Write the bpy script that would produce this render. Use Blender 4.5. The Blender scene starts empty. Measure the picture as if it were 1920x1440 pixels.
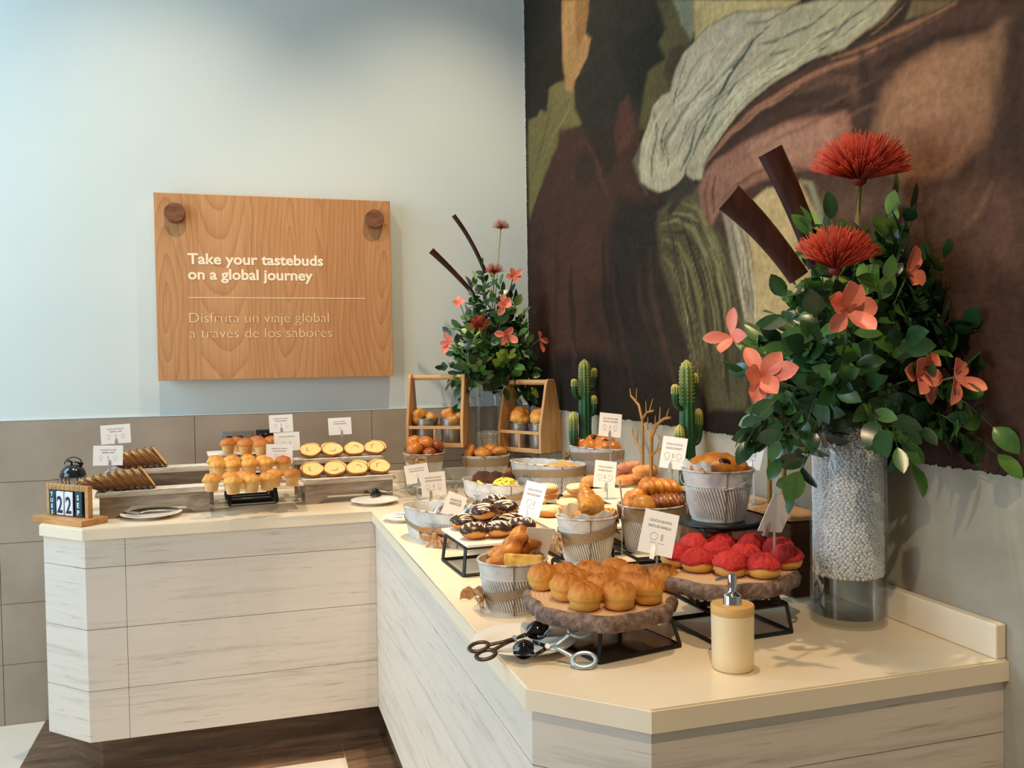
import bpy, bmesh, math, random
import numpy as np
from math import sin, cos, pi, radians, sqrt, atan2
from mathutils import Vector, Matrix, noise

C = bpy.context.scene.collection
SC = bpy.context.scene
random.seed(7)

# ------------------------------------------------------------------ camera
cam = bpy.data.objects.new('camera', bpy.data.cameras.new('camera'))
C.objects.link(cam)
cam.data.sensor_fit = 'HORIZONTAL'
cam.data.sensor_width = 36.0
cam.data.lens = 36.0 * 1664.9842 / 1920.0
cam.data.clip_start = 0.05
_yaw, _pit, _rol = radians(16.8281), radians(1.6117), radians(-0.8677)
_F = Vector((sin(_yaw) * cos(_pit), cos(_yaw) * cos(_pit), -sin(_pit)))
_R = _F.cross(Vector((0, 0, 1))).normalized()
_U = _R.cross(_F)
_R2 = _R * cos(_rol) + _U * sin(_rol)
_U2 = _U * cos(_rol) - _R * sin(_rol)
cam.matrix_world = Matrix(((_R2.x, _U2.x, -_F.x, -1.2972), (_R2.y, _U2.y, -_F.y, -4.003), (_R2.z, _U2.z, -_F.z, 1.4497), (0, 0, 0, 1)))
SC.camera = cam

# ------------------------------------------------------------------ light and exposure
SC.view_settings.view_transform = 'Standard'
SC.view_settings.look = 'None'
SC.view_settings.gamma = 1.0
SC.view_settings.use_curve_mapping = False
SC.view_settings.exposure = 0.32

world = bpy.data.worlds.new('room_daylight')
SC.world = world
world.use_nodes = True
world.node_tree.nodes['Background'].inputs[0].default_value = (1.0, 0.88, 0.74, 1)
world.node_tree.nodes['Background'].inputs[1].default_value = 0.14

def area(name, loc, target, sx, sy, power, col):
    l = bpy.data.lights.new(name, 'AREA'); l.shape = 'RECTANGLE'; l.size = sx; l.size_y = sy
    l.energy = power; l.color = col
    o = bpy.data.objects.new(name, l); C.objects.link(o); o.location = loc
    o.rotation_euler = (Vector(target) - Vector(loc)).to_track_quat('-Z', 'Y').to_euler()
    return o

def spot(name, loc, target, power, angle, col, blend=0.6, r=0.03):
    l = bpy.data.lights.new(name, 'SPOT'); l.energy = power; l.color = col
    l.spot_size = radians(angle); l.spot_blend = blend; l.shadow_soft_size = r
    o = bpy.data.objects.new(name, l); C.objects.link(o); o.location = loc
    o.rotation_euler = (Vector(target) - Vector(loc)).to_track_quat('-Z', 'Y').to_euler()
    return o

WARM = (1.0, 0.76, 0.48)
WARM2 = (1.0, 0.82, 0.58)
COOL = (0.70, 0.86, 1.0)
area('window_daylight', (-4.6, -2.4, 1.7), (-1.0, -1.4, 0.9), 2.6, 2.2, 80, COOL)
area('window_daylight', (-3.7, -0.55, 3.0), (-2.3, 0.0, 2.3), 0.7, 1.8, 46, (0.50, 0.80, 1.0))
spot('ceiling_spot', (-1.60, -1.10, 3.95), (-1.60, -0.30, 1.0), 125, 74, WARM2, 1.0)
spot('ceiling_spot', (-0.45, -1.10, 3.95), (-0.45, -0.30, 1.0), 135, 74, WARM2, 1.0)
spot('ceiling_spot', (-0.72, -1.55, 3.95), (-0.62, -1.45, 0.9), 240, 36, WARM, 0.9)
spot('ceiling_spot', (-0.60, -2.45, 3.95), (-0.50, -2.35, 0.9), 115, 50, WARM, 0.8)
spot('ceiling_spot', (-1.30, -4.30, 3.60), (-0.50, -2.40, 0.9), 130, 60, WARM, 0.8)

# ------------------------------------------------------------------ materials
def srgb(c):
    def f(v):
        v = v / 255.0
        return v / 12.92 if v <= 0.04045 else ((v + 0.055) / 1.055) ** 2.4
    return (f(c[0]), f(c[1]), f(c[2]), 1.0)

def nd(t, typ, **kw):
    n = t.nodes.new(typ)
    for k, v in kw.items():
        if k in n.inputs: n.inputs[k].default_value = v
        else: setattr(n, k, v)
    return n

def ramp(t, fac, stops):
    r = t.nodes.new('ShaderNodeValToRGB')
    el = r.color_ramp.elements
    while len(el) < len(stops): el.new(0.5)
    for e, (p, c) in zip(el, stops):
        e.position = p; e.color = srgb(c) if len(c) == 3 else c
    t.links.new(fac, r.inputs[0])
    return r.outputs[0]

def mixc(t, fac, a, b, mode='MIX'):
    m = t.nodes.new('ShaderNodeMix'); m.data_type = 'RGBA'; m.blend_type = mode
    for s, v in ((m.inputs[0], fac), (m.inputs[6], a), (m.inputs[7], b)):
        if isinstance(v, bpy.types.NodeSocket): t.links.new(v, s)
        elif isinstance(v, (int, float)): s.default_value = v
        else: s.default_value = srgb(v) if len(v) == 3 else v
    return m.outputs[2]

def base(name, rough=.5, metal=0, spec=.4):
    m = bpy.data.materials.new(name); m.use_nodes = True
    t = m.node_tree; b = t.nodes['Principled BSDF']
    b.inputs['Roughness'].default_value = rough
    b.inputs['Metallic'].default_value = metal
    b.inputs['Specular IOR Level'].default_value = spec
    return m, t, b

def coords(t, scale=(1, 1, 1), kind='Object', rot=(0, 0, 0)):
    tc = t.nodes.new('ShaderNodeTexCoord'); mp = t.nodes.new('ShaderNodeMapping')
    mp.inputs['Scale'].default_value = scale; mp.inputs['Rotation'].default_value = rot
    t.links.new(tc.outputs[kind], mp.inputs[0]); return mp.outputs[0]

def nz(t, vec, scale=5, detail=4, rough=.55, dist=0):
    n = t.nodes.new('ShaderNodeTexNoise')
    n.inputs['Scale'].default_value = scale; n.inputs['Detail'].default_value = detail
    n.inputs['Roughness'].default_value = rough; n.inputs['Distortion'].default_value = dist
    t.links.new(vec, n.inputs['Vector']); return n.outputs['Fac']

def bump(t, b, h, strength=.3, dist=.002):
    n = t.nodes.new('ShaderNodeBump'); n.inputs['Strength'].default_value = strength
    n.inputs['Distance'].default_value = dist
    t.links.new(h, n.inputs['Height']); t.links.new(n.outputs[0], b.inputs['Normal'])

def pm(name, c1, c2=None, scale=8, rough=.5, metal=0, spec=.4, st=(1, 1, 1), lo=.35, hi=.65, bs=0, bscale=60, bd=.002, kind='Object', detail=4):
    m, t, b = base(name, rough, metal, spec)
    v = coords(t, st, kind)
    if c2 is None: b.inputs['Base Color'].default_value = srgb(c1)
    else: t.links.new(ramp(t, nz(t, v, scale, detail), [(lo, c1), (hi, c2)]), b.inputs['Base Color'])
    if bs: bump(t, b, nz(t, v, bscale, 3), bs, bd)
    return m

def zpm(name, stops, z0, z1, nscale=40, namp=.35, rough=.55, bs=.3, bscale=120, bd=.002, spec=.3, over=None):
    """colour by height of the object itself (browning of a crust), broken up by noise"""
    m, t, b = base(name, rough, 0, spec)
    v = coords(t)
    s = t.nodes.new('ShaderNodeSeparateXYZ'); t.links.new(v, s.inputs[0])
    mr = t.nodes.new('ShaderNodeMapRange'); mr.inputs[1].default_value = z0; mr.inputs[2].default_value = z1
    t.links.new(s.outputs[2], mr.inputs[0])
    n = nz(t, v, nscale, 4)
    a = t.nodes.new('ShaderNodeMath'); a.operation = 'MULTIPLY_ADD'; a.inputs[1].default_value = namp; a.inputs[2].default_value = -namp / 2
    t.links.new(n, a.inputs[0])
    ad = t.nodes.new('ShaderNodeMath'); t.links.new(a.outputs[0], ad.inputs[0]); t.links.new(mr.outputs[0], ad.inputs[1])
    t.links.new(ramp(t, ad.outputs[0], stops), b.inputs['Base Color'])
    if bs: bump(t, b, nz(t, v, bscale, 4), bs, bd)
    return m

MT = {}
def wood(name, c1, c2, c3, st=(14, 14, 1.2), rough=.55, bs=.15):
    m, t, b = base(name, rough, 0, .3)
    v = coords(t, st)
    f = nz(t, v, 2.2, 6, .65, .6)
    col = ramp(t, f, [(.28, c1), (.5, c2), (.72, c3)])
    t.links.new(col, b.inputs['Base Color'])
    bump(t, b, f, bs, .002)
    return m

def make_materials():
    # painted wall
    m, t, b = base('wall_paint', .75, 0, .2)
    v = coords(t)
    t.links.new(ramp(t, nz(t, v, 1.3, 3), [(.3, (205, 214, 211)), (.7, (213, 219, 214))]), b.inputs['Base Color'])
    bump(t, b, nz(t, v, 22, 4), .12, .004); MT['wall_paint'] = m
    # lower plaster right wall
    m, t, b = base('concrete_plaster', .8, 0, .2)
    v = coords(t)
    c = ramp(t, nz(t, v, 3.5, 6, .6, .3), [(.3, (150, 142, 124)), (.55, (164, 157, 140)), (.75, (176, 170, 154))])
    t.links.new(c, b.inputs['Base Color']); bump(t, b, nz(t, v, 45, 5), .25, .004); MT['concrete'] = m
    MT['tile'] = pm('taupe_tile', (150, 134, 118), (164, 149, 132), 3.2, .45, st=(1, 1, 1), bs=.06, bscale=30)
    MT['grout'] = pm('grout', (95, 88, 80), rough=.9)
    MT['counter'] = pm('cream_stone_top', (235, 218, 190), (240, 224, 198), 5, .28, spec=.5)
    # whitewashed wood-look panels
    def washed(name, st, base_c, streak, dark):
        m, t, b = base(name, .55, 0, .3)
        v = coords(t, st)
        f1 = nz(t, v, 2.0, 8, .72, .25)
        c = ramp(t, f1, [(.36, streak), (.47, base_c), (.75, tuple(min(255, x + 6) for x in base_c))])
        v2 = coords(t, tuple(s * 2.6 for s in st))
        f2 = nz(t, v2, 2.3, 6, .7, .3)
        c2 = ramp(t, f2, [(.60, (255, 255, 255)), (.74, dark)])
        t.links.new(mixc(t, 1.0, c, c2, 'MULTIPLY'), b.inputs['Base Color'])
        bump(t, b, f2, .15, .002)
        return m
    MT['panel_x'] = washed('whitewashed_boards', (.9, .9, 15), (214, 202, 188), (196, 184, 169), (196, 186, 175))
    MT['panel_dark'] = pm('board_gap', (92, 84, 76), rough=.9)
    MT['plinth'] = wood('brown_wood_plinth', (78, 60, 46), (110, 86, 66), (136, 108, 84), (1.5, 1.5, 12), .6)
    MT['floor'] = pm('cream_floor_tile', (226, 215, 198), (216, 204, 188), 2, .35)
    MT['floor_border'] = wood('floor_boards', (82, 62, 48), (124, 96, 74), (150, 118, 92), (2, 9, 1), .5)
    MT['floor_gap'] = pm('board_joint', (60, 46, 36), rough=.9)
    # sign board: plain-sawn ash planks, arched growth rings inside each plank
    m, t, b = base('ash_board', .38, 0, .4)
    v = coords(t)
    sp_ = t.nodes.new('ShaderNodeSeparateXYZ'); t.links.new(v, sp_.inputs[0])
    mr_ = t.nodes.new('ShaderNodeMapRange'); mr_.inputs[1].default_value = -.5; mr_.inputs[2].default_value = .5; t.links.new(sp_.outputs[0], mr_.inputs[0])
    pr_ = t.nodes.new('ShaderNodeValToRGB'); pr_.color_ramp.interpolation = 'CONSTANT'
    # per plank: R ring centre across, G ring centre along, B tone
    planks = [(0, (.07, .30, .55)), (.18, (.27, 1.4, .75)), (.37, (.545, .55, .45)), (.66, (.62, .15, .30)), (.69, (1.02, .70, .15)), (.885, (.95, .45, .35))]
    el = pr_.color_ramp.elements
    while len(el) < len(planks): el.new(.5)
    for e_, (p_, c_) in zip(el, planks): e_.position = p_; e_.color = (*c_, 1)
    t.links.new(mr_.outputs[0], pr_.inputs[0])
    sc_ = t.nodes.new('ShaderNodeSeparateColor'); t.links.new(pr_.outputs[0], sc_.inputs[0])
    def mth(op, a, c_=None):
        n_ = t.nodes.new('ShaderNodeMath'); n_.operation = op
        for k_, q_ in ((0, a), (1, c_)):
            if q_ is None: continue
            if isinstance(q_, (int, float)): n_.inputs[k_].default_value = q_
            else: t.links.new(q_, n_.inputs[k_])
        return n_.outputs[0]
    wob = mth('MULTIPLY', mth('SUBTRACT', nz(t, coords(t, (4, 4, 1.2)), 1.4, 2, .4), .5), .13)
    dx = mth('ADD', mth('SUBTRACT', mr_.outputs[0], sc_.outputs[0]), wob)
    dz = mth('MULTIPLY', mth('SUBTRACT', sp_.outputs[2], sc_.outputs[1]), .17)
    rad = mth('SQRT', mth('ADD', mth('MULTIPLY', dx, dx), mth('MULTIPLY', dz, dz)))
    ring = mth('FRACT', mth('MULTIPLY', mth('ADD', rad, mth('MULTIPLY', nz(t, coords(t, (30, 30, 1.5)), 2, 2), .003)), 50))
    c = ramp(t, ring, [(0, (216, 168, 122)), (.6, (211, 162, 116)), (.88, (203, 152, 107)), (.95, (196, 143, 98)), (1, (214, 166, 120))])
    fine = nz(t, coords(t, (160, 160, 3)), 2.0, 4, .6)
    c2 = ramp(t, fine, [(.3, (228, 220, 212)), (.7, (255, 255, 255))])
    tone = ramp(t, sc_.outputs[2], [(0, (232, 218, 206)), (1, (255, 252, 248))])
    t.links.new(mixc(t, 1.0, mixc(t, 1.0, c, c2, 'MULTIPLY'), tone, 'MULTIPLY'), b.inputs['Base Color'])
    MT['sign'] = m
    MT['sign_letter'] = pm('cream_letters', (250, 232, 202), rough=.6)
    MT['sign_letter2'] = pm('cream_letters_thin', (246, 222, 184), rough=.6)
    MT['knob'] = wood('walnut_knob', (92, 58, 40), (124, 82, 58), (150, 104, 74), (6, 6, 30), .4)
    MT['riser'] = wood('weathered_wood', (112, 96, 84), (158, 142, 126), (196, 182, 166), (2.2, 12, 14), .7, .3)
    MT['riser_top'] = wood('weathered_top', (150, 134, 118), (196, 182, 164), (222, 210, 194), (2.0, 14, 14), .7, .3)
    MT['pine'] = wood('pine', (160, 112, 66), (196, 148, 96), (214, 170, 118), (9, 9, 1.4), .5)
    MT['pine_x'] = wood('pine_cross', (160, 112, 66), (196, 148, 96), (214, 170, 118), (1.4, 9, 9), .5)
    MT['calwood'] = wood('calendar_wood', (166, 116, 66), (196, 144, 90), (210, 162, 108), (2.2, 16, 16), .45)
    MT['darkwood'] = wood('dark_crate_wood', (58, 36, 24), (84, 54, 36), (106, 72, 48), (2, 2, 10), .6)
    MT['teal'] = pm('teal_card', (28, 66, 78), rough=.5)
    MT['calwhite'] = pm('white_card', (226, 222, 230), rough=.5)
    MT['navy'] = pm('navy_ink', (28, 44, 66), rough=.5)
    MT['white_ink'] = pm('white_ink', (230, 236, 238), rough=.5)
    MT['wire'] = pm('bronze_wire', (150, 128, 100), rough=.35, metal=.9)
    MT['black'] = pm('black_powder_coat', (20, 20, 21), (28, 28, 29), 30, .42, spec=.4)
    MT['blackgloss'] = pm('black_gloss', (16, 15, 15), rough=.12, spec=.6)
    MT['bell'] = pm('dark_enamel', (24, 30, 36), rough=.18, spec=.7)
    MT['white_board'] = pm('white_board', (238, 230, 216), (230, 220, 204), 12, .4)
    MT['plate'] = pm('white_plate', (242, 234, 222), rough=.38, spec=.25)
    MT['paper'] = pm('card_paper', (240, 236, 232), rough=.6)
    MT['liner'] = pm('paper_liner', (232, 224, 212), (206, 196, 184), 30, .75)
    MT['print'] = pm('grey_print', (110, 100, 104), rough=.7)
    MT['print_faint'] = pm('faint_print', (198, 188, 186), rough=.7)
    MT['steel'] = pm('brushed_steel', (206, 206, 206), (186, 186, 188), 30, .32, metal=.6)
    MT['chrome'] = pm('chrome', (205, 207, 210), rough=.08, metal=1)
    MT['silver_plastic'] = pm('pale_metal_handles', (176, 190, 196), rough=.32, metal=.6)
    MT['bronze'] = pm('brown_metal', (92, 74, 64), rough=.35, metal=.7)
    MT['zinc'] = pm('galvanised_zinc', (168, 166, 160), (120, 116, 108), 14, .35, metal=.85, lo=.3, hi=.8)
    # whitewashed pail metal with dirt
    m, t, b = base('whitewashed_tin', .5, .15, .4)
    v = coords(t)
    c = ramp(t, nz(t, v, 22, 6, .6), [(.25, (176, 170, 162)), (.5, (208, 204, 198)), (.75, (220, 217, 212))])
    c2 = ramp(t, nz(t, v, 70, 4, .6), [(.62, (255, 255, 255)), (.8, (186, 166, 146))])
    t.links.new(mixc(t, 1.0, c, c2, 'MULTIPLY'), b.inputs['Base Color']); MT['tin'] = m
    MT['rib'] = pm('tin_groove', (112, 98, 84), (88, 74, 60), 60, .6)
    MT['rust'] = pm('rusty_rim', (206, 198, 188), (122, 84, 56), 45, .6, lo=.45, hi=.66)
    MT['seam'] = pm('rusty_seam', (134, 120, 104), (92, 70, 52), 60, .7)
    MT['burlap'] = pm('burlap_ribbon', (164, 140, 110), (142, 118, 90), 220, .85, bs=.4, bscale=500)
    MT['burlap_bow'] = pm('burlap_bow', (190, 148, 104), (158, 116, 76), 160, .85, bs=.4, bscale=500)
    # baked goods
    MT['bun'] = zpm('bun_crust', [(0, (214, 154, 72)), (.35, (222, 164, 78)), (.62, (206, 138, 58)), (.85, (178, 104, 40)), (1, (150, 80, 30))], 0, .056, 55, .55, .5, .5, 130, .003)
    MT['bunlow'] = pm('bun_base', (216, 160, 78), (200, 138, 60), 30, .5)
    MT['concha_bun'] = zpm('concha_bread', [(0, (206, 152, 78)), (.5, (222, 170, 84)), (1, (214, 150, 66))], 0, .03, 40, .3, .45, .1)
    MT['concha_top'] = pm('pink_sugar_paste', (206, 64, 60), (186, 48, 48), 60, .75, bs=.9, bscale=160, bd=.004, spec=.15)
    MT['wrapper'] = pm('muffin_side', (232, 188, 122), (214, 162, 96), 30, .7)
    MT['muffin_gold'] = zpm('muffin_top_gold', [(0, (226, 162, 80)), (.5, (232, 172, 84)), (1, (204, 124, 46))], .03, .066, 90, .7, .55, .6, 170, .003)
    MT['muffin_brown'] = zpm('muffin_top_brown', [(0, (214, 150, 76)), (.5, (200, 124, 56)), (1, (164, 86, 36))], .03, .066, 60, .5, .5, .3, 120, .003)
    MT['crumb'] = pm('yellow_crumb', (246, 226, 158), (240, 212, 130), 60, .8, bs=.4, bscale=200)
    MT['crust'] = pm('brown_crust', (152, 88, 36), (186, 118, 50), 40, .6, bs=.2, bscale=120)
    MT['marble'] = pm('marble_crumb', (242, 196, 104), (176, 106, 48), 26, .8, lo=.56, hi=.70)
    MT['darkcrust'] = pm('dark_crust', (84, 48, 30), (146, 86, 42), 28, .6, bs=.3, bscale=120)
    MT['swirl'] = pm('cinnamon_swirl', (176, 112, 40), rough=.7)
    MT['roll_gold'] = pm('glossy_roll', (206, 124, 44), (172, 88, 28), 22, .3, spec=.5, bs=.15, bscale=60)
    MT['roll_brown'] = pm('brown_roll', (170, 92, 40), (132, 64, 26), 22, .3, spec=.5, bs=.15, bscale=60)
    MT['pastry'] = pm('laminated_pastry', (216, 144, 56), (168, 92, 32), 26, .38, spec=.5, bs=.4, bscale=90)
    MT['pastry_dark'] = pm('caramelised_pastry', (150, 84, 34), (108, 54, 22), 30, .3, spec=.5, bs=.5, bscale=90)
    MT['pastry_pale'] = pm('sugared_pastry', (226, 164, 104), (208, 134, 74), 30, .6, bs=.4, bscale=120)
    MT['croissant'] = pm('croissant_crust', (204, 146, 62), (160, 96, 36), 18, .35, spec=.5, bs=.25, bscale=80)
    MT['choc'] = pm('chocolate', (52, 28, 20), (70, 38, 26), 30, .3, spec=.5, bs=.15, bscale=80)
    MT['choccookie'] = pm('chocolate_cookie', (84, 40, 22), (60, 28, 16), 40, .75, bs=.6, bscale=120)
    MT['icing'] = pm('white_icing', (236, 224, 206), rough=.4)
    MT['dough'] = zpm('fried_dough', [(0, (196, 118, 52)), (.45, (222, 158, 84)), (1, (206, 128, 56))], 0, .04, 40, .3, .5, .15)
    MT['sugar'] = pm('sugar_glaze', (246, 222, 180), (240, 206, 156), 60, .6, bs=.4, bscale=260)
    MT['sugar_pink'] = pm('pink_sugar', (232, 168, 130), (220, 140, 98), 50, .7, bs=.5, bscale=260)
    MT['filling'] = pm('dark_filling', (52, 20, 18), rough=.25, spec=.6)
    MT['custard'] = pm('custard_cake', (230, 188, 92), (184, 116, 48), 42, .6, lo=.42, hi=.68, bs=.4, bscale=110)
    MT['cookie'] = pm('yellow_cookie', (246, 214, 84), (238, 196, 66), 40, .75, bs=.3, bscale=120)
    MT['bread_crust'] = pm('baguette_crust', (226, 160, 70), (200, 126, 48), 20, .5, bs=.3, bscale=60)
    # log slices
    MT['bark'] = pm('bark', (94, 72, 62), (150, 126, 112), 60, .85, bs=1.0, bscale=110, bd=.006)
    m, t, b = base('log_face', .6, 0, .3)
    v = coords(t)
    w = t.nodes.new('ShaderNodeTexWave'); w.wave_type = 'RINGS'; w.rings_direction = 'Z'
    w.inputs['Scale'].default_value = 38; w.inputs['Distortion'].default_value = 2.5; w.inputs['Detail Scale'].default_value = 1.2
    t.links.new(v, w.inputs['Vector'])
    t.links.new(ramp(t, w.outputs['Fac'], [(0, (222, 184, 142)), (1, (206, 164, 122))]), b.inputs['Base Color']); MT['logface'] = m
    MT['bamboo'] = wood('bamboo_lid', (196, 146, 80), (212, 166, 98), (222, 180, 114), (3, 16, 16), .45)
    MT['bottle'] = pm('cream_ceramic', (240, 216, 172), rough=.35, spec=.5)
    # plants
    def leafm(name, c1, c2):
        m, t, b = base(name, .28, 0, .55)
        v = coords(t)
        c = ramp(t, nz(t, v, 16, 3), [(.35, c1), (.65, c2)])
        t.links.new(c, b.inputs['Base Color'])
        return m
    MT['leaf_dark'] = leafm('dark_green_leaves', (30, 58, 34), (46, 82, 44))
    MT['leaf_mid'] = leafm('green_leaves', (52, 92, 44), (84, 122, 54))
    MT['leaf_light'] = leafm('fresh_leaves', (128, 160, 66), (156, 180, 84))
    MT['twig'] = pm('green_stems', (74, 92, 46), rough=.6)
    MT['redflower'] = pm('red_filaments', (188, 62, 32), (158, 42, 22), 30, .55)
    MT['redcore'] = pm('flower_base', (120, 30, 24), rough=.6)
    MT['flowerstem'] = pm('pale_flower_stem', (142, 140, 74), (128, 112, 66), 10, .5)
    MT['salmon'] = pm('salmon_petals', (236, 142, 116), (222, 118, 96), 24, .45)
    MT['spathe'] = wood('brown_palm_sheath', (34, 15, 11), (52, 24, 17), (74, 36, 26), (18, 18, 2), .45, .3)
    MT['spathe_in'] = pm('pale_sheath_lining', (214, 170, 120), (176, 124, 80), 20, .5)
    MT['gold'] = pm('gold_wood', (172, 130, 70), (150, 110, 56), 14, .45, metal=.25)
    m, t, b = base('cactus_skin', .42, 0, .4)
    tc = t.nodes.new('ShaderNodeAttribute'); tc.attribute_name = 'tip'
    n = nz(t, coords(t), 60, 3)
    ad = t.nodes.new('ShaderNodeMath'); ad.operation = 'MULTIPLY_ADD'; ad.inputs[1].default_value = .3; t.links.new(n, ad.inputs[0]); t.links.new(tc.outputs['Fac'], ad.inputs[2])
    t.links.new(ramp(t, ad.outputs[0], [(.15, (24, 66, 40)), (.5, (44, 94, 52)), (.85, (112, 128, 62)), (1.1, (176, 168, 90))]), b.inputs['Base Color']); MT['cactus'] = m
    MT['spine'] = pm('cactus_spots', (214, 200, 120), rough=.6)
    # glass
    def clear(name, tint, gloss, rough=.03, fac=.9):
        m = bpy.data.materials.new(name); m.use_nodes = True; t = m.node_tree
        for n_ in list(t.nodes): t.nodes.remove(n_)
        o = t.nodes.new('ShaderNodeOutputMaterial'); tr = t.nodes.new('ShaderNodeBsdfTransparent'); gl = t.nodes.new('ShaderNodeBsdfGlossy')
        tr.inputs[0].default_value = tint; gl.inputs[0].default_value = (.95, .97, 1, 1); gl.inputs['Roughness'].default_value = rough
        fr = t.nodes.new('ShaderNodeFresnel'); fr.inputs[0].default_value = 1.45
        mu = t.nodes.new('ShaderNodeMath'); mu.operation = 'MULTIPLY_ADD'; mu.inputs[1].default_value = gloss; mu.inputs[2].default_value = .015
        t.links.new(fr.outputs[0], mu.inputs[0])
        mx = t.nodes.new('ShaderNodeMixShader'); t.links.new(mu.outputs[0], mx.inputs[0]); t.links.new(tr.outputs[0], mx.inputs[1]); t.links.new(gl.outputs[0], mx.inputs[2])
        t.links.new(mx.outputs[0], o.inputs[0]); return m
    MT['glass'] = clear('vase_glass', (.985, .99, .99, 1), .28)
    MT['acrylic'] = clear('clear_acrylic', (.93, .93, .92, 1), .5)
    MT['water'] = clear('water', (.95, .965, .96, 1), .25)
    MT['film'] = clear('clear_wrapper', (.95, .95, .95, 1), .45, .12)
    m, t, b = base('gel_beads', .05, 0, .8); b.inputs['Base Color'].default_value = srgb((246, 248, 245)); b.inputs['Subsurface Weight'].default_value = .6; b.inputs['Subsurface Radius'].default_value = (1, 1, 1); b.inputs['Subsurface Scale'].default_value = .008; MT['beads'] = m
    m, t, b = base('mural_paint', .85, 0, .06)
    at = t.nodes.new('ShaderNodeAttribute'); at.attribute_name = 'paint'
    v = coords(t)
    k = ramp(t, nz(t, v, 55, 5, .65), [(.3, (212, 212, 212)), (.7, (255, 255, 255))])
    sp = ramp(t, nz(t, v, 260, 2), [(.76, (0, 0, 0)), (.82, (120, 110, 95))])
    t.links.new(mixc(t, 1.0, mixc(t, 1.0, at.outputs['Color'], k, 'MULTIPLY'), sp, 'ADD'), b.inputs['Base Color'])
    bump(t, b, nz(t, coords(t, (1, 1, 1)), 90, 4), .35, .004); MT['mural'] = m
    MT['socket'] = pm('steel_outlet', (150, 146, 140), rough=.35, metal=.6)
make_materials()

# ------------------------------------------------------------------ mesh tools
def bmnew(): return bmesh.new()

def M(name, bm, mats, smooth=None):
    me = bpy.data.meshes.new(name)
    bmesh.ops.recalc_face_normals(bm, faces=bm.faces)
    bm.to_mesh(me); bm.free()
    for k in (mats if isinstance(mats, (list, tuple)) else [mats]): me.materials.append(MT[k])
    if smooth is not None:
        me.polygons.foreach_set('use_smooth', [True] * len(me.polygons))
        if smooth < 180: me.set_sharp_from_angle(angle=radians(smooth))
    me.update()
    return me

def tag(o, label=None, cat=None, group=None, kind=None):
    if label: o['label'] = label
    if cat: o['category'] = cat
    if group: o['group'] = group
    if kind: o['kind'] = kind
    return o

def T(name, label, cat, loc, rz=0, group=None, rot=None, scale=1):
    o = bpy.data.objects.new(name, None); C.objects.link(o)
    o.empty_display_size = .05
    o.location = loc; o.rotation_euler = rot if rot else (0, 0, rz)
    o.scale = (scale, scale, scale) if isinstance(scale, (int, float)) else scale
    return tag(o, label, cat, group)

def P(name, me, parent, label=None, loc=None, rot=None, kind=None):
    o = bpy.data.objects.new(name, me); C.objects.link(o); o.parent = parent
    if loc: o.location = loc
    if rot: o.rotation_euler = rot
    return tag(o, label, None, None, kind)

def S(name, me, label, cat, loc, rz=0, group=None, rot=None, scale=1, kind=None):
    """a thing that is one mesh"""
    o = bpy.data.objects.new(name, me); C.objects.link(o); o.location = loc
    o.rotation_euler = rot if rot else (0, 0, rz)
    o.scale = (scale, scale, scale) if isinstance(scale, (int, float)) else scale
    return tag(o, label, cat, group, kind)

def box(bm, x0, x1, y0, y1, z0, z1, mi=0, mat=None):
    vs = [bm.verts.new(p) for p in ((x0, y0, z0), (x1, y0, z0), (x1, y1, z0), (x0, y1, z0), (x0, y0, z1), (x1, y0, z1), (x1, y1, z1), (x0, y1, z1))]
    if mat:
        for v in vs: v.co = mat @ v.co
    fs = []
    for q in ((3, 2, 1, 0), (4, 5, 6, 7), (0, 1, 5, 4), (1, 2, 6, 5), (2, 3, 7, 6), (3, 0, 4, 7)):
        f = bm.faces.new([vs[i] for i in q]); f.material_index = mi; fs.append(f)
    return vs, fs

def rbox(bm, x0, x1, y0, y1, z0, z1, r=.002, seg=1, mi=0):
    vs, fs = box(bm, x0, x1, y0, y1, z0, z1, mi)
    es = {e for f in fs for e in f.edges}
    bmesh.ops.bevel(bm, geom=list(es), offset=r, segments=seg, profile=.5, affect='EDGES')

def prism(bm, pts, z0, z1, mi=0, axis='z'):
    """extrude a 2-D outline; axis says which way it is extruded"""
    def q(p, z):
        return (p[0], p[1], z) if axis == 'z' else ((p[0], z, p[1]) if axis == 'y' else (z, p[0], p[1]))
    a = [bm.verts.new(q(p, z0)) for p in pts]; b = [bm.verts.new(q(p, z1)) for p in pts]
    n = len(pts)
    fs = [bm.faces.new(a[::-1]), bm.faces.new(b)]
    for i in range(n): fs.append(bm.faces.new((a[i], a[(i + 1) % n], b[(i + 1) % n], b[i])))
    for f in fs: f.material_index = mi
    return fs

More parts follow.
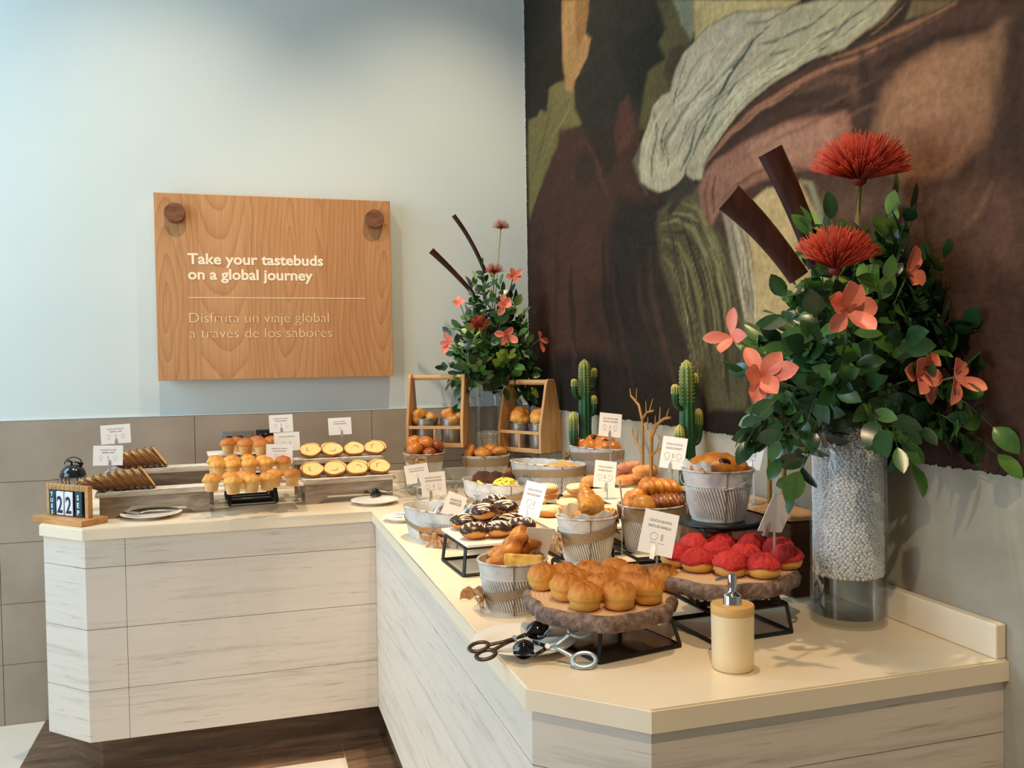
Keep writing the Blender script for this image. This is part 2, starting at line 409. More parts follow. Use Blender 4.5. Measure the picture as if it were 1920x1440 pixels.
def lathe(bm, prof, seg=32, sx=1, sy=1, c=(0, 0, 0), mi=0, fn=None, capped=True):
    """prof: list of (radius, z). fn(theta, r, z) -> (r, z) may shape it"""
    rings = []
    for r, z in prof:
        if r < 1e-6:
            rings.append([bm.verts.new((c[0], c[1], c[2] + z))]); continue
        ring = []
        for k in range(seg):
            th = 2 * pi * k / seg; rr, zz = (r, z) if fn is None else fn(th, r, z)
            ring.append(bm.verts.new((c[0] + rr * cos(th) * sx, c[1] + rr * sin(th) * sy, c[2] + zz)))
        rings.append(ring)
    fs = []
    for a, b in zip(rings[:-1], rings[1:]):
        if len(a) == 1 and len(b) == 1: continue
        for k in range(seg):
            k2 = (k + 1) % seg
            if len(a) == 1: fs.append(bm.faces.new((a[0], b[k2], b[k])))
            elif len(b) == 1: fs.append(bm.faces.new((a[k], a[k2], b[0])))
            else: fs.append(bm.faces.new((a[k], a[k2], b[k2], b[k])))
    if capped:
        if len(rings[0]) > 1: fs.append(bm.faces.new(rings[0][::-1]))
        if len(rings[-1]) > 1: fs.append(bm.faces.new(rings[-1]))
    for f in fs: f.material_index = mi
    return rings

def frames(pts):
    pts = [Vector(p) for p in pts]; n = len(pts); out = []
    up = None
    for i in range(n):
        t = (pts[min(i + 1, n - 1)] - pts[max(i - 1, 0)]).normalized()
        if up is None:
            up = Vector((0, 0, 1)) if abs(t.z) < .9 else Vector((1, 0, 0))
        s = t.cross(up)
        if s.length < 1e-6: s = t.cross(Vector((1, 0, 0)))
        s.normalize(); up = s.cross(t).normalized()
        out.append((pts[i], t, s, up))
    return out

def tube(bm, pts, r, seg=8, mi=0, closed=False, fn=None, flat=1.0, caps=True):
    fr = frames(pts); n = len(fr); rings = []
    for i, (p, t, s, u) in enumerate(fr):
        rr = r[i] if isinstance(r, (list, tuple)) else r
        ring = []
        for k in range(seg):
            th = 2 * pi * k / seg; q = rr if fn is None else rr * fn(th, i / (n - 1))
            ring.append(bm.verts.new(p + s * (q * cos(th)) + u * (q * sin(th) * flat)))
        rings.append(ring)
    fs = []
    prs = list(zip(rings[:-1], rings[1:])) + ([(rings[-1], rings[0])] if closed else [])
    for a, b in prs:
        for k in range(seg):
            k2 = (k + 1) % seg; fs.append(bm.faces.new((a[k], a[k2], b[k2], b[k])))
    if caps and not closed: fs += [bm.faces.new(rings[0][::-1]), bm.faces.new(rings[-1])]
    for f in fs: f.material_index = mi
    return rings

def strip(bm, pts, wv, th=.0012, mi=0):
    """a ribbon with real thickness: pts centre line, wv list of half-width vectors"""
    fr = frames(pts); a = []
    for (p, t, s, u), w in zip(fr, wv):
        w = Vector(w); nrm = t.cross(w).normalized() * (th / 2)
        a.append([bm.verts.new(p + w + nrm), bm.verts.new(p - w + nrm), bm.verts.new(p - w - nrm), bm.verts.new(p + w - nrm)])
    for A, B in zip(a[:-1], a[1:]):
        for k in range(4):
            f = bm.faces.new((A[k], A[(k + 1) % 4], B[(k + 1) % 4], B[k])); f.material_index = mi
    bm.faces.new(a[0][::-1]).material_index = mi; bm.faces.new(a[-1]).material_index = mi

def lump(bm, amp, freq, seed=0, zf=None):
    for v in bm.verts:
        n = v.normal if v.normal.length > 0 else v.co.normalized()
        d = noise.fractal(v.co * freq + Vector((seed * 3.1, seed * 1.7, seed)), 1.0, 2.0, 3)
        v.co += n * (d * amp * (zf(v.co.z) if zf else 1))

def ell(bm, rx, ry, rz, c=(0, 0, 0), seg=24, rings=14, mi=0, flatbottom=None, fn=None):
    prof = []
    for i in range(rings + 1):
        a = -pi / 2 + pi * i / rings
        prof.append((cos(a) if 0 < i < rings else 0, sin(a) * rz))
    rs = []
    for r, z in prof:
        if r < 1e-6: rs.append([bm.verts.new((c[0], c[1], c[2] + z))]); continue
        rs.append([bm.verts.new((c[0] + r * rx * cos(2 * pi * k / seg), c[1] + r * ry * sin(2 * pi * k / seg), c[2] + z)) for k in range(seg)])
    for A, B in zip(rs[:-1], rs[1:]):
        for k in range(seg):
            k2 = (k + 1) % seg
            if len(A) == 1: f = bm.faces.new((A[0], B[k2], B[k]))
            elif len(B) == 1: f = bm.faces.new((A[k], A[k2], B[0]))
            else: f = bm.faces.new((A[k], A[k2], B[k2], B[k]))
            f.material_index = mi
    bm.normal_update()

def text_me(s, size, mat, extrude=.0004, bold=0, align='CENTER', spacing=1.0, line=1.0):
    cu = bpy.data.curves.new('lettering', 'FONT'); cu.body = s; cu.size = size; cu.extrude = extrude
    cu.offset = bold; cu.align_x = align; cu.align_y = 'CENTER'; cu.space_character = spacing; cu.space_line = line
    cu.resolution_u = 3
    o = bpy.data.objects.new('lettering', cu); C.objects.link(o)
    dg = bpy.context.evaluated_depsgraph_get()
    me = bpy.data.meshes.new_from_object(o.evaluated_get(dg)); me.name = 'lettering'
    bpy.data.objects.remove(o); bpy.data.curves.remove(cu)
    me.materials.clear(); me.materials.append(MT[mat])
    # stand it upright: text X stays, text Y becomes Z, facing -Y
    me.transform(Matrix(((1, 0, 0, 0), (0, 0, -1, 0), (0, 1, 0, 0), (0, 0, 0, 1))))
    return me

# ------------------------------------------------------------------ the room
H, TH = 0.900, 0.038            # worktop height and thickness
D1, D2 = 0.749, 0.857           # depth of the rear arm and of the right arm
L1, L2 = 1.988, 2.755           # length of both arms
C1, C2 = 0.162, 0.156           # cut corners
WZ = 1.231                      # height of the wainscot
PZ = 0.170                      # underside of the panels

def st(name, bm, mat, smooth=None):
    o = bpy.data.objects.new(name, M(name, bm, mat, smooth)); C.objects.link(o)
    o['kind'] = 'structure'; return o

bm = bmnew(); box(bm, -6, .12, 0.0, .12, 0, 4.3); st('wall_back', bm, 'wall_paint')
bm = bmnew(); box(bm, 0.0, .12, -5.2, 0.0, 0, 4.3); st('wall_right', bm, 'concrete')
bm = bmnew(); box(bm, -6, .12, -5.2, .12, -.06, 0); st('floor', bm, 'floor')

# taupe tiles on the lower rear wall
bm = bmnew()
th = WZ / 5
for r in range(5):
    x = -6.0
    while x < -.001:
        x1 = min(x + .75, -.0005)
        box(bm, x + .0012, x1 - .0012, -.010, 0, r * th + .0012, (r + 1) * th - .0012, 0)
        x += .75
box(bm, -6, -.0005, -.008, 0, 0, WZ - .002, 1)
st('trim_1', bm, ['tile', 'grout'])
bm = bmnew(); box(bm, -6, -.0005, -.011, 0, WZ, WZ + .004); st('trim_2', bm, 'wall_paint')

# boards laid in the floor around the counter
bm = bmnew()
def plank(x0, x1, y0, y1): box(bm, x0, x1, y0, y1, 0, .004)
x = -2.10
while x < -.98:
    x1 = min(x + .42, -.972); plank(x + .001, x1 - .001, -.745, -.55); x = x1
y = -.55
while y > -3.0:
    y1 = y - .7; plank(-.970, -.76, y1 + .001, y - .001); y = y1
plank(-2.10, -1.80, -.549, -.012)
plank(-.838, .0, -3.10, -2.68)
st('trim_3', bm, 'floor_border')

# ------------------------------------------------------------------ mural
def build_mural():
    NY, NZ = 470, 430
    w = np.linspace(1 / 4.35, 1 / 1.15, NY); yy = 1 / w - 4.36      # finer where the wall comes nearer
    yy = yy[::-1]
    yy = np.sort(-np.abs(4.35 - (yy + 4.36)))[::-1]
    yy = -.012 - (yy.max() - yy) * (3.15 / (yy.max() - yy.min()))
    zz = np.linspace(WZ - .004, 3.35, NZ)
    Y, Z = np.meshgrid(yy, zz)
    rng = np.random.RandomState(3)
    # slow wobble so that painted edges are not ruler-straight
    wob = sum(np.sin(Y * f + p) * np.cos(Z * g + q) for f, g, p, q in ((11, 13, 0, 1), (23, 19, 2, .5), (41, 37, 1, 2))) * .0018
    PX, PZ_ = Y * .5 + wob, Z + wob * 1.2
    img = np.zeros((NZ, NY, 3)); img[:] = srgb((60, 48, 38))[:3]
    def dist(pts, closed):
        q = [(a * .5, b) for a, b in pts]
        if closed: q = q + [q[0]]
        d = np.full(PX.shape, 9.); tt = np.zeros(PX.shape); n = len(q) - 1
        for i in range(n):
            (x0, y0), (x1, y1) = q[i], q[i + 1]
            dx, dy = x1 - x0, y1 - y0; L = dx * dx + dy * dy + 1e-12
            t = np.clip(((PX - x0) * dx + (PZ_ - y0) * dy) / L, 0, 1)
            dd = np.hypot(PX - x0 - t * dx, PZ_ - y0 - t * dy)
            m = dd < d; d = np.where(m, dd, d); tt = np.where(m, (i + t) / n, tt)
        return d, tt
    def inside(pts):
        q = [(a * .5, b) for a, b in pts]; r = np.zeros(PX.shape, bool); n = len(q)
        for i in range(n):
            (x0, y0), (x1, y1) = q[i], q[(i + 1) % n]
            if y0 == y1: continue
            c = ((y0 > PZ_) != (y1 > PZ_)) & (PX < (x1 - x0) * (PZ_ - y0) / (y1 - y0) + x0)
            r ^= c
        return r
    def comp(a, col):
        c = np.array(srgb(col)[:3]); img[:] = img * (1 - a[..., None]) + c * a[..., None]
    def poly(col, soft, alpha, pts):
        soft = soft * .55
        d, _ = dist(pts, True); s = np.where(inside(pts), d, -d)
        comp(np.clip(.5 + s / soft / 2, 0, 1) * alpha, col)
    def stroke(col, wd, soft, alpha, pts):
        soft = soft * .6
        d, t = dist(pts, False); ww = wd * (.35 + .65 * np.sin(np.pi * np.clip(t, .02, .98)))
        comp(np.clip((ww - d) / soft + .5, 0, 1) * alpha, col)
    poly((52,45,35), 0.0187, 1, [(-0.032, 3.117), (-0.509, 2.932), (-0.521, 2.6), (-0.415, 2.576), (-0.215, 2.539), (-0.045, 2.548)])
    poly((112,102,66), 0.0115, 1, [(-0.348, 2.618), (-0.534, 2.596), (-0.654, 2.528), (-0.651, 2.445), (-0.747, 2.357), (-0.551, 2.385), (-0.419, 2.328), (-0.276, 2.243), (-0.122, 2.164), (-0.047, 2.078), (-0.037, 2.377), (-0.053, 2.558), (-0.185, 2.54), (-0.216, 2.563), (-0.316, 2.519)])
    stroke((138,126,84), 0.0067, 0.0112, .5, [(-0.606, 2.521), (-0.579, 2.453), (-0.408, 2.409), (-0.189, 2.296)])
    stroke((84,76,48), 0.0071, 0.0142, .6, [(-0.379, 2.53), (-0.269, 2.42), (-0.112, 2.287)])
    poly((160,122,80), 0.0105, 1, [(-0.515, 2.93), (-0.824, 2.81), (-0.811, 2.765), (-0.776, 2.703), (-0.835, 2.662), (-0.784, 2.602), (-0.726, 2.569), (-0.656, 2.56), (-0.642, 2.517), (-0.557, 2.546), (-0.518, 2.688)])
    poly((128,92,58), 0.0125, .8, [(-0.679, 2.866), (-0.824, 2.81), (-0.811, 2.765), (-0.776, 2.707), (-0.7, 2.661), (-0.663, 2.747)])
    stroke((176,136,94), 0.0065, 0.0131, .6, [(-0.571, 2.897), (-0.554, 2.785), (-0.561, 2.632)])
    poly((54,50,40), 0.0190, 1, [(-0.834, 2.806), (-1.391, 2.591), (-1.456, 2.47), (-1.439, 2.386), (-1.332, 2.39), (-1.289, 2.28), (-1.254, 2.222), (-1.123, 2.211), (-0.88, 2.243), (-0.73, 2.361), (-0.643, 2.532), (-0.715, 2.573), (-0.795, 2.603), (-0.84, 2.664), (-0.787, 2.703)])
    poly((46,44,37), 0.0250, .8, [(-1.041, 2.613), (-1.419, 2.48), (-1.436, 2.391), (-1.32, 2.385), (-1.277, 2.284), (-1.171, 2.331), (-1.085, 2.486)])
    poly((94,84,54), 0.0119, 1, [(-1.391, 2.591), (-1.522, 2.54), (-1.627, 2.391), (-1.532, 2.343), (-1.477, 2.278), (-1.383, 2.246), (-1.315, 2.203), (-1.237, 2.214), (-1.285, 2.29), (-1.324, 2.384), (-1.439, 2.386), (-1.443, 2.391), (-1.403, 2.452), (-1.456, 2.475)])
    poly((70,58,42), 0.0148, .7, [(-1.473, 2.411), (-1.594, 2.387), (-1.525, 2.345), (-1.474, 2.296), (-1.435, 2.341)])
    poly((128,130,108), 0.0080, 1, [(-1.508, 2.546), (-1.635, 2.497), (-1.637, 2.411), (-1.614, 2.389), (-1.548, 2.463)])
    poly((194,170,120), 0.0072, 1, [(-1.635, 2.497), (-2.15, 2.297), (-2.085, 2.302), (-1.869, 2.375), (-1.715, 2.393), (-1.639, 2.38)])
    poly((160,138,96), 0.0124, .7, [(-1.638, 2.465), (-1.685, 2.462), (-1.696, 2.397), (-1.639, 2.383)])
    poly((80,52,41), 0.0279, 1, [(-0.475, 2.408), (-0.73, 2.351), (-0.88, 2.253), (-1.031, 2.275), (-1.163, 2.342), (-1.222, 2.272), (-1.266, 2.198), (-1.235, 2.116), (-1.249, 2.024), (-1.407, 1.957), (-1.387, 1.741), (-1.397, 1.499), (-1.142, 1.281), (-0.735, 1.199), (0.001, 1.249), (-0.021, 2.057), (-0.137, 2.149), (-0.298, 2.273), (-0.426, 2.342)])
    poly((58,46,37), 0.0274, .9, [(-0.774, 2.319), (-1.032, 2.284), (-1.1, 2.22), (-1.066, 2.153), (-0.978, 2.114), (-0.836, 2.203)])
    poly((96,58,46), 0.0168, .7, [(-1.081, 2.347), (-1.163, 2.351), (-1.212, 2.229), (-1.158, 2.166), (-1.066, 2.172), (-1.04, 2.254)])
    poly((62,48,38), 0.0332, .8, [(-0.686, 2.257), (-0.853, 2.239), (-0.866, 2.136), (-0.738, 2.1), (-0.653, 2.158)])
    stroke((104,64,50), 0.0080, 0.0140, .5, [(-0.773, 2.289), (-0.868, 2.196), (-0.927, 2.104), (-0.975, 2.037)])
    poly((54,46,38), 0.0396, 1, [(-1.048, 2.014), (-1.407, 1.943), (-1.389, 1.843), (-1.394, 1.706), (-1.435, 1.533), (-1.375, 1.396), (-1.145, 1.393), (-1.013, 1.664), (-0.971, 1.882)])
    poly((88,54,42), 0.0649, .6, [(-0.246, 1.906), (-0.87, 1.955), (-0.964, 1.667), (-0.855, 1.492), (-0.503, 1.476), (-0.159, 1.626)])
    poly((62,46,37), 0.0600, .7, [(-0.753, 1.723), (-1.015, 1.741), (-1.106, 1.619), (-0.959, 1.51), (-0.689, 1.516)])
    poly((48,38,31), 0.0626, 1, [(0.05, 1.431), (-0.745, 1.483), (-1.395, 1.413), (-1.953, 1.318), (-1.952, 1.177), (0.064, 1.149)])
    poly((104,98,78), 0.0090, 1, [(-1.192, 2.126), (-1.253, 2.169), (-1.262, 2.039), (-1.31, 1.986), (-1.241, 2.043)])
    poly((88,80,56), 0.0157, 1, [(-1.375, 1.88), (-1.391, 1.92), (-1.488, 1.946), (-1.585, 1.957), (-1.644, 1.957), (-1.712, 1.875), (-1.77, 1.806), (-1.843, 1.723), (-1.884, 1.603), (-1.909, 1.487), (-1.915, 1.302), (-1.701, 1.291), (-1.582, 1.479), (-1.481, 1.631), (-1.402, 1.739)])
    poly((60,52,38), 0.0132, .9, [(-1.444, 1.912), (-1.498, 1.931), (-1.568, 1.948), (-1.537, 1.918), (-1.465, 1.893)])
    stroke((134,126,90), 0.0063, 0.0079, .8, [(-1.405, 1.875), (-1.515, 1.872), (-1.616, 1.828), (-1.694, 1.74), (-1.752, 1.612), (-1.771, 1.491)])
    stroke((130,122,86), 0.0062, 0.0078, .8, [(-1.487, 1.896), (-1.6, 1.875), (-1.695, 1.801), (-1.768, 1.686), (-1.818, 1.549)])
    stroke((124,116,80), 0.0061, 0.0076, .8, [(-1.551, 1.918), (-1.649, 1.883), (-1.74, 1.795), (-1.82, 1.681), (-1.865, 1.547)])
    stroke((120,112,78), 0.0065, 0.0081, .8, [(-1.419, 1.822), (-1.513, 1.802), (-1.597, 1.719), (-1.66, 1.587), (-1.689, 1.477)])
    stroke((116,108,74), 0.0066, 0.0082, .8, [(-1.418, 1.772), (-1.483, 1.731), (-1.545, 1.627), (-1.583, 1.495), (-1.607, 1.382)])
    stroke((58,52,38), 0.0048, 0.0080, .8, [(-1.423, 1.846), (-1.549, 1.834), (-1.641, 1.762), (-1.707, 1.631), (-1.735, 1.492)])
    stroke((58,52,38), 0.0047, 0.0078, .8, [(-1.515, 1.885), (-1.648, 1.839), (-1.733, 1.735), (-1.79, 1.58)])
    stroke((56,48,36), 0.0049, 0.0081, .8, [(-1.441, 1.794), (-1.53, 1.759), (-1.612, 1.654), (-1.648, 1.494)])
    stroke((52,46,36), 0.0075, 0.0120, .8, [(-1.738, 1.674), (-1.772, 1.551), (-1.799, 1.416), (-1.82, 1.327)])
    stroke((150,140,108), 0.0033, 0.0049, .8, [(-1.505, 1.729), (-1.546, 1.676), (-1.571, 1.593), (-1.583, 1.527)])
    stroke((140,130,100), 0.0032, 0.0049, .7, [(-1.52, 1.776), (-1.567, 1.706), (-1.592, 1.623)])
    poly((84,58,47), 0.0100, 1, [(-1.635, 1.959), (-1.677, 2.002), (-1.76, 2.05), (-1.892, 2.104), (-2.042, 2.13), (-2.273, 2.126), (-2.415, 2.121), (-2.595, 2.107), (-2.645, 2.106), (-2.793, 2.049), (-2.794, 1.227), (-2.503, 1.201), (-2.096, 1.271), (-1.928, 1.317), (-1.904, 1.488), (-1.843, 1.723), (-1.77, 1.806), (-1.705, 1.876)])
    poly((152,140,120), 0.0071, 1, [(-1.783, 1.856), (-1.829, 1.882), (-1.909, 1.836), (-1.958, 1.654), (-1.968, 1.486), (-2.003, 1.32), (-1.933, 1.317), (-1.909, 1.487), (-1.842, 1.694)])
    stroke((104,96,80), 0.0029, 0.0058, .8, [(-1.817, 1.843), (-1.859, 1.735), (-1.895, 1.602)])
    stroke((190,178,150), 0.0043, 0.0058, .8, [(-1.834, 1.852), (-1.881, 1.747), (-1.917, 1.629)])
    stroke((110,102,86), 0.0029, 0.0057, .8, [(-1.872, 1.834), (-1.912, 1.715), (-1.936, 1.571)])
    poly((186,162,118), 0.0080, 1, [(-1.883, 1.838), (-2.01, 1.877), (-2.146, 1.865), (-2.212, 1.78), (-2.231, 1.678), (-2.154, 1.533), (-2.033, 1.43), (-1.956, 1.486), (-1.938, 1.656)])
    poly((160,136,98), 0.0153, .7, [(-2.146, 1.861), (-2.212, 1.78), (-2.227, 1.679), (-2.154, 1.546), (-2.122, 1.665), (-2.156, 1.763)])
    stroke((134,128,104), 0.0075, 0.0075, 1, [(-2.146, 1.87), (-2.188, 1.853), (-2.228, 1.79), (-2.243, 1.714), (-2.237, 1.628)])
    stroke((96,72,58), 0.0062, 0.0074, .9, [(-2.198, 1.863), (-2.244, 1.799), (-2.263, 1.723)])
    poly((150,106,90), 0.0123, 1, [(-1.644, 1.946), (-1.689, 1.984), (-1.759, 2.002), (-1.912, 2.023), (-2.104, 2.021), (-2.269, 1.995), (-2.321, 1.988), (-2.342, 1.945), (-2.305, 1.895), (-2.239, 1.886), (-2.146, 1.895), (-2.046, 1.9), (-1.923, 1.897), (-1.834, 1.881), (-1.777, 1.862), (-1.723, 1.813), (-1.68, 1.85)])
    poly((166,124,106), 0.0130, .7, [(-1.911, 2.011), (-2.104, 2.01), (-2.269, 1.986), (-2.287, 1.923), (-2.147, 1.918), (-1.962, 1.931)])
    stroke((92,62,52), 0.0041, 0.0068, .9, [(-1.846, 1.908), (-1.936, 1.929), (-2.058, 1.921), (-2.168, 1.893)])
    stroke((116,78,66), 0.0046, 0.0077, .8, [(-1.713, 1.967), (-1.688, 1.926), (-1.699, 1.862), (-1.722, 1.798)])
    stroke((96,64,54), 0.0045, 0.0076, .8, [(-1.758, 1.958), (-1.731, 1.918), (-1.741, 1.855)])
    stroke((150,106,88), 0.0045, 0.0060, .8, [(-1.79, 1.951), (-1.76, 1.924), (-1.742, 1.885)])
    stroke((148,104,84), 0.0080, 0.0107, 1, [(-1.689, 2.005), (-1.789, 2.052), (-1.918, 2.086), (-2.083, 2.1), (-2.269, 2.101), (-2.412, 2.094)])
    stroke((160,116,92), 0.0042, 0.0084, .8, [(-1.714, 2.012), (-1.837, 2.058), (-1.988, 2.082), (-2.148, 2.089)])
    stroke((140,100,78), 0.0055, 0.0098, .9, [(-2.27, 2.12), (-2.412, 2.107), (-2.536, 2.104), (-2.632, 2.103)])
    stroke((110,80,62), 0.0045, 0.0067, .8, [(-2.343, 2.14), (-2.428, 2.146), (-2.491, 2.161)])
    stroke((124,92,72), 0.0033, 0.0055, .8, [(-2.387, 2.127), (-2.452, 2.137), (-2.507, 2.149)])
    poly((118,100,72), 0.0062, .8, [(-2.529, 2.151), (-2.645, 2.106), (-2.592, 2.11), (-2.506, 2.119)])
    stroke((72,52,43), 0.0105, 0.0158, 1, [(-1.759, 2.014), (-1.912, 2.056), (-2.082, 2.073), (-2.25, 2.044), (-2.328, 2)])
    stroke((66,48,40), 0.0062, 0.0099, .9, [(-2.104, 2.031), (-2.23, 2.02), (-2.324, 1.999)])
    stroke((104,76,62), 0.0096, 0.0145, .8, [(-2.148, 2.077), (-2.269, 2.072), (-2.343, 2.05), (-2.351, 2.007)])
    stroke((70,50,42), 0.0114, 0.0183, 1, [(-2.364, 2.105), (-2.381, 2.038), (-2.414, 1.961), (-2.397, 1.931)])
    stroke((66,47,39), 0.0125, 0.0230, .9, [(-2.411, 2.051), (-2.491, 2.058), (-2.592, 2.055), (-2.707, 2.034)])
    poly((146,108,84), 0.0245, 1, [(-2.414, 1.927), (-2.436, 2.002), (-2.506, 2.034), (-2.592, 2.037), (-2.707, 2.015), (-2.743, 2.026), (-2.738, 1.958), (-2.729, 1.886), (-2.695, 1.835), (-2.621, 1.789), (-2.505, 1.792), (-2.424, 1.858)])
    poly((158,118,92), 0.0272, .7, [(-2.475, 1.988), (-2.592, 2.005), (-2.645, 1.929), (-2.592, 1.872), (-2.49, 1.887)])
    poly((128,86,68), 0.0271, .6, [(-2.475, 1.912), (-2.645, 1.889), (-2.645, 1.81), (-2.505, 1.819)])
    poly((72,52,42), 0.0205, 1, [(-2.747, 2.02), (-2.793, 2.022), (-2.793, 1.75), (-2.731, 1.827), (-2.733, 1.932)])
    poly((118,92,70), 0.0095, .7, [(-2.707, 2.015), (-2.745, 2.026), (-2.733, 1.932), (-2.707, 1.939)])
    poly((104,74,60), 0.0418, .8, [(-2.267, 1.819), (-2.505, 1.786), (-2.683, 1.763), (-2.793, 1.723), (-2.793, 1.577), (-2.505, 1.603), (-2.266, 1.698)])
    poly((74,50,42), 0.0470, .9, [(-2.375, 1.615), (-2.619, 1.644), (-2.793, 1.559), (-2.794, 1.236), (-2.424, 1.203)])
    poly((88,60,48), 0.0401, .6, [(-2.504, 1.56), (-2.707, 1.585), (-2.766, 1.411), (-2.591, 1.305)])
    stroke((122,90,70), 0.0049, 0.0137, .8, [(-2.722, 1.75), (-2.693, 1.707), (-2.645, 1.67)])
    stroke((110,80,64), 0.0042, 0.0104, .6, [(-2.645, 1.81), (-2.578, 1.793), (-2.505, 1.786)])
    poly((180,166,140), 0.0076, 1, [(-1.639, 2.377), (-1.721, 2.391), (-1.869, 2.372), (-2.085, 2.301), (-2.212, 2.273), (-2.479, 2.17), (-2.415, 2.15), (-2.311, 2.132), (-2.153, 2.14), (-2.018, 2.134), (-1.865, 2.103), (-1.751, 2.052), (-1.683, 2.007), (-1.664, 1.969), (-1.612, 1.979), (-1.579, 2.001), (-1.593, 2.03), (-1.559, 1.99), (-1.467, 1.973), (-1.392, 1.98), (-1.315, 2.008), (-1.258, 2.04), (-1.238, 2.098), (-1.261, 2.164), (-1.332, 2.23), (-1.36, 2.264), (-1.415, 2.28), (-1.481, 2.274), (-1.511, 2.334), (-1.567, 2.367)])
    poly((158,154,128), 0.0151, .8, [(-2.085, 2.29), (-2.232, 2.263), (-2.476, 2.171), (-2.412, 2.152), (-2.307, 2.136), (-2.149, 2.144), (-2.013, 2.136), (-1.913, 2.123), (-1.965, 2.191)])
    poly((190,172,150), 0.0139, .8, [(-1.658, 2.365), (-1.836, 2.354), (-1.916, 2.318), (-1.778, 2.25), (-1.654, 2.134), (-1.57, 2.043), (-1.5, 2.009), (-1.538, 2.164), (-1.575, 2.298)])
    stroke((80,88,80), 0.0044, 0.0058, 1, [(-2.029, 2.283), (-1.941, 2.271), (-1.856, 2.228), (-1.771, 2.181), (-1.701, 2.119), (-1.627, 2.047)])
    stroke((92,98,86), 0.0043, 0.0057, .9, [(-2.061, 2.24), (-1.965, 2.216), (-1.847, 2.185), (-1.761, 2.144), (-1.691, 2.079)])
    stroke((96,90,78), 0.0033, 0.0050, .9, [(-1.593, 2.355), (-1.538, 2.293), (-1.501, 2.222), (-1.427, 2.159), (-1.411, 2.12), (-1.447, 2.077)])
    stroke((100,94,80), 0.0035, 0.0052, .9, [(-1.36, 2.257), (-1.386, 2.177), (-1.341, 2.093), (-1.347, 2.023)])
    stroke((92,88,76), 0.0034, 0.0050, .8, [(-1.426, 2.139), (-1.462, 2.084), (-1.454, 2.044)])
    stroke((120,112,98), 0.0032, 0.0064, .8, [(-1.656, 2.226), (-1.589, 2.151), (-1.526, 2.069)])
    stroke((84,90,78), 0.0048, 0.0064, .9, [(-1.654, 2.134), (-1.607, 2.067), (-1.546, 2.016)])
    stroke((198,184,160), 0.0062, 0.0078, .8, [(-1.765, 2.355), (-1.676, 2.297), (-1.61, 2.208), (-1.548, 2.11)])
    stroke((200,186,160), 0.0043, 0.0072, .8, [(-2.014, 2.227), (-1.893, 2.197), (-1.781, 2.138), (-1.709, 2.071)])
    stroke((196,182,156), 0.0051, 0.0068, .8, [(-1.404, 2.156), (-1.387, 2.083), (-1.4, 1.999)])
    stroke((192,178,152), 0.0053, 0.0071, .8, [(-1.31, 2.166), (-1.284, 2.105), (-1.299, 2.039)])
    stroke((196,182,156), 0.0050, 0.0067, .7, [(-1.49, 2.061), (-1.453, 2.019), (-1.445, 1.987)])
    stroke((186,174,146), 0.0040, 0.0066, .8, [(-2.192, 2.232), (-2.061, 2.237), (-1.94, 2.227)])
    stroke((84,92,82), 0.0037, 0.0062, .9, [(-2.416, 2.193), (-2.289, 2.182), (-2.128, 2.189), (-2.014, 2.211)])
    stroke((92,100,88), 0.0039, 0.0051, .9, [(-2.312, 2.233), (-2.171, 2.224), (-2.038, 2.237), (-1.978, 2.25)])
    stroke((78,86,78), 0.0038, 0.0063, .9, [(-2.375, 2.167), (-2.241, 2.151), (-2.083, 2.159), (-1.965, 2.164)])
    stroke((96,102,90), 0.0027, 0.0054, .8, [(-2.129, 2.29), (-2.015, 2.296), (-1.916, 2.327)])
    stroke((178,170,144), 0.0037, 0.0062, .8, [(-2.344, 2.199), (-2.211, 2.188), (-2.061, 2.19)])
    stroke((182,174,148), 0.0035, 0.0059, .8, [(-2.428, 2.168), (-2.326, 2.157), (-2.211, 2.153)])
    stroke((174,166,140), 0.0058, 0.0086, .8, [(-1.989, 2.17), (-1.86, 2.138), (-1.745, 2.08)])
    stroke((110,106,90), 0.0041, 0.0069, .8, [(-2.106, 2.15), (-1.964, 2.143), (-1.832, 2.11)])
    poly((66,60,50), 0.0065, .9, [(-1.566, 1.996), (-1.619, 1.973), (-1.618, 1.938), (-1.509, 1.926), (-1.407, 1.957), (-1.488, 1.965)])
    poly((164,150,126), 0.0048, 1, [(-1.587, 2.04), (-1.645, 1.996), (-1.625, 1.972), (-1.589, 1.991)])
    stroke((92,98,88), 0.0047, 0.0076, 0.38, [(-1.891, 2.207), (-1.8, 2.187), (-1.726, 2.177), (-1.664, 2.161), (-1.609, 2.133), (-1.554, 2.098)])
    stroke((104,104,92), 0.0035, 0.0080, 0.58, [(-1.676, 2.326), (-1.651, 2.318), (-1.605, 2.296), (-1.578, 2.27), (-1.537, 2.245), (-1.505, 2.241)])
    stroke((92,98,88), 0.0041, 0.0076, 0.61, [(-1.901, 2.164), (-1.824, 2.151), (-1.761, 2.129), (-1.697, 2.098), (-1.637, 2.066), (-1.587, 2.025)])
    stroke((128,120,104), 0.0037, 0.0078, 0.59, [(-1.828, 2.23), (-1.75, 2.209), (-1.674, 2.201), (-1.619, 2.179), (-1.562, 2.156), (-1.492, 2.112)])
    stroke((92,98,88), 0.0051, 0.0075, 0.49, [(-1.975, 2.199), (-1.909, 2.192), (-1.802, 2.179), (-1.704, 2.153), (-1.638, 2.13), (-1.561, 2.081)])
    stroke((92,98,88), 0.0050, 0.0073, 0.58, [(-1.974, 2.277), (-1.93, 2.26), (-1.856, 2.237), (-1.803, 2.224), (-1.742, 2.209), (-1.677, 2.199)])
    stroke((104,104,92), 0.0041, 0.0061, 0.58, [(-2.346, 2.2), (-2.322, 2.189), (-2.278, 2.171), (-2.249, 2.165), (-2.227, 2.155), (-2.158, 2.155)])
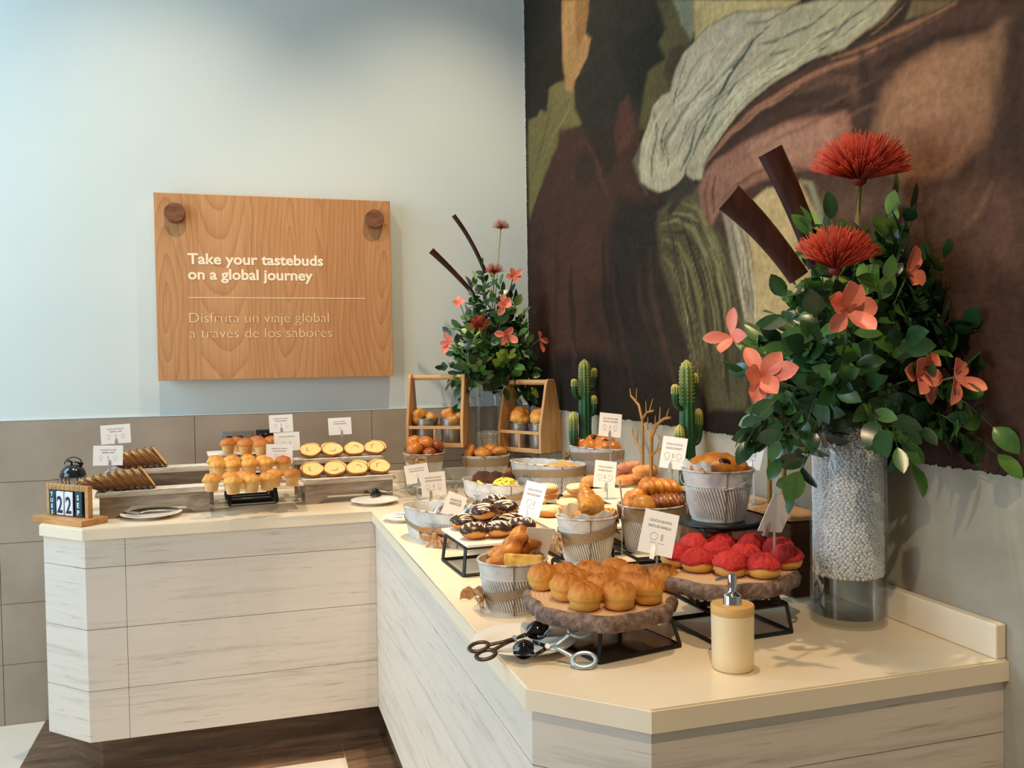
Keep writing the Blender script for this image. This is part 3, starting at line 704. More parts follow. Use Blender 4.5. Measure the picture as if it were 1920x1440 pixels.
    stroke((92,98,88), 0.0041, 0.0076, 0.61, [(-1.878, 2.261), (-1.829, 2.243), (-1.757, 2.221), (-1.696, 2.205), (-1.593, 2.188), (-1.538, 2.164)])
    stroke((92,98,88), 0.0061, 0.0078, 0.51, [(-1.846, 2.282), (-1.783, 2.253), (-1.703, 2.229), (-1.613, 2.209), (-1.507, 2.164), (-1.441, 2.115)])
    stroke((128,120,104), 0.0028, 0.0070, 0.52, [(-2.068, 2.177), (-2.033, 2.177), (-1.965, 2.172), (-1.887, 2.166), (-1.813, 2.153), (-1.743, 2.133)])
    stroke((92,98,88), 0.0049, 0.0069, 0.43, [(-2.237, 2.152), (-2.132, 2.154), (-2.021, 2.151), (-1.908, 2.137), (-1.793, 2.109), (-1.724, 2.078)])
    stroke((104,104,92), 0.0051, 0.0083, 0.63, [(-1.577, 2.206), (-1.532, 2.18), (-1.507, 2.165), (-1.452, 2.136), (-1.425, 2.1), (-1.417, 2.075)])
    stroke((104,104,92), 0.0055, 0.0074, 0.51, [(-1.959, 2.282), (-1.907, 2.267), (-1.837, 2.241), (-1.759, 2.218), (-1.668, 2.201), (-1.6, 2.186)])
    stroke((186,178,154), 0.0035, 0.0056, 0.68, [(-2.147, 2.175), (-2.083, 2.175), (-1.98, 2.168), (-1.86, 2.158), (-1.793, 2.138), (-1.697, 2.1)])
    stroke((198,188,160), 0.0029, 0.0057, 0.63, [(-2.086, 2.194), (-2.016, 2.19), (-1.919, 2.176), (-1.805, 2.165), (-1.707, 2.137), (-1.65, 2.11)])
    stroke((208,192,164), 0.0063, 0.0063, 0.80, [(-1.802, 2.323), (-1.731, 2.298), (-1.669, 2.266), (-1.607, 2.234), (-1.508, 2.217), (-1.457, 2.191)])
    stroke((208,192,164), 0.0038, 0.0056, 0.74, [(-2.219, 2.152), (-2.112, 2.151), (-1.994, 2.15), (-1.841, 2.118), (-1.745, 2.073), (-1.652, 2.015)])
    stroke((198,188,160), 0.0057, 0.0059, 0.81, [(-1.931, 2.289), (-1.886, 2.272), (-1.84, 2.251), (-1.789, 2.238), (-1.73, 2.226), (-1.671, 2.21)])
    stroke((198,188,160), 0.0021, 0.0053, 0.72, [(-2.257, 2.208), (-2.207, 2.189), (-2.128, 2.173), (-2.023, 2.17), (-1.914, 2.163), (-1.838, 2.146)])
    stroke((186,178,154), 0.0028, 0.0063, 0.73, [(-1.801, 2.279), (-1.751, 2.263), (-1.684, 2.235), (-1.627, 2.219), (-1.532, 2.194), (-1.464, 2.153)])
    stroke((208,192,164), 0.0048, 0.0069, 0.60, [(-1.469, 2.248), (-1.41, 2.229), (-1.367, 2.203), (-1.331, 2.172), (-1.302, 2.135), (-1.292, 2.074)])
    stroke((208,192,164), 0.0051, 0.0061, 0.85, [(-1.845, 2.226), (-1.791, 2.216), (-1.735, 2.2), (-1.655, 2.192), (-1.606, 2.165), (-1.548, 2.14)])
    stroke((198,188,160), 0.0050, 0.0062, 0.56, [(-1.837, 2.23), (-1.783, 2.216), (-1.684, 2.2), (-1.623, 2.183), (-1.566, 2.155), (-1.52, 2.128)])
    stroke((198,188,160), 0.0040, 0.0064, 0.70, [(-1.691, 2.274), (-1.644, 2.258), (-1.621, 2.246), (-1.577, 2.225), (-1.508, 2.217), (-1.483, 2.203)])
    stroke((198,188,160), 0.0041, 0.0057, 0.80, [(-2.072, 2.167), (-2.006, 2.161), (-1.924, 2.161), (-1.849, 2.144), (-1.781, 2.128), (-1.719, 2.098)])
    stroke((186,178,154), 0.0048, 0.0065, 0.78, [(-1.713, 2.317), (-1.657, 2.283), (-1.594, 2.252), (-1.512, 2.227), (-1.461, 2.205), (-1.401, 2.163)])
    stroke((198,188,160), 0.0034, 0.0064, 0.82, [(-1.742, 2.21), (-1.674, 2.199), (-1.61, 2.182), (-1.528, 2.145), (-1.484, 2.113), (-1.451, 2.071)])
    stroke((208,192,164), 0.0039, 0.0062, 0.52, [(-1.746, 2.322), (-1.704, 2.302), (-1.657, 2.283), (-1.637, 2.275), (-1.598, 2.253), (-1.574, 2.241)])
    stroke((186,178,154), 0.0038, 0.0059, 0.80, [(-1.876, 2.287), (-1.857, 2.281), (-1.812, 2.261), (-1.786, 2.253), (-1.76, 2.244), (-1.739, 2.235)])
    stroke((208,192,164), 0.0036, 0.0065, 0.81, [(-1.696, 2.204), (-1.623, 2.197), (-1.569, 2.175), (-1.517, 2.146), (-1.488, 2.132), (-1.455, 2.095)])
    stroke((208,192,164), 0.0023, 0.0054, 0.68, [(-2.231, 2.154), (-2.162, 2.155), (-2.047, 2.155), (-1.934, 2.147), (-1.857, 2.13), (-1.754, 2.095)])
    stroke((208,192,164), 0.0029, 0.0062, 0.60, [(-1.886, 2.258), (-1.812, 2.233), (-1.733, 2.211), (-1.633, 2.194), (-1.549, 2.158), (-1.474, 2.114)])
    stroke((186,178,154), 0.0026, 0.0053, 0.60, [(-2.317, 2.192), (-2.241, 2.168), (-2.149, 2.158), (-1.999, 2.155), (-1.89, 2.138), (-1.781, 2.109)])
    stroke((198,188,160), 0.0046, 0.0057, 0.64, [(-2.086, 2.166), (-2.016, 2.159), (-1.903, 2.149), (-1.832, 2.134), (-1.761, 2.111), (-1.668, 2.062)])
    stroke((186,178,154), 0.0049, 0.0056, 0.53, [(-2.135, 2.249), (-2.061, 2.229), (-1.983, 2.205), (-1.885, 2.198), (-1.788, 2.181), (-1.689, 2.154)])
    stroke((186,178,154), 0.0026, 0.0061, 0.69, [(-1.816, 2.175), (-1.785, 2.168), (-1.756, 2.159), (-1.719, 2.149), (-1.657, 2.124), (-1.625, 2.109)])
    stroke((186,178,154), 0.0042, 0.0067, 0.67, [(-1.619, 2.342), (-1.562, 2.305), (-1.509, 2.266), (-1.432, 2.239), (-1.379, 2.22), (-1.331, 2.172)])
    stroke((208,192,164), 0.0051, 0.0057, 0.64, [(-2.104, 2.188), (-2.007, 2.181), (-1.94, 2.174), (-1.83, 2.163), (-1.761, 2.144), (-1.663, 2.105)])
    stroke((198,188,160), 0.0023, 0.0054, 0.56, [(-2.121, 2.156), (-2.083, 2.159), (-2.051, 2.156), (-2.006, 2.153), (-1.934, 2.145), (-1.9, 2.136)])
    stroke((84,58,48), 0.0023, 0.0142, 0.34, [(-1.924, 1.982), (-2.011, 1.985), (-2.095, 1.989), (-2.173, 1.988), (-2.249, 1.993), (-2.314, 1.998)])
    stroke((84,58,48), 0.0032, 0.0137, 0.18, [(-1.863, 2.007), (-1.993, 2.033), (-2.131, 2.033), (-2.29, 2.037), (-2.391, 2.043), (-2.486, 2.048)])
    stroke((84,58,48), 0.0018, 0.0133, 0.31, [(-2.117, 2.021), (-2.202, 2.02), (-2.238, 2.023), (-2.312, 2.027), (-2.379, 2.031), (-2.41, 2.032)])
    stroke((98,68,56), 0.0042, 0.0129, 0.20, [(-2.251, 1.994), (-2.282, 1.998), (-2.315, 2.003), (-2.348, 2.005), (-2.406, 2.009), (-2.436, 2.014)])
    stroke((98,68,56), 0.0032, 0.0140, 0.18, [(-1.885, 1.981), (-2.019, 1.992), (-2.099, 1.993), (-2.218, 1.994), (-2.315, 2.005), (-2.377, 2.007)])
    stroke((84,58,48), 0.0047, 0.0132, 0.20, [(-2.104, 1.994), (-2.183, 1.995), (-2.251, 2), (-2.321, 2.005), (-2.383, 2.01), (-2.437, 2.014)])
    stroke((84,58,48), 0.0055, 0.0160, 0.32, [(-1.683, 1.846), (-1.757, 1.869), (-1.826, 1.893), (-1.862, 1.902), (-1.931, 1.922), (-1.974, 1.92)])
    stroke((98,68,56), 0.0037, 0.0129, 0.34, [(-2.156, 2.017), (-2.236, 2.016), (-2.305, 2.022), (-2.372, 2.026), (-2.433, 2.031), (-2.491, 2.035)])
    stroke((168,122,100), 0.0054, 0.0177, 0.28, [(-1.769, 1.929), (-1.849, 1.952), (-1.962, 1.979), (-2.095, 1.979), (-2.206, 1.983), (-2.306, 1.991)])
    stroke((168,122,100), 0.0051, 0.0172, 0.32, [(-1.865, 1.916), (-1.941, 1.932), (-2.06, 1.93), (-2.166, 1.93), (-2.227, 1.941), (-2.313, 1.953)])
    stroke((156,112,92), 0.0031, 0.0173, 0.28, [(-1.804, 1.916), (-1.916, 1.947), (-2.037, 1.953), (-2.149, 1.954), (-2.247, 1.964), (-2.339, 1.973)])
    stroke((156,112,92), 0.0036, 0.0162, 0.19, [(-2.036, 2.016), (-2.115, 2.018), (-2.2, 2.02), (-2.276, 2.021), (-2.343, 2.025), (-2.406, 2.029)])
    stroke((168,122,100), 0.0039, 0.0176, 0.30, [(-1.902, 1.926), (-1.976, 1.93), (-2.02, 1.929), (-2.094, 1.931), (-2.134, 1.927), (-2.199, 1.933)])
    stroke((168,122,100), 0.0046, 0.0160, 0.29, [(-2.112, 1.948), (-2.181, 1.95), (-2.245, 1.96), (-2.306, 1.966), (-2.362, 1.973), (-2.413, 1.98)])
    stroke((156,112,92), 0.0022, 0.0154, 0.28, [(-1.971, 2.08), (-2.116, 2.087), (-2.294, 2.089), (-2.41, 2.088), (-2.509, 2.09), (-2.599, 2.094)])
    stroke((126,118,84), 0.0017, 0.0047, 0.56, [(-1.618, 1.593), (-1.636, 1.546), (-1.655, 1.498), (-1.667, 1.451), (-1.672, 1.404), (-1.684, 1.359)])
    stroke((140,132,96), 0.0016, 0.0048, 0.56, [(-1.593, 1.516), (-1.599, 1.495), (-1.615, 1.47), (-1.618, 1.448), (-1.628, 1.426), (-1.643, 1.38)])
    stroke((140,132,96), 0.0024, 0.0044, 0.51, [(-1.743, 1.796), (-1.806, 1.72), (-1.825, 1.668), (-1.841, 1.618), (-1.854, 1.546), (-1.858, 1.492)])
    stroke((140,132,96), 0.0033, 0.0045, 0.63, [(-1.772, 1.716), (-1.794, 1.664), (-1.805, 1.638), (-1.821, 1.59), (-1.82, 1.541), (-1.826, 1.513)])
    stroke((126,118,84), 0.0021, 0.0046, 0.74, [(-1.72, 1.654), (-1.729, 1.629), (-1.749, 1.582), (-1.76, 1.532), (-1.765, 1.483), (-1.773, 1.435)])
    stroke((126,118,84), 0.0021, 0.0048, 0.79, [(-1.529, 1.705), (-1.572, 1.636), (-1.604, 1.565), (-1.626, 1.496), (-1.644, 1.429), (-1.668, 1.36)])
    stroke((140,132,96), 0.0030, 0.0045, 0.61, [(-1.63, 1.902), (-1.698, 1.818), (-1.757, 1.74), (-1.808, 1.638), (-1.821, 1.568), (-1.836, 1.489)])
    stroke((140,132,96), 0.0028, 0.0046, 0.75, [(-1.603, 1.86), (-1.663, 1.782), (-1.706, 1.706), (-1.741, 1.634), (-1.766, 1.559), (-1.779, 1.483)])
    stroke((126,118,84), 0.0034, 0.0047, 0.71, [(-1.598, 1.925), (-1.627, 1.899), (-1.649, 1.872), (-1.674, 1.845), (-1.71, 1.79), (-1.728, 1.766)])
    stroke((140,132,96), 0.0019, 0.0046, 0.51, [(-1.625, 1.776), (-1.678, 1.703), (-1.702, 1.653), (-1.731, 1.577), (-1.735, 1.507), (-1.75, 1.458)])
    stroke((126,118,84), 0.0021, 0.0045, 0.56, [(-1.618, 1.931), (-1.686, 1.849), (-1.728, 1.794), (-1.792, 1.718), (-1.819, 1.643), (-1.838, 1.593)])
    stroke((140,132,96), 0.0032, 0.0045, 0.79, [(-1.716, 1.762), (-1.748, 1.714), (-1.768, 1.659), (-1.79, 1.611), (-1.795, 1.563), (-1.803, 1.515)])
    stroke((126,118,84), 0.0036, 0.0049, 0.59, [(-1.495, 1.779), (-1.529, 1.705), (-1.556, 1.66), (-1.595, 1.59), (-1.61, 1.541), (-1.626, 1.497)])
    stroke((126,118,84), 0.0025, 0.0046, 0.60, [(-1.669, 1.729), (-1.69, 1.679), (-1.71, 1.629), (-1.731, 1.577), (-1.744, 1.508), (-1.756, 1.458)])
    stroke((126,118,84), 0.0035, 0.0046, 0.62, [(-1.679, 1.756), (-1.72, 1.682), (-1.752, 1.605), (-1.763, 1.533), (-1.779, 1.462), (-1.787, 1.387)])
    stroke((126,118,84), 0.0030, 0.0046, 0.57, [(-1.664, 1.812), (-1.707, 1.761), (-1.742, 1.712), (-1.748, 1.687), (-1.773, 1.633), (-1.787, 1.586)])
    stroke((140,132,96), 0.0028, 0.0047, 0.75, [(-1.562, 1.818), (-1.608, 1.743), (-1.648, 1.673), (-1.679, 1.6), (-1.702, 1.526), (-1.72, 1.458)])
    stroke((126,118,84), 0.0019, 0.0049, 0.54, [(-1.511, 1.679), (-1.541, 1.609), (-1.564, 1.562), (-1.586, 1.492), (-1.611, 1.426), (-1.636, 1.361)])
    stroke((60,54,40), 0.0021, 0.0065, 0.52, [(-1.499, 1.808), (-1.516, 1.78), (-1.53, 1.755), (-1.55, 1.709), (-1.559, 1.684), (-1.579, 1.663)])
    stroke((60,54,40), 0.0047, 0.0062, 0.66, [(-1.614, 1.746), (-1.658, 1.67), (-1.682, 1.6), (-1.702, 1.528), (-1.716, 1.458), (-1.739, 1.385)])
    stroke((52,46,34), 0.0041, 0.0063, 0.61, [(-1.543, 1.876), (-1.566, 1.824), (-1.617, 1.745), (-1.646, 1.7), (-1.673, 1.649), (-1.691, 1.601)])
    stroke((60,54,40), 0.0025, 0.0058, 0.62, [(-1.867, 1.517), (-1.867, 1.496), (-1.866, 1.445), (-1.868, 1.419), (-1.876, 1.394), (-1.873, 1.368)])
    stroke((52,46,34), 0.0048, 0.0064, 0.63, [(-1.536, 1.872), (-1.569, 1.82), (-1.595, 1.774), (-1.627, 1.724), (-1.655, 1.672), (-1.673, 1.622)])
    stroke((52,46,34), 0.0022, 0.0064, 0.67, [(-1.569, 1.635), (-1.588, 1.587), (-1.601, 1.564), (-1.616, 1.521), (-1.626, 1.497), (-1.638, 1.448)])
    stroke((52,46,34), 0.0019, 0.0059, 0.70, [(-1.772, 1.743), (-1.808, 1.666), (-1.841, 1.592), (-1.84, 1.517), (-1.852, 1.442), (-1.857, 1.368)])
    stroke((52,46,34), 0.0018, 0.0059, 0.64, [(-1.708, 1.855), (-1.792, 1.748), (-1.831, 1.67), (-1.86, 1.593), (-1.864, 1.518), (-1.874, 1.443)])
    stroke((60,54,40), 0.0028, 0.0065, 0.79, [(-1.47, 1.772), (-1.501, 1.701), (-1.531, 1.631), (-1.564, 1.564), (-1.586, 1.493), (-1.615, 1.426)])
    stroke((52,46,34), 0.0041, 0.0066, 0.70, [(-1.454, 1.878), (-1.485, 1.802), (-1.508, 1.732), (-1.558, 1.634), (-1.587, 1.564), (-1.613, 1.496)])
    stroke((60,54,40), 0.0044, 0.0059, 0.53, [(-1.777, 1.69), (-1.796, 1.64), (-1.818, 1.565), (-1.823, 1.515), (-1.83, 1.467), (-1.83, 1.416)])
    stroke((60,54,40), 0.0018, 0.0061, 0.55, [(-1.628, 1.806), (-1.684, 1.729), (-1.711, 1.655), (-1.746, 1.582), (-1.756, 1.508), (-1.775, 1.412)])
    stroke((52,46,34), 0.0036, 0.0062, 0.77, [(-1.679, 1.6), (-1.694, 1.55), (-1.699, 1.526), (-1.705, 1.505), (-1.711, 1.478), (-1.722, 1.434)])
    stroke((60,54,40), 0.0021, 0.0065, 0.79, [(-1.51, 1.652), (-1.527, 1.607), (-1.563, 1.538), (-1.586, 1.468), (-1.601, 1.421), (-1.623, 1.359)])
    stroke((60,54,40), 0.0030, 0.0059, 0.62, [(-1.696, 1.85), (-1.743, 1.799), (-1.803, 1.72), (-1.833, 1.643), (-1.854, 1.569), (-1.861, 1.494)])
    stroke((60,54,40), 0.0045, 0.0061, 0.71, [(-1.7, 1.733), (-1.723, 1.683), (-1.758, 1.609), (-1.774, 1.537), (-1.779, 1.488), (-1.79, 1.415)])
    stroke((60,54,40), 0.0031, 0.0065, 0.59, [(-1.478, 1.83), (-1.505, 1.755), (-1.532, 1.704), (-1.569, 1.633), (-1.585, 1.589), (-1.616, 1.518)])
    stroke((52,46,34), 0.0022, 0.0064, 0.54, [(-1.546, 1.68), (-1.575, 1.61), (-1.6, 1.543), (-1.616, 1.493), (-1.644, 1.426), (-1.662, 1.36)])
    stroke((126,92,72), 0.0066, 0.0275, 0.18, [(-2.669, 1.754), (-2.627, 1.689), (-2.601, 1.644), (-2.559, 1.574), (-2.527, 1.527), (-2.479, 1.453)])
    stroke((112,80,62), 0.0058, 0.0283, 0.22, [(-2.636, 1.877), (-2.589, 1.826), (-2.549, 1.79), (-2.493, 1.735), (-2.457, 1.696), (-2.387, 1.638)])
    stroke((126,92,72), 0.0054, 0.0257, 0.16, [(-2.753, 1.94), (-2.73, 1.877), (-2.701, 1.812), (-2.68, 1.77), (-2.644, 1.707), (-2.617, 1.662)])
    stroke((126,92,72), 0.0034, 0.0288, 0.24, [(-2.559, 1.738), (-2.542, 1.717), (-2.506, 1.678), (-2.471, 1.636), (-2.45, 1.614), (-2.409, 1.571)])
    stroke((112,80,62), 0.0047, 0.0254, 0.13, [(-2.753, 1.703), (-2.745, 1.677), (-2.728, 1.629), (-2.709, 1.578), (-2.69, 1.527), (-2.677, 1.471)])
    stroke((126,92,72), 0.0057, 0.0254, 0.21, [(-2.739, 1.758), (-2.733, 1.734), (-2.725, 1.71), (-2.703, 1.662), (-2.693, 1.639), (-2.684, 1.611)])
    stroke((112,80,62), 0.0062, 0.0270, 0.16, [(-2.703, 1.779), (-2.667, 1.712), (-2.629, 1.645), (-2.59, 1.575), (-2.553, 1.502), (-2.507, 1.424)])
    stroke((66,46,38), 0.0076, 0.0260, 0.17, [(-2.733, 1.978), (-2.712, 1.946), (-2.688, 1.91), (-2.654, 1.852), (-2.627, 1.813), (-2.576, 1.758)])
    stroke((66,46,38), 0.0055, 0.0266, 0.24, [(-2.72, 1.927), (-2.692, 1.868), (-2.658, 1.808), (-2.613, 1.751), (-2.565, 1.689), (-2.515, 1.625)])
    stroke((66,46,38), 0.0052, 0.0277, 0.27, [(-2.633, 1.718), (-2.606, 1.675), (-2.579, 1.633), (-2.547, 1.587), (-2.519, 1.537), (-2.487, 1.49)])
    stroke((66,46,38), 0.0042, 0.0252, 0.28, [(-2.765, 1.884), (-2.745, 1.812), (-2.735, 1.766), (-2.718, 1.718), (-2.696, 1.671), (-2.675, 1.625)])
    stroke((76,54,44), 0.0057, 0.0250, 0.27, [(-2.765, 1.916), (-2.756, 1.895), (-2.745, 1.849), (-2.732, 1.805), (-2.724, 1.78), (-2.707, 1.735)])
    stroke((66,46,38), 0.0049, 0.0285, 0.18, [(-2.604, 1.8), (-2.571, 1.764), (-2.536, 1.727), (-2.5, 1.686), (-2.44, 1.624), (-2.397, 1.579)])
    stroke((66,46,38), 0.0083, 0.0287, 0.26, [(-2.579, 1.756), (-2.542, 1.717), (-2.509, 1.677), (-2.489, 1.655), (-2.453, 1.613), (-2.411, 1.571)])
    stroke((90,60,48), 0.0128, 0.0232, 0.42, [(-0.348, 1.612), (-0.347, 1.582), (-0.351, 1.515), (-0.355, 1.452), (-0.354, 1.417), (-0.372, 1.355)])
    stroke((78,54,42), 0.0069, 0.0176, 0.26, [(-1.251, 1.758), (-1.257, 1.674), (-1.288, 1.589), (-1.338, 1.511), (-1.369, 1.458), (-1.417, 1.379)])
    stroke((78,54,42), 0.0079, 0.0172, 0.40, [(-1.32, 1.725), (-1.326, 1.642), (-1.375, 1.562), (-1.419, 1.478), (-1.465, 1.404), (-1.517, 1.325)])
    stroke((78,54,42), 0.0085, 0.0219, 0.41, [(-0.589, 1.917), (-0.58, 1.822), (-0.564, 1.728), (-0.573, 1.637), (-0.587, 1.536), (-0.604, 1.479)])
    stroke((78,54,42), 0.0092, 0.0214, 0.35, [(-0.677, 1.846), (-0.663, 1.782), (-0.668, 1.754), (-0.648, 1.691), (-0.653, 1.663), (-0.674, 1.6)])
    stroke((90,60,48), 0.0122, 0.0218, 0.46, [(-0.589, 1.571), (-0.594, 1.538), (-0.605, 1.509), (-0.608, 1.442), (-0.607, 1.411), (-0.618, 1.381)])
    stroke((78,54,42), 0.0117, 0.0199, 0.29, [(-0.879, 1.737), (-0.887, 1.674), (-0.916, 1.583), (-0.939, 1.524), (-0.958, 1.464), (-0.995, 1.382)])
    stroke((78,54,42), 0.0084, 0.0178, 0.49, [(-1.255, 1.76), (-1.253, 1.704), (-1.26, 1.648), (-1.292, 1.591), (-1.315, 1.537), (-1.353, 1.48)])
    stroke((90,60,48), 0.0143, 0.0217, 0.39, [(-0.587, 1.695), (-0.597, 1.631), (-0.602, 1.601), (-0.618, 1.539), (-0.617, 1.505), (-0.639, 1.446)])
    stroke((78,54,42), 0.0076, 0.0216, 0.40, [(-0.633, 1.943), (-0.63, 1.851), (-0.62, 1.753), (-0.612, 1.691), (-0.638, 1.601), (-0.648, 1.541)])
    stroke((78,54,42), 0.0110, 0.0172, 0.37, [(-1.32, 1.725), (-1.322, 1.642), (-1.379, 1.562), (-1.419, 1.478), (-1.465, 1.402), (-1.514, 1.328)])
    stroke((90,60,48), 0.0089, 0.0193, 0.43, [(-1.001, 1.579), (-1.01, 1.551), (-1.032, 1.491), (-1.051, 1.465), (-1.068, 1.41), (-1.086, 1.381)])
    stroke((78,54,42), 0.0053, 0.0175, 0.27, [(-1.302, 1.811), (-1.308, 1.73), (-1.314, 1.671), (-1.333, 1.613), (-1.386, 1.533), (-1.415, 1.48)])
    stroke((90,60,48), 0.0092, 0.0174, 0.42, [(-1.326, 1.807), (-1.328, 1.724), (-1.334, 1.669), (-1.357, 1.615), (-1.397, 1.532), (-1.441, 1.478)])
    stroke((78,54,42), 0.0126, 0.0238, 0.43, [(-0.267, 1.887), (-0.264, 1.815), (-0.254, 1.752), (-0.235, 1.655), (-0.24, 1.589), (-0.244, 1.522)])
    stroke((78,54,42), 0.0133, 0.0218, 0.30, [(-0.588, 1.728), (-0.58, 1.661), (-0.59, 1.601), (-0.606, 1.54), (-0.616, 1.477), (-0.632, 1.416)])
    stroke((78,54,42), 0.0106, 0.0189, 0.35, [(-1.04, 1.754), (-1.042, 1.663), (-1.077, 1.574), (-1.121, 1.491), (-1.15, 1.405), (-1.188, 1.326)])
    stroke((90,60,48), 0.0109, 0.0179, 0.49, [(-1.238, 1.76), (-1.237, 1.708), (-1.244, 1.646), (-1.276, 1.592), (-1.311, 1.539), (-1.338, 1.485)])
    stroke((48,40,32), 0.0079, 0.0194, 0.43, [(-0.99, 1.873), (-0.992, 1.784), (-0.991, 1.725), (-1.007, 1.637), (-1.035, 1.579), (-1.075, 1.492)])
    stroke((42,36,30), 0.0068, 0.0189, 0.31, [(-1.073, 1.747), (-1.072, 1.72), (-1.08, 1.661), (-1.093, 1.633), (-1.114, 1.574), (-1.136, 1.547)])
    stroke((42,36,30), 0.0159, 0.0218, 0.55, [(-0.592, 1.819), (-0.583, 1.756), (-0.581, 1.696), (-0.597, 1.634), (-0.606, 1.538), (-0.634, 1.476)])
    stroke((42,36,30), 0.0120, 0.0187, 0.47, [(-1.099, 1.69), (-1.116, 1.628), (-1.124, 1.602), (-1.137, 1.571), (-1.15, 1.546), (-1.171, 1.518)])
    stroke((42,36,30), 0.0098, 0.0179, 0.44, [(-1.249, 1.845), (-1.251, 1.76), (-1.253, 1.703), (-1.265, 1.646), (-1.304, 1.562), (-1.334, 1.508)])
    stroke((42,36,30), 0.0102, 0.0189, 0.40, [(-1.049, 1.722), (-1.056, 1.661), (-1.087, 1.603), (-1.109, 1.548), (-1.135, 1.489), (-1.156, 1.434)])
    stroke((48,40,32), 0.0063, 0.0186, 0.31, [(-1.119, 1.918), (-1.118, 1.86), (-1.133, 1.771), (-1.126, 1.686), (-1.164, 1.599), (-1.202, 1.515)])
    stroke((48,40,32), 0.0104, 0.0236, 0.56, [(-0.279, 1.653), (-0.283, 1.582), (-0.289, 1.549), (-0.293, 1.483), (-0.305, 1.419), (-0.303, 1.386)])
    stroke((42,36,30), 0.0132, 0.0183, 0.30, [(-1.173, 1.739), (-1.189, 1.679), (-1.183, 1.65), (-1.205, 1.623), (-1.22, 1.571), (-1.245, 1.539)])
    stroke((42,36,30), 0.0093, 0.0198, 0.50, [(-0.926, 1.911), (-0.923, 1.823), (-0.936, 1.732), (-0.924, 1.672), (-0.971, 1.582), (-1.003, 1.493)])
    stroke((48,40,32), 0.0148, 0.0194, 0.42, [(-0.942, 1.757), (-0.949, 1.668), (-0.981, 1.584), (-1.023, 1.497), (-1.058, 1.406), (-1.093, 1.323)])
    stroke((48,40,32), 0.0124, 0.0174, 0.43, [(-1.288, 1.589), (-1.311, 1.537), (-1.342, 1.483), (-1.372, 1.431), (-1.405, 1.379), (-1.438, 1.329)])
    stroke((42,36,30), 0.0088, 0.0238, 0.30, [(-0.256, 1.787), (-0.231, 1.722), (-0.235, 1.655), (-0.247, 1.584), (-0.237, 1.517), (-0.234, 1.455)])
    stroke((48,40,32), 0.0138, 0.0192, 0.52, [(-0.981, 1.728), (-0.998, 1.635), (-1.03, 1.581), (-1.065, 1.49), (-1.105, 1.408), (-1.117, 1.35)])
    stroke((48,40,32), 0.0118, 0.0197, 0.59, [(-0.947, 1.761), (-0.93, 1.703), (-0.934, 1.673), (-0.957, 1.612), (-0.976, 1.582), (-0.999, 1.524)])
    stroke((48,40,32), 0.0134, 0.0191, 0.53, [(-1.056, 1.808), (-1.054, 1.752), (-1.053, 1.718), (-1.062, 1.689), (-1.065, 1.633), (-1.078, 1.602)])
    stroke((42,36,30), 0.0137, 0.0228, 0.31, [(-0.46, 2.023), (-0.423, 1.936), (-0.414, 1.871), (-0.41, 1.776), (-0.406, 1.678), (-0.415, 1.58)])
    stroke((48,40,32), 0.0108, 0.0193, 0.46, [(-0.961, 1.732), (-0.988, 1.64), (-1.006, 1.577), (-1.047, 1.492), (-1.072, 1.408), (-1.121, 1.323)])
    stroke((96,90,76), 0.0024, 0.0035, 0.66, [(-1.896, 1.838), (-1.901, 1.808), (-1.913, 1.778), (-1.921, 1.745), (-1.936, 1.699), (-1.938, 1.673)])
    stroke((96,90,76), 0.0027, 0.0036, 0.61, [(-1.865, 1.75), (-1.873, 1.722), (-1.875, 1.696), (-1.885, 1.653), (-1.89, 1.629), (-1.898, 1.599)])
    stroke((200,188,160), 0.0029, 0.0036, 0.79, [(-1.864, 1.688), (-1.869, 1.662), (-1.877, 1.635), (-1.879, 1.609), (-1.887, 1.581), (-1.894, 1.554)])
    stroke((200,188,160), 0.0018, 0.0035, 0.80, [(-1.937, 1.644), (-1.945, 1.614), (-1.944, 1.586), (-1.946, 1.557), (-1.951, 1.543), (-1.956, 1.512)])
    stroke((200,188,160), 0.0026, 0.0036, 0.64, [(-1.865, 1.748), (-1.873, 1.724), (-1.881, 1.708), (-1.88, 1.68), (-1.883, 1.668), (-1.893, 1.638)])
    stroke((200,188,160), 0.0023, 0.0035, 0.71, [(-1.915, 1.72), (-1.923, 1.691), (-1.93, 1.663), (-1.93, 1.648), (-1.94, 1.618), (-1.942, 1.588)])
    stroke((96,90,76), 0.0026, 0.0036, 0.73, [(-1.904, 1.657), (-1.903, 1.632), (-1.911, 1.618), (-1.911, 1.606), (-1.913, 1.576), (-1.916, 1.564)])
    stroke((96,90,76), 0.0019, 0.0036, 0.66, [(-1.881, 1.728), (-1.889, 1.717), (-1.889, 1.703), (-1.893, 1.673), (-1.901, 1.662), (-1.901, 1.646)])
    # dry-brush streaks
    g = rng.rand(NZ, NY); k = np.ones(7) / 7
    g = np.apply_along_axis(lambda r: np.convolve(r, k, 'same'), 1, g); g = np.apply_along_axis(lambda r: np.convolve(r, k, 'same'), 0, g)
    img *= (1 + (g - g.mean())[..., None] * 1.1)
    lum = img @ np.array([.25, .6, .15]); dk = np.clip(1 - lum * 9, 0, 1)[..., None]; img = img * (1 - .42 * dk) + lum[..., None] * .42 * dk; img *= (1 - .16 * dk) * np.array([1.03, 1.0, .92])
    img = np.clip(img, 0, 1)
    # ragged torn edge along the corner
    X = np.full(Y.shape, -.0042)
    Yb = Y.copy(); Yb[:, 0] += rng.rand(NZ) * .010 - .004
    Zb = Z.copy(); Zb[0, :] += rng.rand(NY) * .006
    co = np.stack([X, Yb, Zb], -1).reshape(-1, 3)
    n0 = NY * NZ
    idx = np.arange(n0).reshape(NZ, NY)
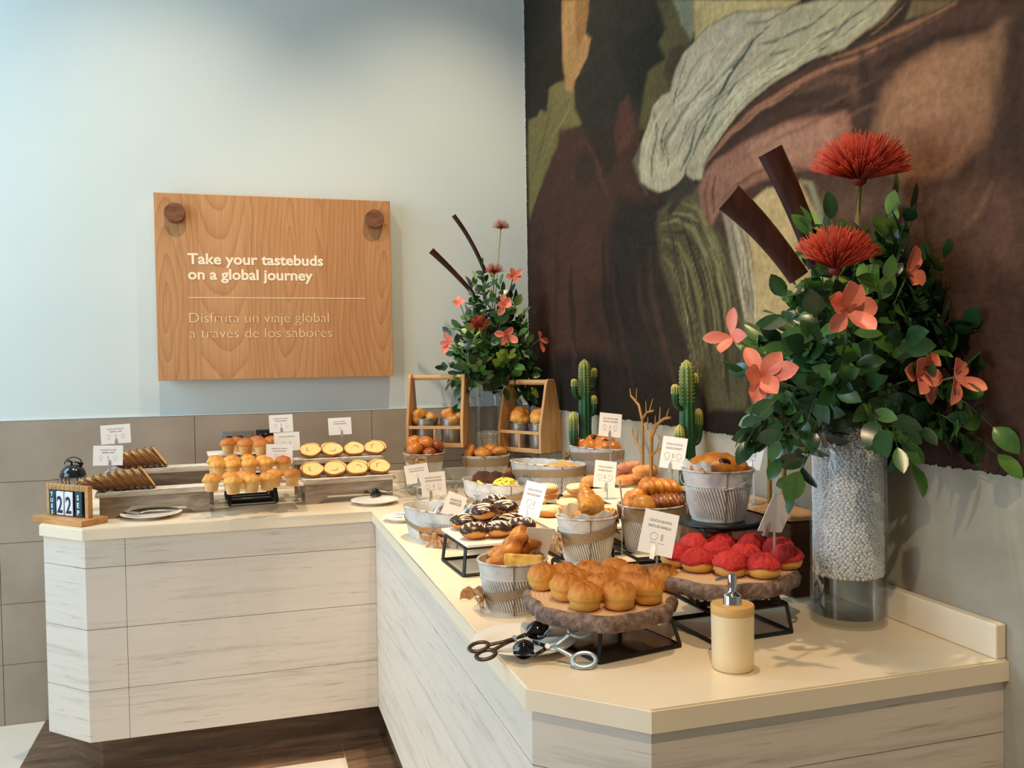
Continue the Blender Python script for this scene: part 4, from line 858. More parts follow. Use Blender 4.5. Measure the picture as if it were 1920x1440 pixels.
    f = np.stack([idx[:-1, :-1], idx[1:, :-1], idx[1:, 1:], idx[:-1, 1:]], -1).reshape(-1, 4)
    # rim going back to the wall so the sheet has thickness
    rim = np.concatenate([idx[0, :], idx[1:, -1], idx[-1, -2::-1], idx[-2:0:-1, 0]])
    back = co[rim].copy(); back[:, 0] = -.0007
    bi = n0 + np.arange(len(rim))
    fr = np.stack([rim, np.roll(rim, -1), np.roll(bi, -1), bi], -1)
    me = bpy.data.meshes.new('mural')
    me.from_pydata(np.concatenate([co, back]).tolist(), [], np.concatenate([f, fr]).tolist())
    at = me.attributes.new('paint', 'FLOAT_COLOR', 'POINT')
    colr = np.concatenate([img.reshape(-1, 3), img.reshape(-1, 3)[rim]])
    colr = np.concatenate([colr, np.ones((len(colr), 1))], 1).astype(np.float32)
    at.data.foreach_set('color', colr.ravel())
    me.materials.append(MT['mural'])
    return S('mural', me, 'huge dark wall mural of pale and rose painted drapery covering the right wall', 'mural', (0, 0, 0))
build_mural()

# ------------------------------------------------------------------ counter
top_outline = [(-L1, -.0105), (-L1, -D1 + C1), (-L1 + C1, -D1), (-D2, -D1), (-D2, -L2 + C2), (-D2 + C2, -L2), (-.0005, -L2), (-.0005, -.0105)]
t = T('worktop', 'L-shaped cream stone worktop with cut corners carrying all the pastries', 'worktop', (-.9, -1.2, H - TH))
def rel(pts, o): return [(p[0] - o[0], p[1] - o[1]) for p in pts]
bm = bmnew(); prism(bm, rel(top_outline, (-.9, -1.2)), 0, TH)
bmesh.ops.bevel(bm, geom=[e for e in bm.edges if abs(e.verts[0].co.z - e.verts[1].co.z) < 1e-6 and e.verts[0].co.z > .01], offset=.003, segments=2, affect='EDGES')
P('slab', M('slab', bm, 'counter'), t)
bm = bmnew(); rbox(bm, -L1, -.002, -.030, -.0105, H + .0002, H + .054, .003, 2); st('trim_4', bm, 'counter')
bm = bmnew(); rbox(bm, -.024, -.0008, -L2 + .006, -.031, H + .0002, H + .063, .003, 2); st('trim_5', bm, 'counter')

def boards(name, pts, zs, parent, org, out=.014):
    """a flat facing of horizontal boards along a line, with fine gaps"""
    bm = bmnew()
    for (a, b) in zip(pts[:-1], pts[1:]):
        a = Vector((a[0] - org[0], a[1] - org[1], 0)); b = Vector((b[0] - org[0], b[1] - org[1], 0))
        d = (b - a).normalized(); n = Vector((d.y, -d.x, 0))      # outward
        for z0, z1 in zip(zs[:-1], zs[1:]):
            vs = [a, b, b - n * out, a - n * out]
            lo = [bm.verts.new((v.x, v.y, z0 + .0009)) for v in vs]; hi = [bm.verts.new((v.x, v.y, z1 - .0009)) for v in vs]
            bm.faces.new(lo[::-1]); bm.faces.new(hi)
            for i in range(4): bm.faces.new((lo[i], lo[(i + 1) % 4], hi[(i + 1) % 4], hi[i]))
    return P(name, M(name, bm, 'panel_x'), parent)

IN = .012
zs = [PZ, .345, .555, .765, H - TH - .0005]
# rear arm carcass
org = (-1.45, -.4)
t = T('counter_base', 'whitewashed board-clad counter base standing along the rear wall', 'counter', (org[0], org[1], 0))
cz = [(-L1 + IN, -.012), (-L1 + IN, -D1 + C1 + IN * .4), (-L1 + C1 + IN * .4, -D1 + IN), (-D2 + IN - .0005, -D1 + IN), (-D2 + IN - .0005, -.012)]
inner = [(-L1 + IN + .013, -.012), (-L1 + IN + .013, -D1 + C1 + .012), (-L1 + C1 + .012, -D1 + IN + .013), (-D2 - .002, -D1 + IN + .013), (-D2 - .002, -.012)]
bm = bmnew(); prism(bm, rel(inner, org), PZ + .002, H - TH - .001); P('carcass', M('carcass', bm, 'panel_dark'), t)
boards('end_panel', [cz[0], cz[1]], [z - 0 for z in zs], t, org)
boards('corner_panel', [cz[1], cz[2]], zs, t, org)
sx = -L1 + C1 + .13
boards('front_panel', [cz[2], (sx - .001, cz[2][1])], zs, t, org)
boards('front_panel', [(sx + .0005, cz[2][1]), cz[3]], zs, t, org)
pl = [(-L1 + .05, -.012), (-L1 + .05, -.430), (-1.805, -.590), (-D2 + .058, -.590), (-D2 + .058, -.012)]
bm = bmnew(); prism(bm, rel(pl, org), .0045, PZ); P('plinth', M('plinth', bm, 'plinth'), t)
# right arm carcass
org = (-.43, -1.5)
t = T('counter_base', 'whitewashed board-clad counter base running under the mural towards the viewer', 'counter', (org[0], org[1], 0))
cz = [(-D2 + IN, -D1 - .001), (-D2 + IN, -L2 + C2 + IN * .4), (-D2 + C2 + IN * .4, -L2 + IN), (-.0005, -L2 + IN)]
inner = [(-D2 + .001, -.013), (-D2 + .001, -D1 + IN + .012), (-D2 + IN + .013, -D1 + IN + .012), (-D2 + IN + .013, -L2 + C2 + .012), (-D2 + C2 + .012, -L2 + IN + .013), (-.0008, -L2 + IN + .013), (-.0008, -.013)]
bm = bmnew(); prism(bm, rel(inner, org), PZ + .002, H - TH - .001); P('carcass', M('carcass', bm, 'panel_dark'), t)
boards('side_panel', [(cz[0][0], -D1 + IN - .001), cz[1]], zs, t, org)
boards('corner_panel', [cz[1], cz[2]], zs, t, org)
boards('front_panel', [cz[2], cz[3]], zs, t, org)
pl = [(-D2 + .06, -.013), (-D2 + .06, -L2 + C2 + .03), (-D2 + C2 + .03, -L2 + .06), (-.0008, -L2 + .06), (-.0008, -.013)]
bm = bmnew(); prism(bm, rel(pl, org), .0045, PZ); P('plinth', M('plinth', bm, 'plinth'), t)

# ------------------------------------------------------------------ sign board
sx0, sx1, sz0, sz1 = -1.634, -.659, 1.382, 2.156
sxc = (sx0 + sx1) / 2
t = T('wall_sign', 'square pale wooden board with cream lettering hung on the blue wall', 'sign', (sxc, -.0005, sz0))
W2, HH = (sx1 - sx0) / 2, sz1 - sz0
bm = bmnew(); rbox(bm, -W2, W2, -.070, -.022, 0, HH, .0015, 1); pn = P('board', M('board', bm, 'sign'), t)
bm = bmnew(); box(bm, -W2 + .06, W2 - .06, -.022, 0, .06, HH - .06); P('wall_batten', M('wall_batten', bm, 'pine'), t)
for (kx, kz) in ((-.406, .690), (.414, .690)):
    bm = bmnew(); lathe(bm, [(.0, 0), (.040, 0), (.0415, .003), (.0415, .026), (.039, .030), (0, .030)], 32)
    bm.transform(Matrix.Rotation(pi / 2, 4, 'X')); P('knob', M('knob', bm, 'knob', 40), t, loc=(kx, -.0702, kz))
def sign_line(s, size, mat, x, z, bold, spacing=1.0, width=None):
    me = text_me(s, size, mat, .0006, bold, 'LEFT', spacing)
    xs = [v.co.x for v in me.vertices]; w = max(xs) - min(xs)
    if width:
        for v in me.vertices: v.co.x *= width / w
    x0 = min(v.co.x for v in me.vertices)
    for v in me.vertices: v.co.x -= x0
    P('lettering', me, t, loc=(x, -.0708, z))
lx = -1.5076 - sxc
sign_line('Take your tastebuds', .062, 'sign_letter', lx, 1.8846 - sz0 , .0016, 1.0, .553)
sign_line('on a global journey', .062, 'sign_letter', lx, 1.8205 - sz0, .0016, 1.0, .508)
sign_line('Disfruta un viaje global', .060, 'sign_letter2', lx + .002, 1.639 - sz0, -.0012, 1.0, .570)
sign_line('a trav\u00e9s de los sabores', .060, 'sign_letter2', lx + .002, 1.5748 - sz0, -.0012, 1.0, .583)
bm = bmnew(); box(bm, lx, lx + .732, -.0712, -.0700, -.0015, .0015); P('divider_line', M('divider_line', bm, 'sign_letter2'), t, loc=(0, 0, 1.7254 - sz0))

# wall outlets behind the muffins
t = T('wall_outlet', 'steel double outlet plate on the tiles behind the muffins', 'outlet', (-1.33, -0.01, 1.1217))
bm = bmnew(); rbox(bm, -.066, .066, -.006, 0, -.037, .037, .003, 2); P('plate', M('plate', bm, 'socket', 40), t)
for dx in (-.03, .012): 
    bm = bmnew(); box(bm, dx - .012, dx + .012, -.0075, -.0062, -.016, .016); P('socket_face', M('socket_face', bm, 'black'), t)
t = T('wall_outlet', 'black square outlet box on the tiles behind the muffins', 'outlet', (-1.2149, -0.01, 1.1263))
bm = bmnew(); rbox(bm, -.036, .036, -.020, 0, -.034, .034, .003, 2); P('box', M('box', bm, 'black', 40), t)
bm = bmnew(); rbox(bm, -.018, .018, -.024, -.0202, -.018, .018, .002, 1); P('cover', M('cover', bm, 'blackgloss', 40), t)

# ------------------------------------------------------------------ builders
def sup(th, a, b, n=2.0):
    """point of a rounded oval"""
    c, s = cos(th), sin(th)
    return (a * math.copysign(abs(c) ** (2 / n), c), b * math.copysign(abs(s) ** (2 / n), s))

def pail_mesh(at, bt, ab, bb, h, ribs=64, n=2.0, tw=.45):
    seg = ribs * 4; bm = bmnew(); rings = []
    zs_ = [0, .05, .07] + [.07 + .60 * i / 6 for i in range(1, 7)] + [.685, .70, .715, .85, 1.0]
    for f in zs_:
        a = ab + (at - ab) * f; b = bb + (bt - bb) * f; ring = []
        for k in range(seg):
            th = 2 * pi * k / seg - tw * min(max(f, .07), .67)
            o = (.0016 if (k % 4 in (1, 2)) else -.0006) if .06 < f < .68 else (.002 if f == .70 else 0)
            x, y = sup(th, a + o, b + o, n); ring.append(bm.verts.new((x, y, h * f)))
        rings.append(ring)
    for i in range(len(rings) - 1):
        ribz = .06 < zs_[i] < .66
        for k in range(seg):
            k2 = (k + 1) % seg
            fc = bm.faces.new((rings[i][k], rings[i][k2], rings[i + 1][k2], rings[i + 1][k]))
            fc.material_index = 1 if (ribz and k % 4 == 3) else 0
    # inside wall and floor
    inn = []
    for f in (1.0, .5, .06):
        a = ab + (at - ab) * f - .003; b = bb + (bt - bb) * f - .003
        inn.append([bm.verts.new((*sup(2 * pi * k / seg, a, b, n), h * f)) for k in range(seg)])
    for A, B in ((rings[-1], inn[0]), (inn[0], inn[1]), (inn[1], inn[2])):
        for k in range(seg):
            k2 = (k + 1) % seg; bm.faces.new((A[k], A[k2], B[k2], B[k]))
    bm.faces.new(inn[2]); bm.faces.new(rings[0][::-1])
    return M('body', bm, ['tin', 'rib'], 50)

def rim_mesh(a, b, h, n=2.0, r=.0026):
    bm = bmnew(); pts = [(*sup(2 * pi * k / 64, a, b, n), h) for k in range(64)]
    tube(bm, pts, r, 6, closed=True, caps=False)
    return M('rim', bm, 'rust', 180)

def band_mesh(at, bt, ab, bb, h, zfun, hw, n=2.0, t0=0, t1=2 * pi, mat='burlap', off=.003):
    bm = bmnew(); pts, wv = [], []
    N = 72
    for k in range(N + 1):
        th = t0 + (t1 - t0) * k / N; z = zfun(th); f = z / h
        x, y = sup(th, ab + (at - ab) * f + off, bb + (bt - bb) * f + off, n)
        sl = (at - ab) / h
        w = hw(th) if callable(hw) else hw
        ux, uy = cos(th), sin(th)
        pts.append((x, y, z)); wv.append((ux * sl * w, uy * sl * w, w))
    a = []
    for p, w in zip(pts, wv):
        p = Vector(p); w = Vector(w); nn = Vector((p.x, p.y, 0)).normalized() * .0012
        a.append([bm.verts.new(p + w + nn), bm.verts.new(p - w + nn), bm.verts.new(p - w - nn), bm.verts.new(p + w - nn)])
    for A, B in zip(a[:-1], a[1:]):
        for k in range(4): bm.faces.new((A[k], A[(k + 1) % 4], B[(k + 1) % 4], B[k]))
    bm.faces.new(a[0][::-1]); bm.faces.new(a[-1])
    return M('ribbon', bm, mat, 60)

def bow_mesh(s=1.0, tails=2, hang=.05, seed=0):
    """bow in its own frame: X along the wall of the pail, -Y outward, Z up"""
    rg = random.Random(seed); bm = bmnew()
    for sg in (-1, 1):
        pts = []; wv = []
        for k in range(13):
            a = 2 * pi * k / 12
            pts.append((sg * (.019 - .019 * cos(a)) * s, (-.004 - .009 * abs(sin(a / 2))) * s, (.010 * sin(a) + .002) * s)); wv.append((0, -.002 * s, .0065 * s))
        strip(bm, pts, wv, .001)
    rbox(bm, -.005 * s, .005 * s, -.013 * s, 0, -.007 * s, .007 * s, .002)
    for j in range(tails):
        dx = (-.022, .026, .008)[j] * s; pts = []; wv = []
        for k in range(8):
            f = k / 7
            pts.append((dx * f + .004 * sin(5 * f + j), -.006 * s - .006 * sin(3 * f) * s, -hang * f ** 1.1)); wv.append((.006 * s, .002 * sin(6 * f + j), .002))
        strip(bm, pts, wv, .001)
    return M('bow', bm, 'burlap_bow', 60)

def liner_mesh(a, b, h, up=.018, t0=0, t1=2 * pi, seed=0, n=2.0):
    rg = random.Random(seed); bm = bmnew(); N = 60; A = []
    for k in range(N + 1):
        th = t0 + (t1 - t0) * k / N
        e = up * (.55 + .45 * sin(5 * th + seed) * cos(3 * th + seed * 2)); col = []
        for f, dz in ((.80, -.05), (.90, -.02), (.955, 0), (1.0, e)):
            x, y = sup(th, a * f, b * f, n); w = .002 * sin(17 * th + seed)
            col.append((x * (1 + w / a), y * (1 + w / a), h + dz + .001))
        A.append(col)
    def grid(off):
        return [[bm.verts.new((p[0] * (1 - off / a), p[1] * (1 - off / a), p[2])) for p in c] for c in A]
    g1, g2 = grid(0), grid(.001)
    for g in (g1, g2):
        for i in range(N):
            for j in range(3): bm.faces.new((g[i][j], g[i + 1][j], g[i + 1][j + 1], g[i][j + 1]))
    for i in range(N):
        bm.faces.new((g1[i][3], g1[i + 1][3], g2[i + 1][3], g2[i][3])); bm.faces.new((g1[i][0], g1[i + 1][0], g2[i + 1][0], g2[i][0]))
    return M('paper_liner', bm, 'liner', 60)

def pail(name, label, cat, loc, at, bt, ab, bb, h, rz=0, n=2.0, ribs=64, band=None, bow=None, handle=False, group=None, tw=.45):
    t = T(name, label, cat, loc, rz, group)
    P('body', pail_mesh(at, bt, ab, bb, h, ribs, n, tw), t)
    P('rim', rim_mesh(at, bt, h, n), t, 'thin rusty rim')
    for th in ((-pi / 2 - rz - .25, pi / 2 - rz - .25)):
        bm = bmnew(); pts = [(*sup(th, ab + (at - ab) * f + .0012, bb + (bt - bb) * f + .0012, n), h * f) for f in (.01, .35, .7, .98)]
        tube(bm, pts, .0016, 5); P('seam', M('seam', bm, 'seam', 60), t)
    if band: P('ribbon', band_mesh(at, bt, ab, bb, h, band[0], band[1], n), t, 'burlap ribbon')
    if bow is not None:
        th, z, sc, hang = bow; f = z / h
        x, y = sup(th, ab + (at - ab) * f + .005, bb + (bt - bb) * f + .005, n)
        P('bow', bow_mesh(sc, 3, hang, int(th * 10)), t, 'burlap bow', loc=(x, y, z), rot=(0, 0, th + pi / 2))
    if handle:
        bm = bmnew(); pts = [(at * cos(pi * k / 16) * 1.03, -.01 - .05 * sin(pi * k / 16) * 1.2, h - .012 - .030 * sin(pi * k / 16)) for k in range(17)]
        tube(bm, pts, .0012, 6); P('wire_handle', M('wire_handle', bm, 'steel', 180), t, rot=(0, 0, -.9))
    return t

def frame_stand(label, loc, w, d, h, rz=0, top=.86, bar=.0035, plate=False, group='black metal display stands'):
    t = T('display_stand', label, 'stand', loc, rz, group)
    wt, dt = w * top, d * top
    B = [(-w / 2, -d / 2), (w / 2, -d / 2), (w / 2, d / 2), (-w / 2, d / 2)]
    U = [(-wt / 2, -dt / 2), (wt / 2, -dt / 2), (wt / 2, dt / 2), (-wt / 2, dt / 2)]
    def sq(bm, a, b):
        tube(bm, [a, b], bar * 1.35, 4)
    bm = bmnew()
    for i in range(4): sq(bm, (*B[i], bar), (*B[(i + 1) % 4], bar))
    P('base_frame', M('base_frame', bm, 'black', 30), t)
    bm = bmnew()
    for i in range(4): sq(bm, (*U[i], h - bar), (*U[(i + 1) % 4], h - bar))
    P('top_frame', M('top_frame', bm, 'black', 30), t)
    for i in range(4):
        bm = bmnew(); sq(bm, (*B[i], bar), (*U[i], h - bar)); P('leg', M('leg', bm, 'black', 30), t)
    if plate:
        bm = bmnew(); box(bm, -w / 2, w / 2, -d / 2, d / 2, .004, .007); P('base_plate', M('base_plate', bm, 'blackgloss'), t)
    return t

def board(label, loc, w, d, rz=0, th=.008, group='white serving boards'):
    bm = bmnew(); rbox(bm, -w / 2, w / 2, -d / 2, d / 2, 0, th, .002, 1)
    return S('serving_board', M('serving_board', bm, 'white_board', 40), label, 'board', loc, rz, group)

def riser(label, loc, w, d, h, rz=0, group='weathered wooden risers'):
    t = T('wooden_riser', label, 'riser', loc, rz, group)
    bm = bmnew(); c = .016
    o = [(-w / 2 + c, -d / 2), (w / 2 - c, -d / 2), (w / 2, -d / 2 + c), (w / 2, d / 2 - c), (w / 2 - c, d / 2), (-w / 2 + c, d / 2), (-w / 2, d / 2 - c), (-w / 2, -d / 2 + c)]
    prism(bm, o, h - .014, h)
    bmesh.ops.bevel(bm, geom=[e for e in bm.edges if all(v.co.z > h - .001 for v in e.verts)], offset=.004, segments=2, affect='EDGES')
    P('top_board', M('top_board', bm, 'riser_top', 35), t)
    hb = h - .0145
    for y in (-d / 2 + .012, d / 2 - .026):
        bm = bmnew(); w2 = w / 2 - .014
        prism(bm, [(-w2, 0), (-w2 + .048, 0), (-w2 + .105, hb * .52), (w2 - .105, hb * .52), (w2 - .048, 0), (w2, 0), (w2, hb), (-w2, hb)], y, y + .014, axis='y')
        P('side_board', M('side_board', bm, 'riser', 30), t)
    for x in (-w / 2 + .016, w / 2 - .030):
        bm = bmnew(); box(bm, x, x + .014, -d / 2 + .027, d / 2 - .027, hb * .5, hb); P('end_board', M('end_board', bm, 'riser', 30), t)
    return t

def clear_riser(label, loc, w, d, h, rz=0):
    bm = bmnew(); k = .004
    box(bm, -w / 2, w / 2, -d / 2, d / 2, h - k, h)
    box(bm, -w / 2, -w / 2 + k, -d / 2, d / 2, 0, h - k - .0002); box(bm, w / 2 - k, w / 2, -d / 2, d / 2, 0, h - k - .0002)
    return S('acrylic_riser', M('acrylic_riser', bm, 'acrylic', 30), label, 'riser', loc, rz, 'clear acrylic risers')

def plate_mesh(r):
    bm = bmnew()
    lathe(bm, [(0, .004), (r * .62, .004), (r * .70, .006), (r * .98, .0145), (r, .0165), (r * .985, .0175), (r * .70, .010), (r * .60, .0075), (0, .0072)], 48)
    lathe(bm, [(0, 0), (r * .58, 0), (r * .60, .004), (0, .0042)], 48)
    return M('plate', bm, 'plate', 60)

_card_texts = {}
def card_holder(label, base, cz, w, h, yaw, lean=-.12, roll=0, lines=('', ''), icons=3, clip_x=.0, back=False, base_r=.022, clip=.022):
    """base: foot of the stem; cz: height of the card centre over the base; lean<0 tips the top backwards"""
    t = T('sign_holder', label, 'sign', base, yaw, 'table sign holders')
    zb = cz - h / 2
    bm = bmnew(); lathe(bm, [(0, 0), (base_r, 0), (base_r, .003), (base_r * .5, .006), (.004, .012), (0, .012)], 24); P('foot', M('foot', bm, 'steel', 50), t)
    bm = bmnew(); box(bm, -.0022, .0022, -.0008, .0008, .011, max(zb + .004, .012)); P('stem', M('stem', bm, 'steel'), t)
    Rm = Matrix.Translation((0, 0, cz)) @ Matrix.Rotation(lean, 4, 'X') @ Matrix.Rotation(roll, 4, 'Y') @ Matrix.Translation((-clip_x, 0, 0))
    bm = bmnew(); box(bm, -w / 2, w / 2, -.0006, .0006, -h / 2, h / 2); bm.transform(Rm)
    P('card', M('card', bm, 'paper'), t)
    bm = bmnew()
    prism(bm, [(-.0045, -h / 2 - .010), (.0045, -h / 2 - .010), (.0045, -h / 2 + clip * .55), (0, -h / 2 + clip), (-.0045, -h / 2 + clip * .55)], -.0022, -.0010, axis='y')
    prism(bm, [(-.0045, -h / 2 - .010), (.0045, -h / 2 - .010), (.0045, -h / 2 + clip * .5), (-.0045, -h / 2 + clip * .5)], .0010, .0022, axis='y')
    bm.transform(Matrix.Translation((0, 0, cz)) @ Matrix.Rotation(lean, 4, 'X') @ Matrix.Rotation(roll, 4, 'Y')); P('clip', M('clip', bm, 'steel'), t)
    if lines[0] and not back:
        for i, s in enumerate(lines):
            if not s: continue
            me = text_me(s, h * .088, 'print', .0001, .0 if i == 0 else .00006)
            xs = [v.co.x for v in me.vertices]; wd = max(xs) - min(xs); k = min(1, w * .66 / max(wd, 1e-5))
            me.transform(Rm @ Matrix.Translation((0, -.0008, h * (.27 - .13 * i))) @ Matrix.Diagonal((k, 1, 1, 1)))
            P('lettering', me, t)
        bm = bmnew()
        for i in range(icons):
            cx = (i - (icons - 1) / 2) * w * .24
            if i % 3 == 1:
                for q in range(3): lathe(bm, [(0, 0), (h * .032, 0), (h * .032, .0002), (0, .0002)], 8, c=(cx, h * (.05 * q), 0))
            else:
                rr = h * .085
                prv = [(cx + rr * cos(2 * pi * k / 16), h * .05 + rr * sin(2 * pi * k / 16), 0) for k in range(16)]
                tube(bm, prv, h * .008, 4, closed=True, caps=False)
            box(bm, cx - h * .07, cx + h * .07, -h * .105, -h * .085, 0, .0002)
        bm.transform(Rm @ Matrix(((1, 0, 0, 0), (0, 0, -1, -.0007), (0, 1, 0, -h * .14), (0, 0, 0, 1))))
        P('allergen_icons', M('allergen_icons', bm, 'print_faint'), t)
    return t

# ---- baked goods (meshes are shared by the copies)
def bun_mesh(seed):
    bm = bmnew(); rg = random.Random(seed)
    lathe(bm, [(0, 0), (.020, 0), (.0252, .003), (.0276, .009), (.0286, .0155), (.0290, .0180), (.0302, .0192), (.0311, .0235), (.0305, .030), (.0272, .037), (.0225, .042), (.015, .0458), (.007, .0474), (0, .0478)], 56)
    bm.normal_update()
    for v in bm.verts:
        q = v.co * 60 + Vector((seed * 5, seed * 3, 0))
        top = min(max((v.co.z - .020) / .022, 0), 1)
        cr = abs(noise.noise(v.co * 85 + Vector((seed * 7, 0, seed))))
        v.co += v.normal * (.0020 * noise.noise(v.co * 45 + Vector((seed, 2 * seed, 0))) + top * (.0018 * noise.noise(v.co * 130) + .0012 - .0050 * max(0, .16 - cr) / .16))
    return M('bread_bun', bm, 'bun', 180)

def concha_meshes(seed):
    bm = bmnew(); lathe(bm, [(0, 0), (.022, 0), (.0285, .004), (.0318, .011), (.0322, .017), (.030, .024), (.02, .030), (0, .033)], 32)
    bm.normal_update(); lump(bm, .0012, 40, seed); a = M('bread', bm, 'concha_bun', 180)
    bm = bmnew()
    prof = [(.0318, .0195), (.0348, .0200), (.0342, .0255), (.0306, .032), (.0245, .0395), (.016, .0445), (.008, .0465), (0, .047)]
    tl = seed * 1.3
    lathe(bm, prof, 64, capped=True, fn=lambda th, r, z: (r, z - (.0015 + .003 * sin(th * 2 + tl) + .0014 * sin(5 * th + tl)) * max(0, 1 - (z - .0195) / .012)))
    bm.normal_update()
    for v in bm.verts:
        if v.co.z < .021: continue
        cr = abs(noise.noise(v.co * 70 + Vector((seed * 9, seed, 3))))
        v.co += v.normal * (.0014 * noise.noise(v.co * 50 + Vector((seed, 0, 0))) - .0042 * max(0, .13 - cr) / .13)
    b = M('topping', bm, 'concha_top', 180)
    return a, b

def muffin_meshes(seed, gold=True):
    bm = bmnew(); lathe(bm, [(0, 0), (.0195, 0), (.0205, .002), (.0255, .036), (0, .037)], 48, fn=lambda th, r, z: (r * (1 + .022 * sin(16 * th)) if 0 < z < .0365 else r, z)); a = M('muffin_base', bm, 'wrapper', 50)
    bm = bmnew(); lathe(bm, [(.022, .033), (.0285, .034), (.0308, .038), (.0306, .043), (.0285, .050), (.0235, .0565), (.016, .061), (.008, .0635), (0, .0645)], 44); bm.normal_update()
    for v in bm.verts:
        fr = noise.noise(v.co * 95 + Vector((seed * 4, 0, seed))); v.co += v.normal * ((.0042 if gold else .0016) * fr + .002 * noise.noise(v.co * 40 + Vector((seed, 1, 1))))
        if v.co.z < .042: v.co.z += .004 * noise.noise(Vector((atan2(v.co.y, v.co.x) * 2.2, seed, 0)))
    b = M('muffin_top', bm, 'muffin_gold' if gold else 'muffin_brown', 180)
    return a, b

def slice_meshes(w, h, th, crumb, crust, seed=0, rnd=True, swirl=False):
    """a slice standing upright, cut faces towards -Y and +Y, base at z=0"""
    rg = random.Random(seed); N = 40; out = []
    for k in range(N):
        a = 2 * pi * k / N - pi / 2; n = 2.0 if rnd else 3.4
        x, z = sup(a, w / 2, h / 2, n); k2 = 1 + .035 * sin(3 * a + seed) + .025 * sin(5 * a + seed * 2)
        out.append((x * k2, z * k2 + h / 2))
    zmin = min(p[1] for p in out); out = [(p[0], p[1] - zmin) for p in out]
    cz = h / 2
    bm = bmnew(); prism(bm, [(p[0] * .925, cz + (p[1] - cz) * .91) for p in out], -th / 2 - .0004, th / 2 + .0004, axis='y'); a = M('crumb', bm, crumb, 30)
    bm = bmnew(); o1 = [[bm.verts.new((p[0], y, p[1])) for p in out] for y in (-th / 2, th / 2)]
    o2 = [[bm.verts.new((p[0] * .93, y, cz + (p[1] - cz) * .915)) for p in out] for y in (-th / 2, th / 2)]
    for k in range(N):
        j = (k + 1) % N
        bm.faces.new((o1[0][k], o1[0][j], o1[1][j], o1[1][k])); bm.faces.new((o2[0][k], o2[0][j], o2[1][j], o2[1][k]))
        bm.faces.new((o1[0][k], o1[0][j], o2[0][j], o2[0][k])); bm.faces.new((o1[1][k], o1[1][j], o2[1][j], o2[1][k]))
    b = M('crust', bm, crust, 40)
    c = None
    if swirl:
        bm = bmnew(); pts = []
        s0 = seed * 1.9
        for k in range(14):
            a2 = s0 + 2.6 * k / 13; r = .55 - .2 * k / 13
            pts.append((w / 2 * r * cos(a2) * .8, -th / 2 - .0004, cz + h / 2 * r * sin(a2) * .8))
        tube(bm, pts, [.0006 + .0016 * sin(pi * k / 13) for k in range(14)], 6, flat=.5); c = M('swirl', bm, 'swirl', 180)
    return a, b, c

def choc_donut_meshes(seed):
    bm = bmnew(); ell(bm, .034, .030, .0175, (0, 0, .0175), 28, 12); lump(bm, .0014, 30, seed); a = M('dough', bm, 'dough', 180)
    bm = bmnew(); ell(bm, .0352, .0312, .0178, (0, 0, .0185), 40, 16)
    dl = [v for v in bm.verts if v.co.z < .0155 + .004 * sin(3 * atan2(v.co.y, v.co.x) + seed)]
    bmesh.ops.delete(bm, geom=dl, context='VERTS'); lump(bm, .001, 40, seed)
    es = [e for e in bm.edges if e.is_boundary]
    r = bmesh.ops.extrude_edge_only(bm, edges=es)
    for g in r['geom']:
        if isinstance(g, bmesh.types.BMVert): g.co.x *= .94; g.co.y *= .94
    b = M('chocolate_glaze', bm, 'choc', 180)
    bm = bmnew(); rg = random.Random(seed)
    ang = rg.uniform(-.5, .5); pts = []
    n = 96
    for k in range(n):
        f = k / (n - 1); u = -1 + 2 * f; wv_ = sin(f * 2 * pi * 8.5 + .6 * sin(f * 23 + seed))
        xx = .031 * u + .005 * sin(f * 31 + seed); lim = sqrt(max(.02, 1 - min(1, abs(xx) / .0345) ** 2)); yy = .0285 * lim * wv_ * (.72 + .2 * sin(7 * f + seed))
        xr, yr = xx * cos(ang) - yy * sin(ang), xx * sin(ang) + yy * cos(ang)
        q = 1 - (xr / .0355) ** 2 - (yr / .0315) ** 2
        z = .0190 + .0178 * sqrt(max(.03, q)); pts.append((xr, yr, z))
    tube(bm, pts, .0011, 5); c = M('icing_drizzle', bm, 'icing', 180)
    return a, b, c

def sugar_donut_meshes(seed):
    bm = bmnew(); lathe(bm, [(0, 0), (.024, 0), (.034, .005), (.0375, .014), (.036, .021), (.03, .026), (0, .027)], 32); bm.normal_update(); lump(bm, .0014, 30, seed); a = M('dough', bm, 'dough', 180)
    bm = bmnew(); lathe(bm, [(.0372, .018), (.0378, .021), (.0345, .0275), (.027, .031), (.015, .030), (.006, .0275), (0, .027)], 40, fn=lambda th, r, z: (r * (1 + .01 * sin(5 * th + seed)), z + (.002 * sin(4 * th + seed) if z < .022 else 0))); bm.normal_update(); lump(bm, .0012, 50, seed)
    b = M('sugar_glaze', bm, 'sugar', 180)
    return a, b

def log_pastry_mesh(name, L, r, mat, seed=0, ridge=6, amp=.10, bend=.0, taper=.35):
    """a long twisted pastry lying along X, resting at z=0"""
    bm = bmnew(); n = 26; pts = []; rr = []
    for k in range(n):
        f = k / (n - 1); u = 2 * f - 1
        pts.append((L / 2 * u, bend * u * u, r * .95)); rr.append(r * (max(.02, 1 - abs(u) ** 3.0)) ** taper)
    tube(bm, pts, rr, 18, fn=lambda th, f: 1 + amp * sin(ridge * pi * 2 * f + 2 * th) + amp * .5 * sin(3 * th + seed), flat=.86)
    bm.normal_update(); lump(bm, r * .10, 1.2 / r, seed)
    zm = min(v.co.z for v in bm.verts)
    for v in bm.verts: v.co.z -= zm
    return M(name, bm, mat, 180)

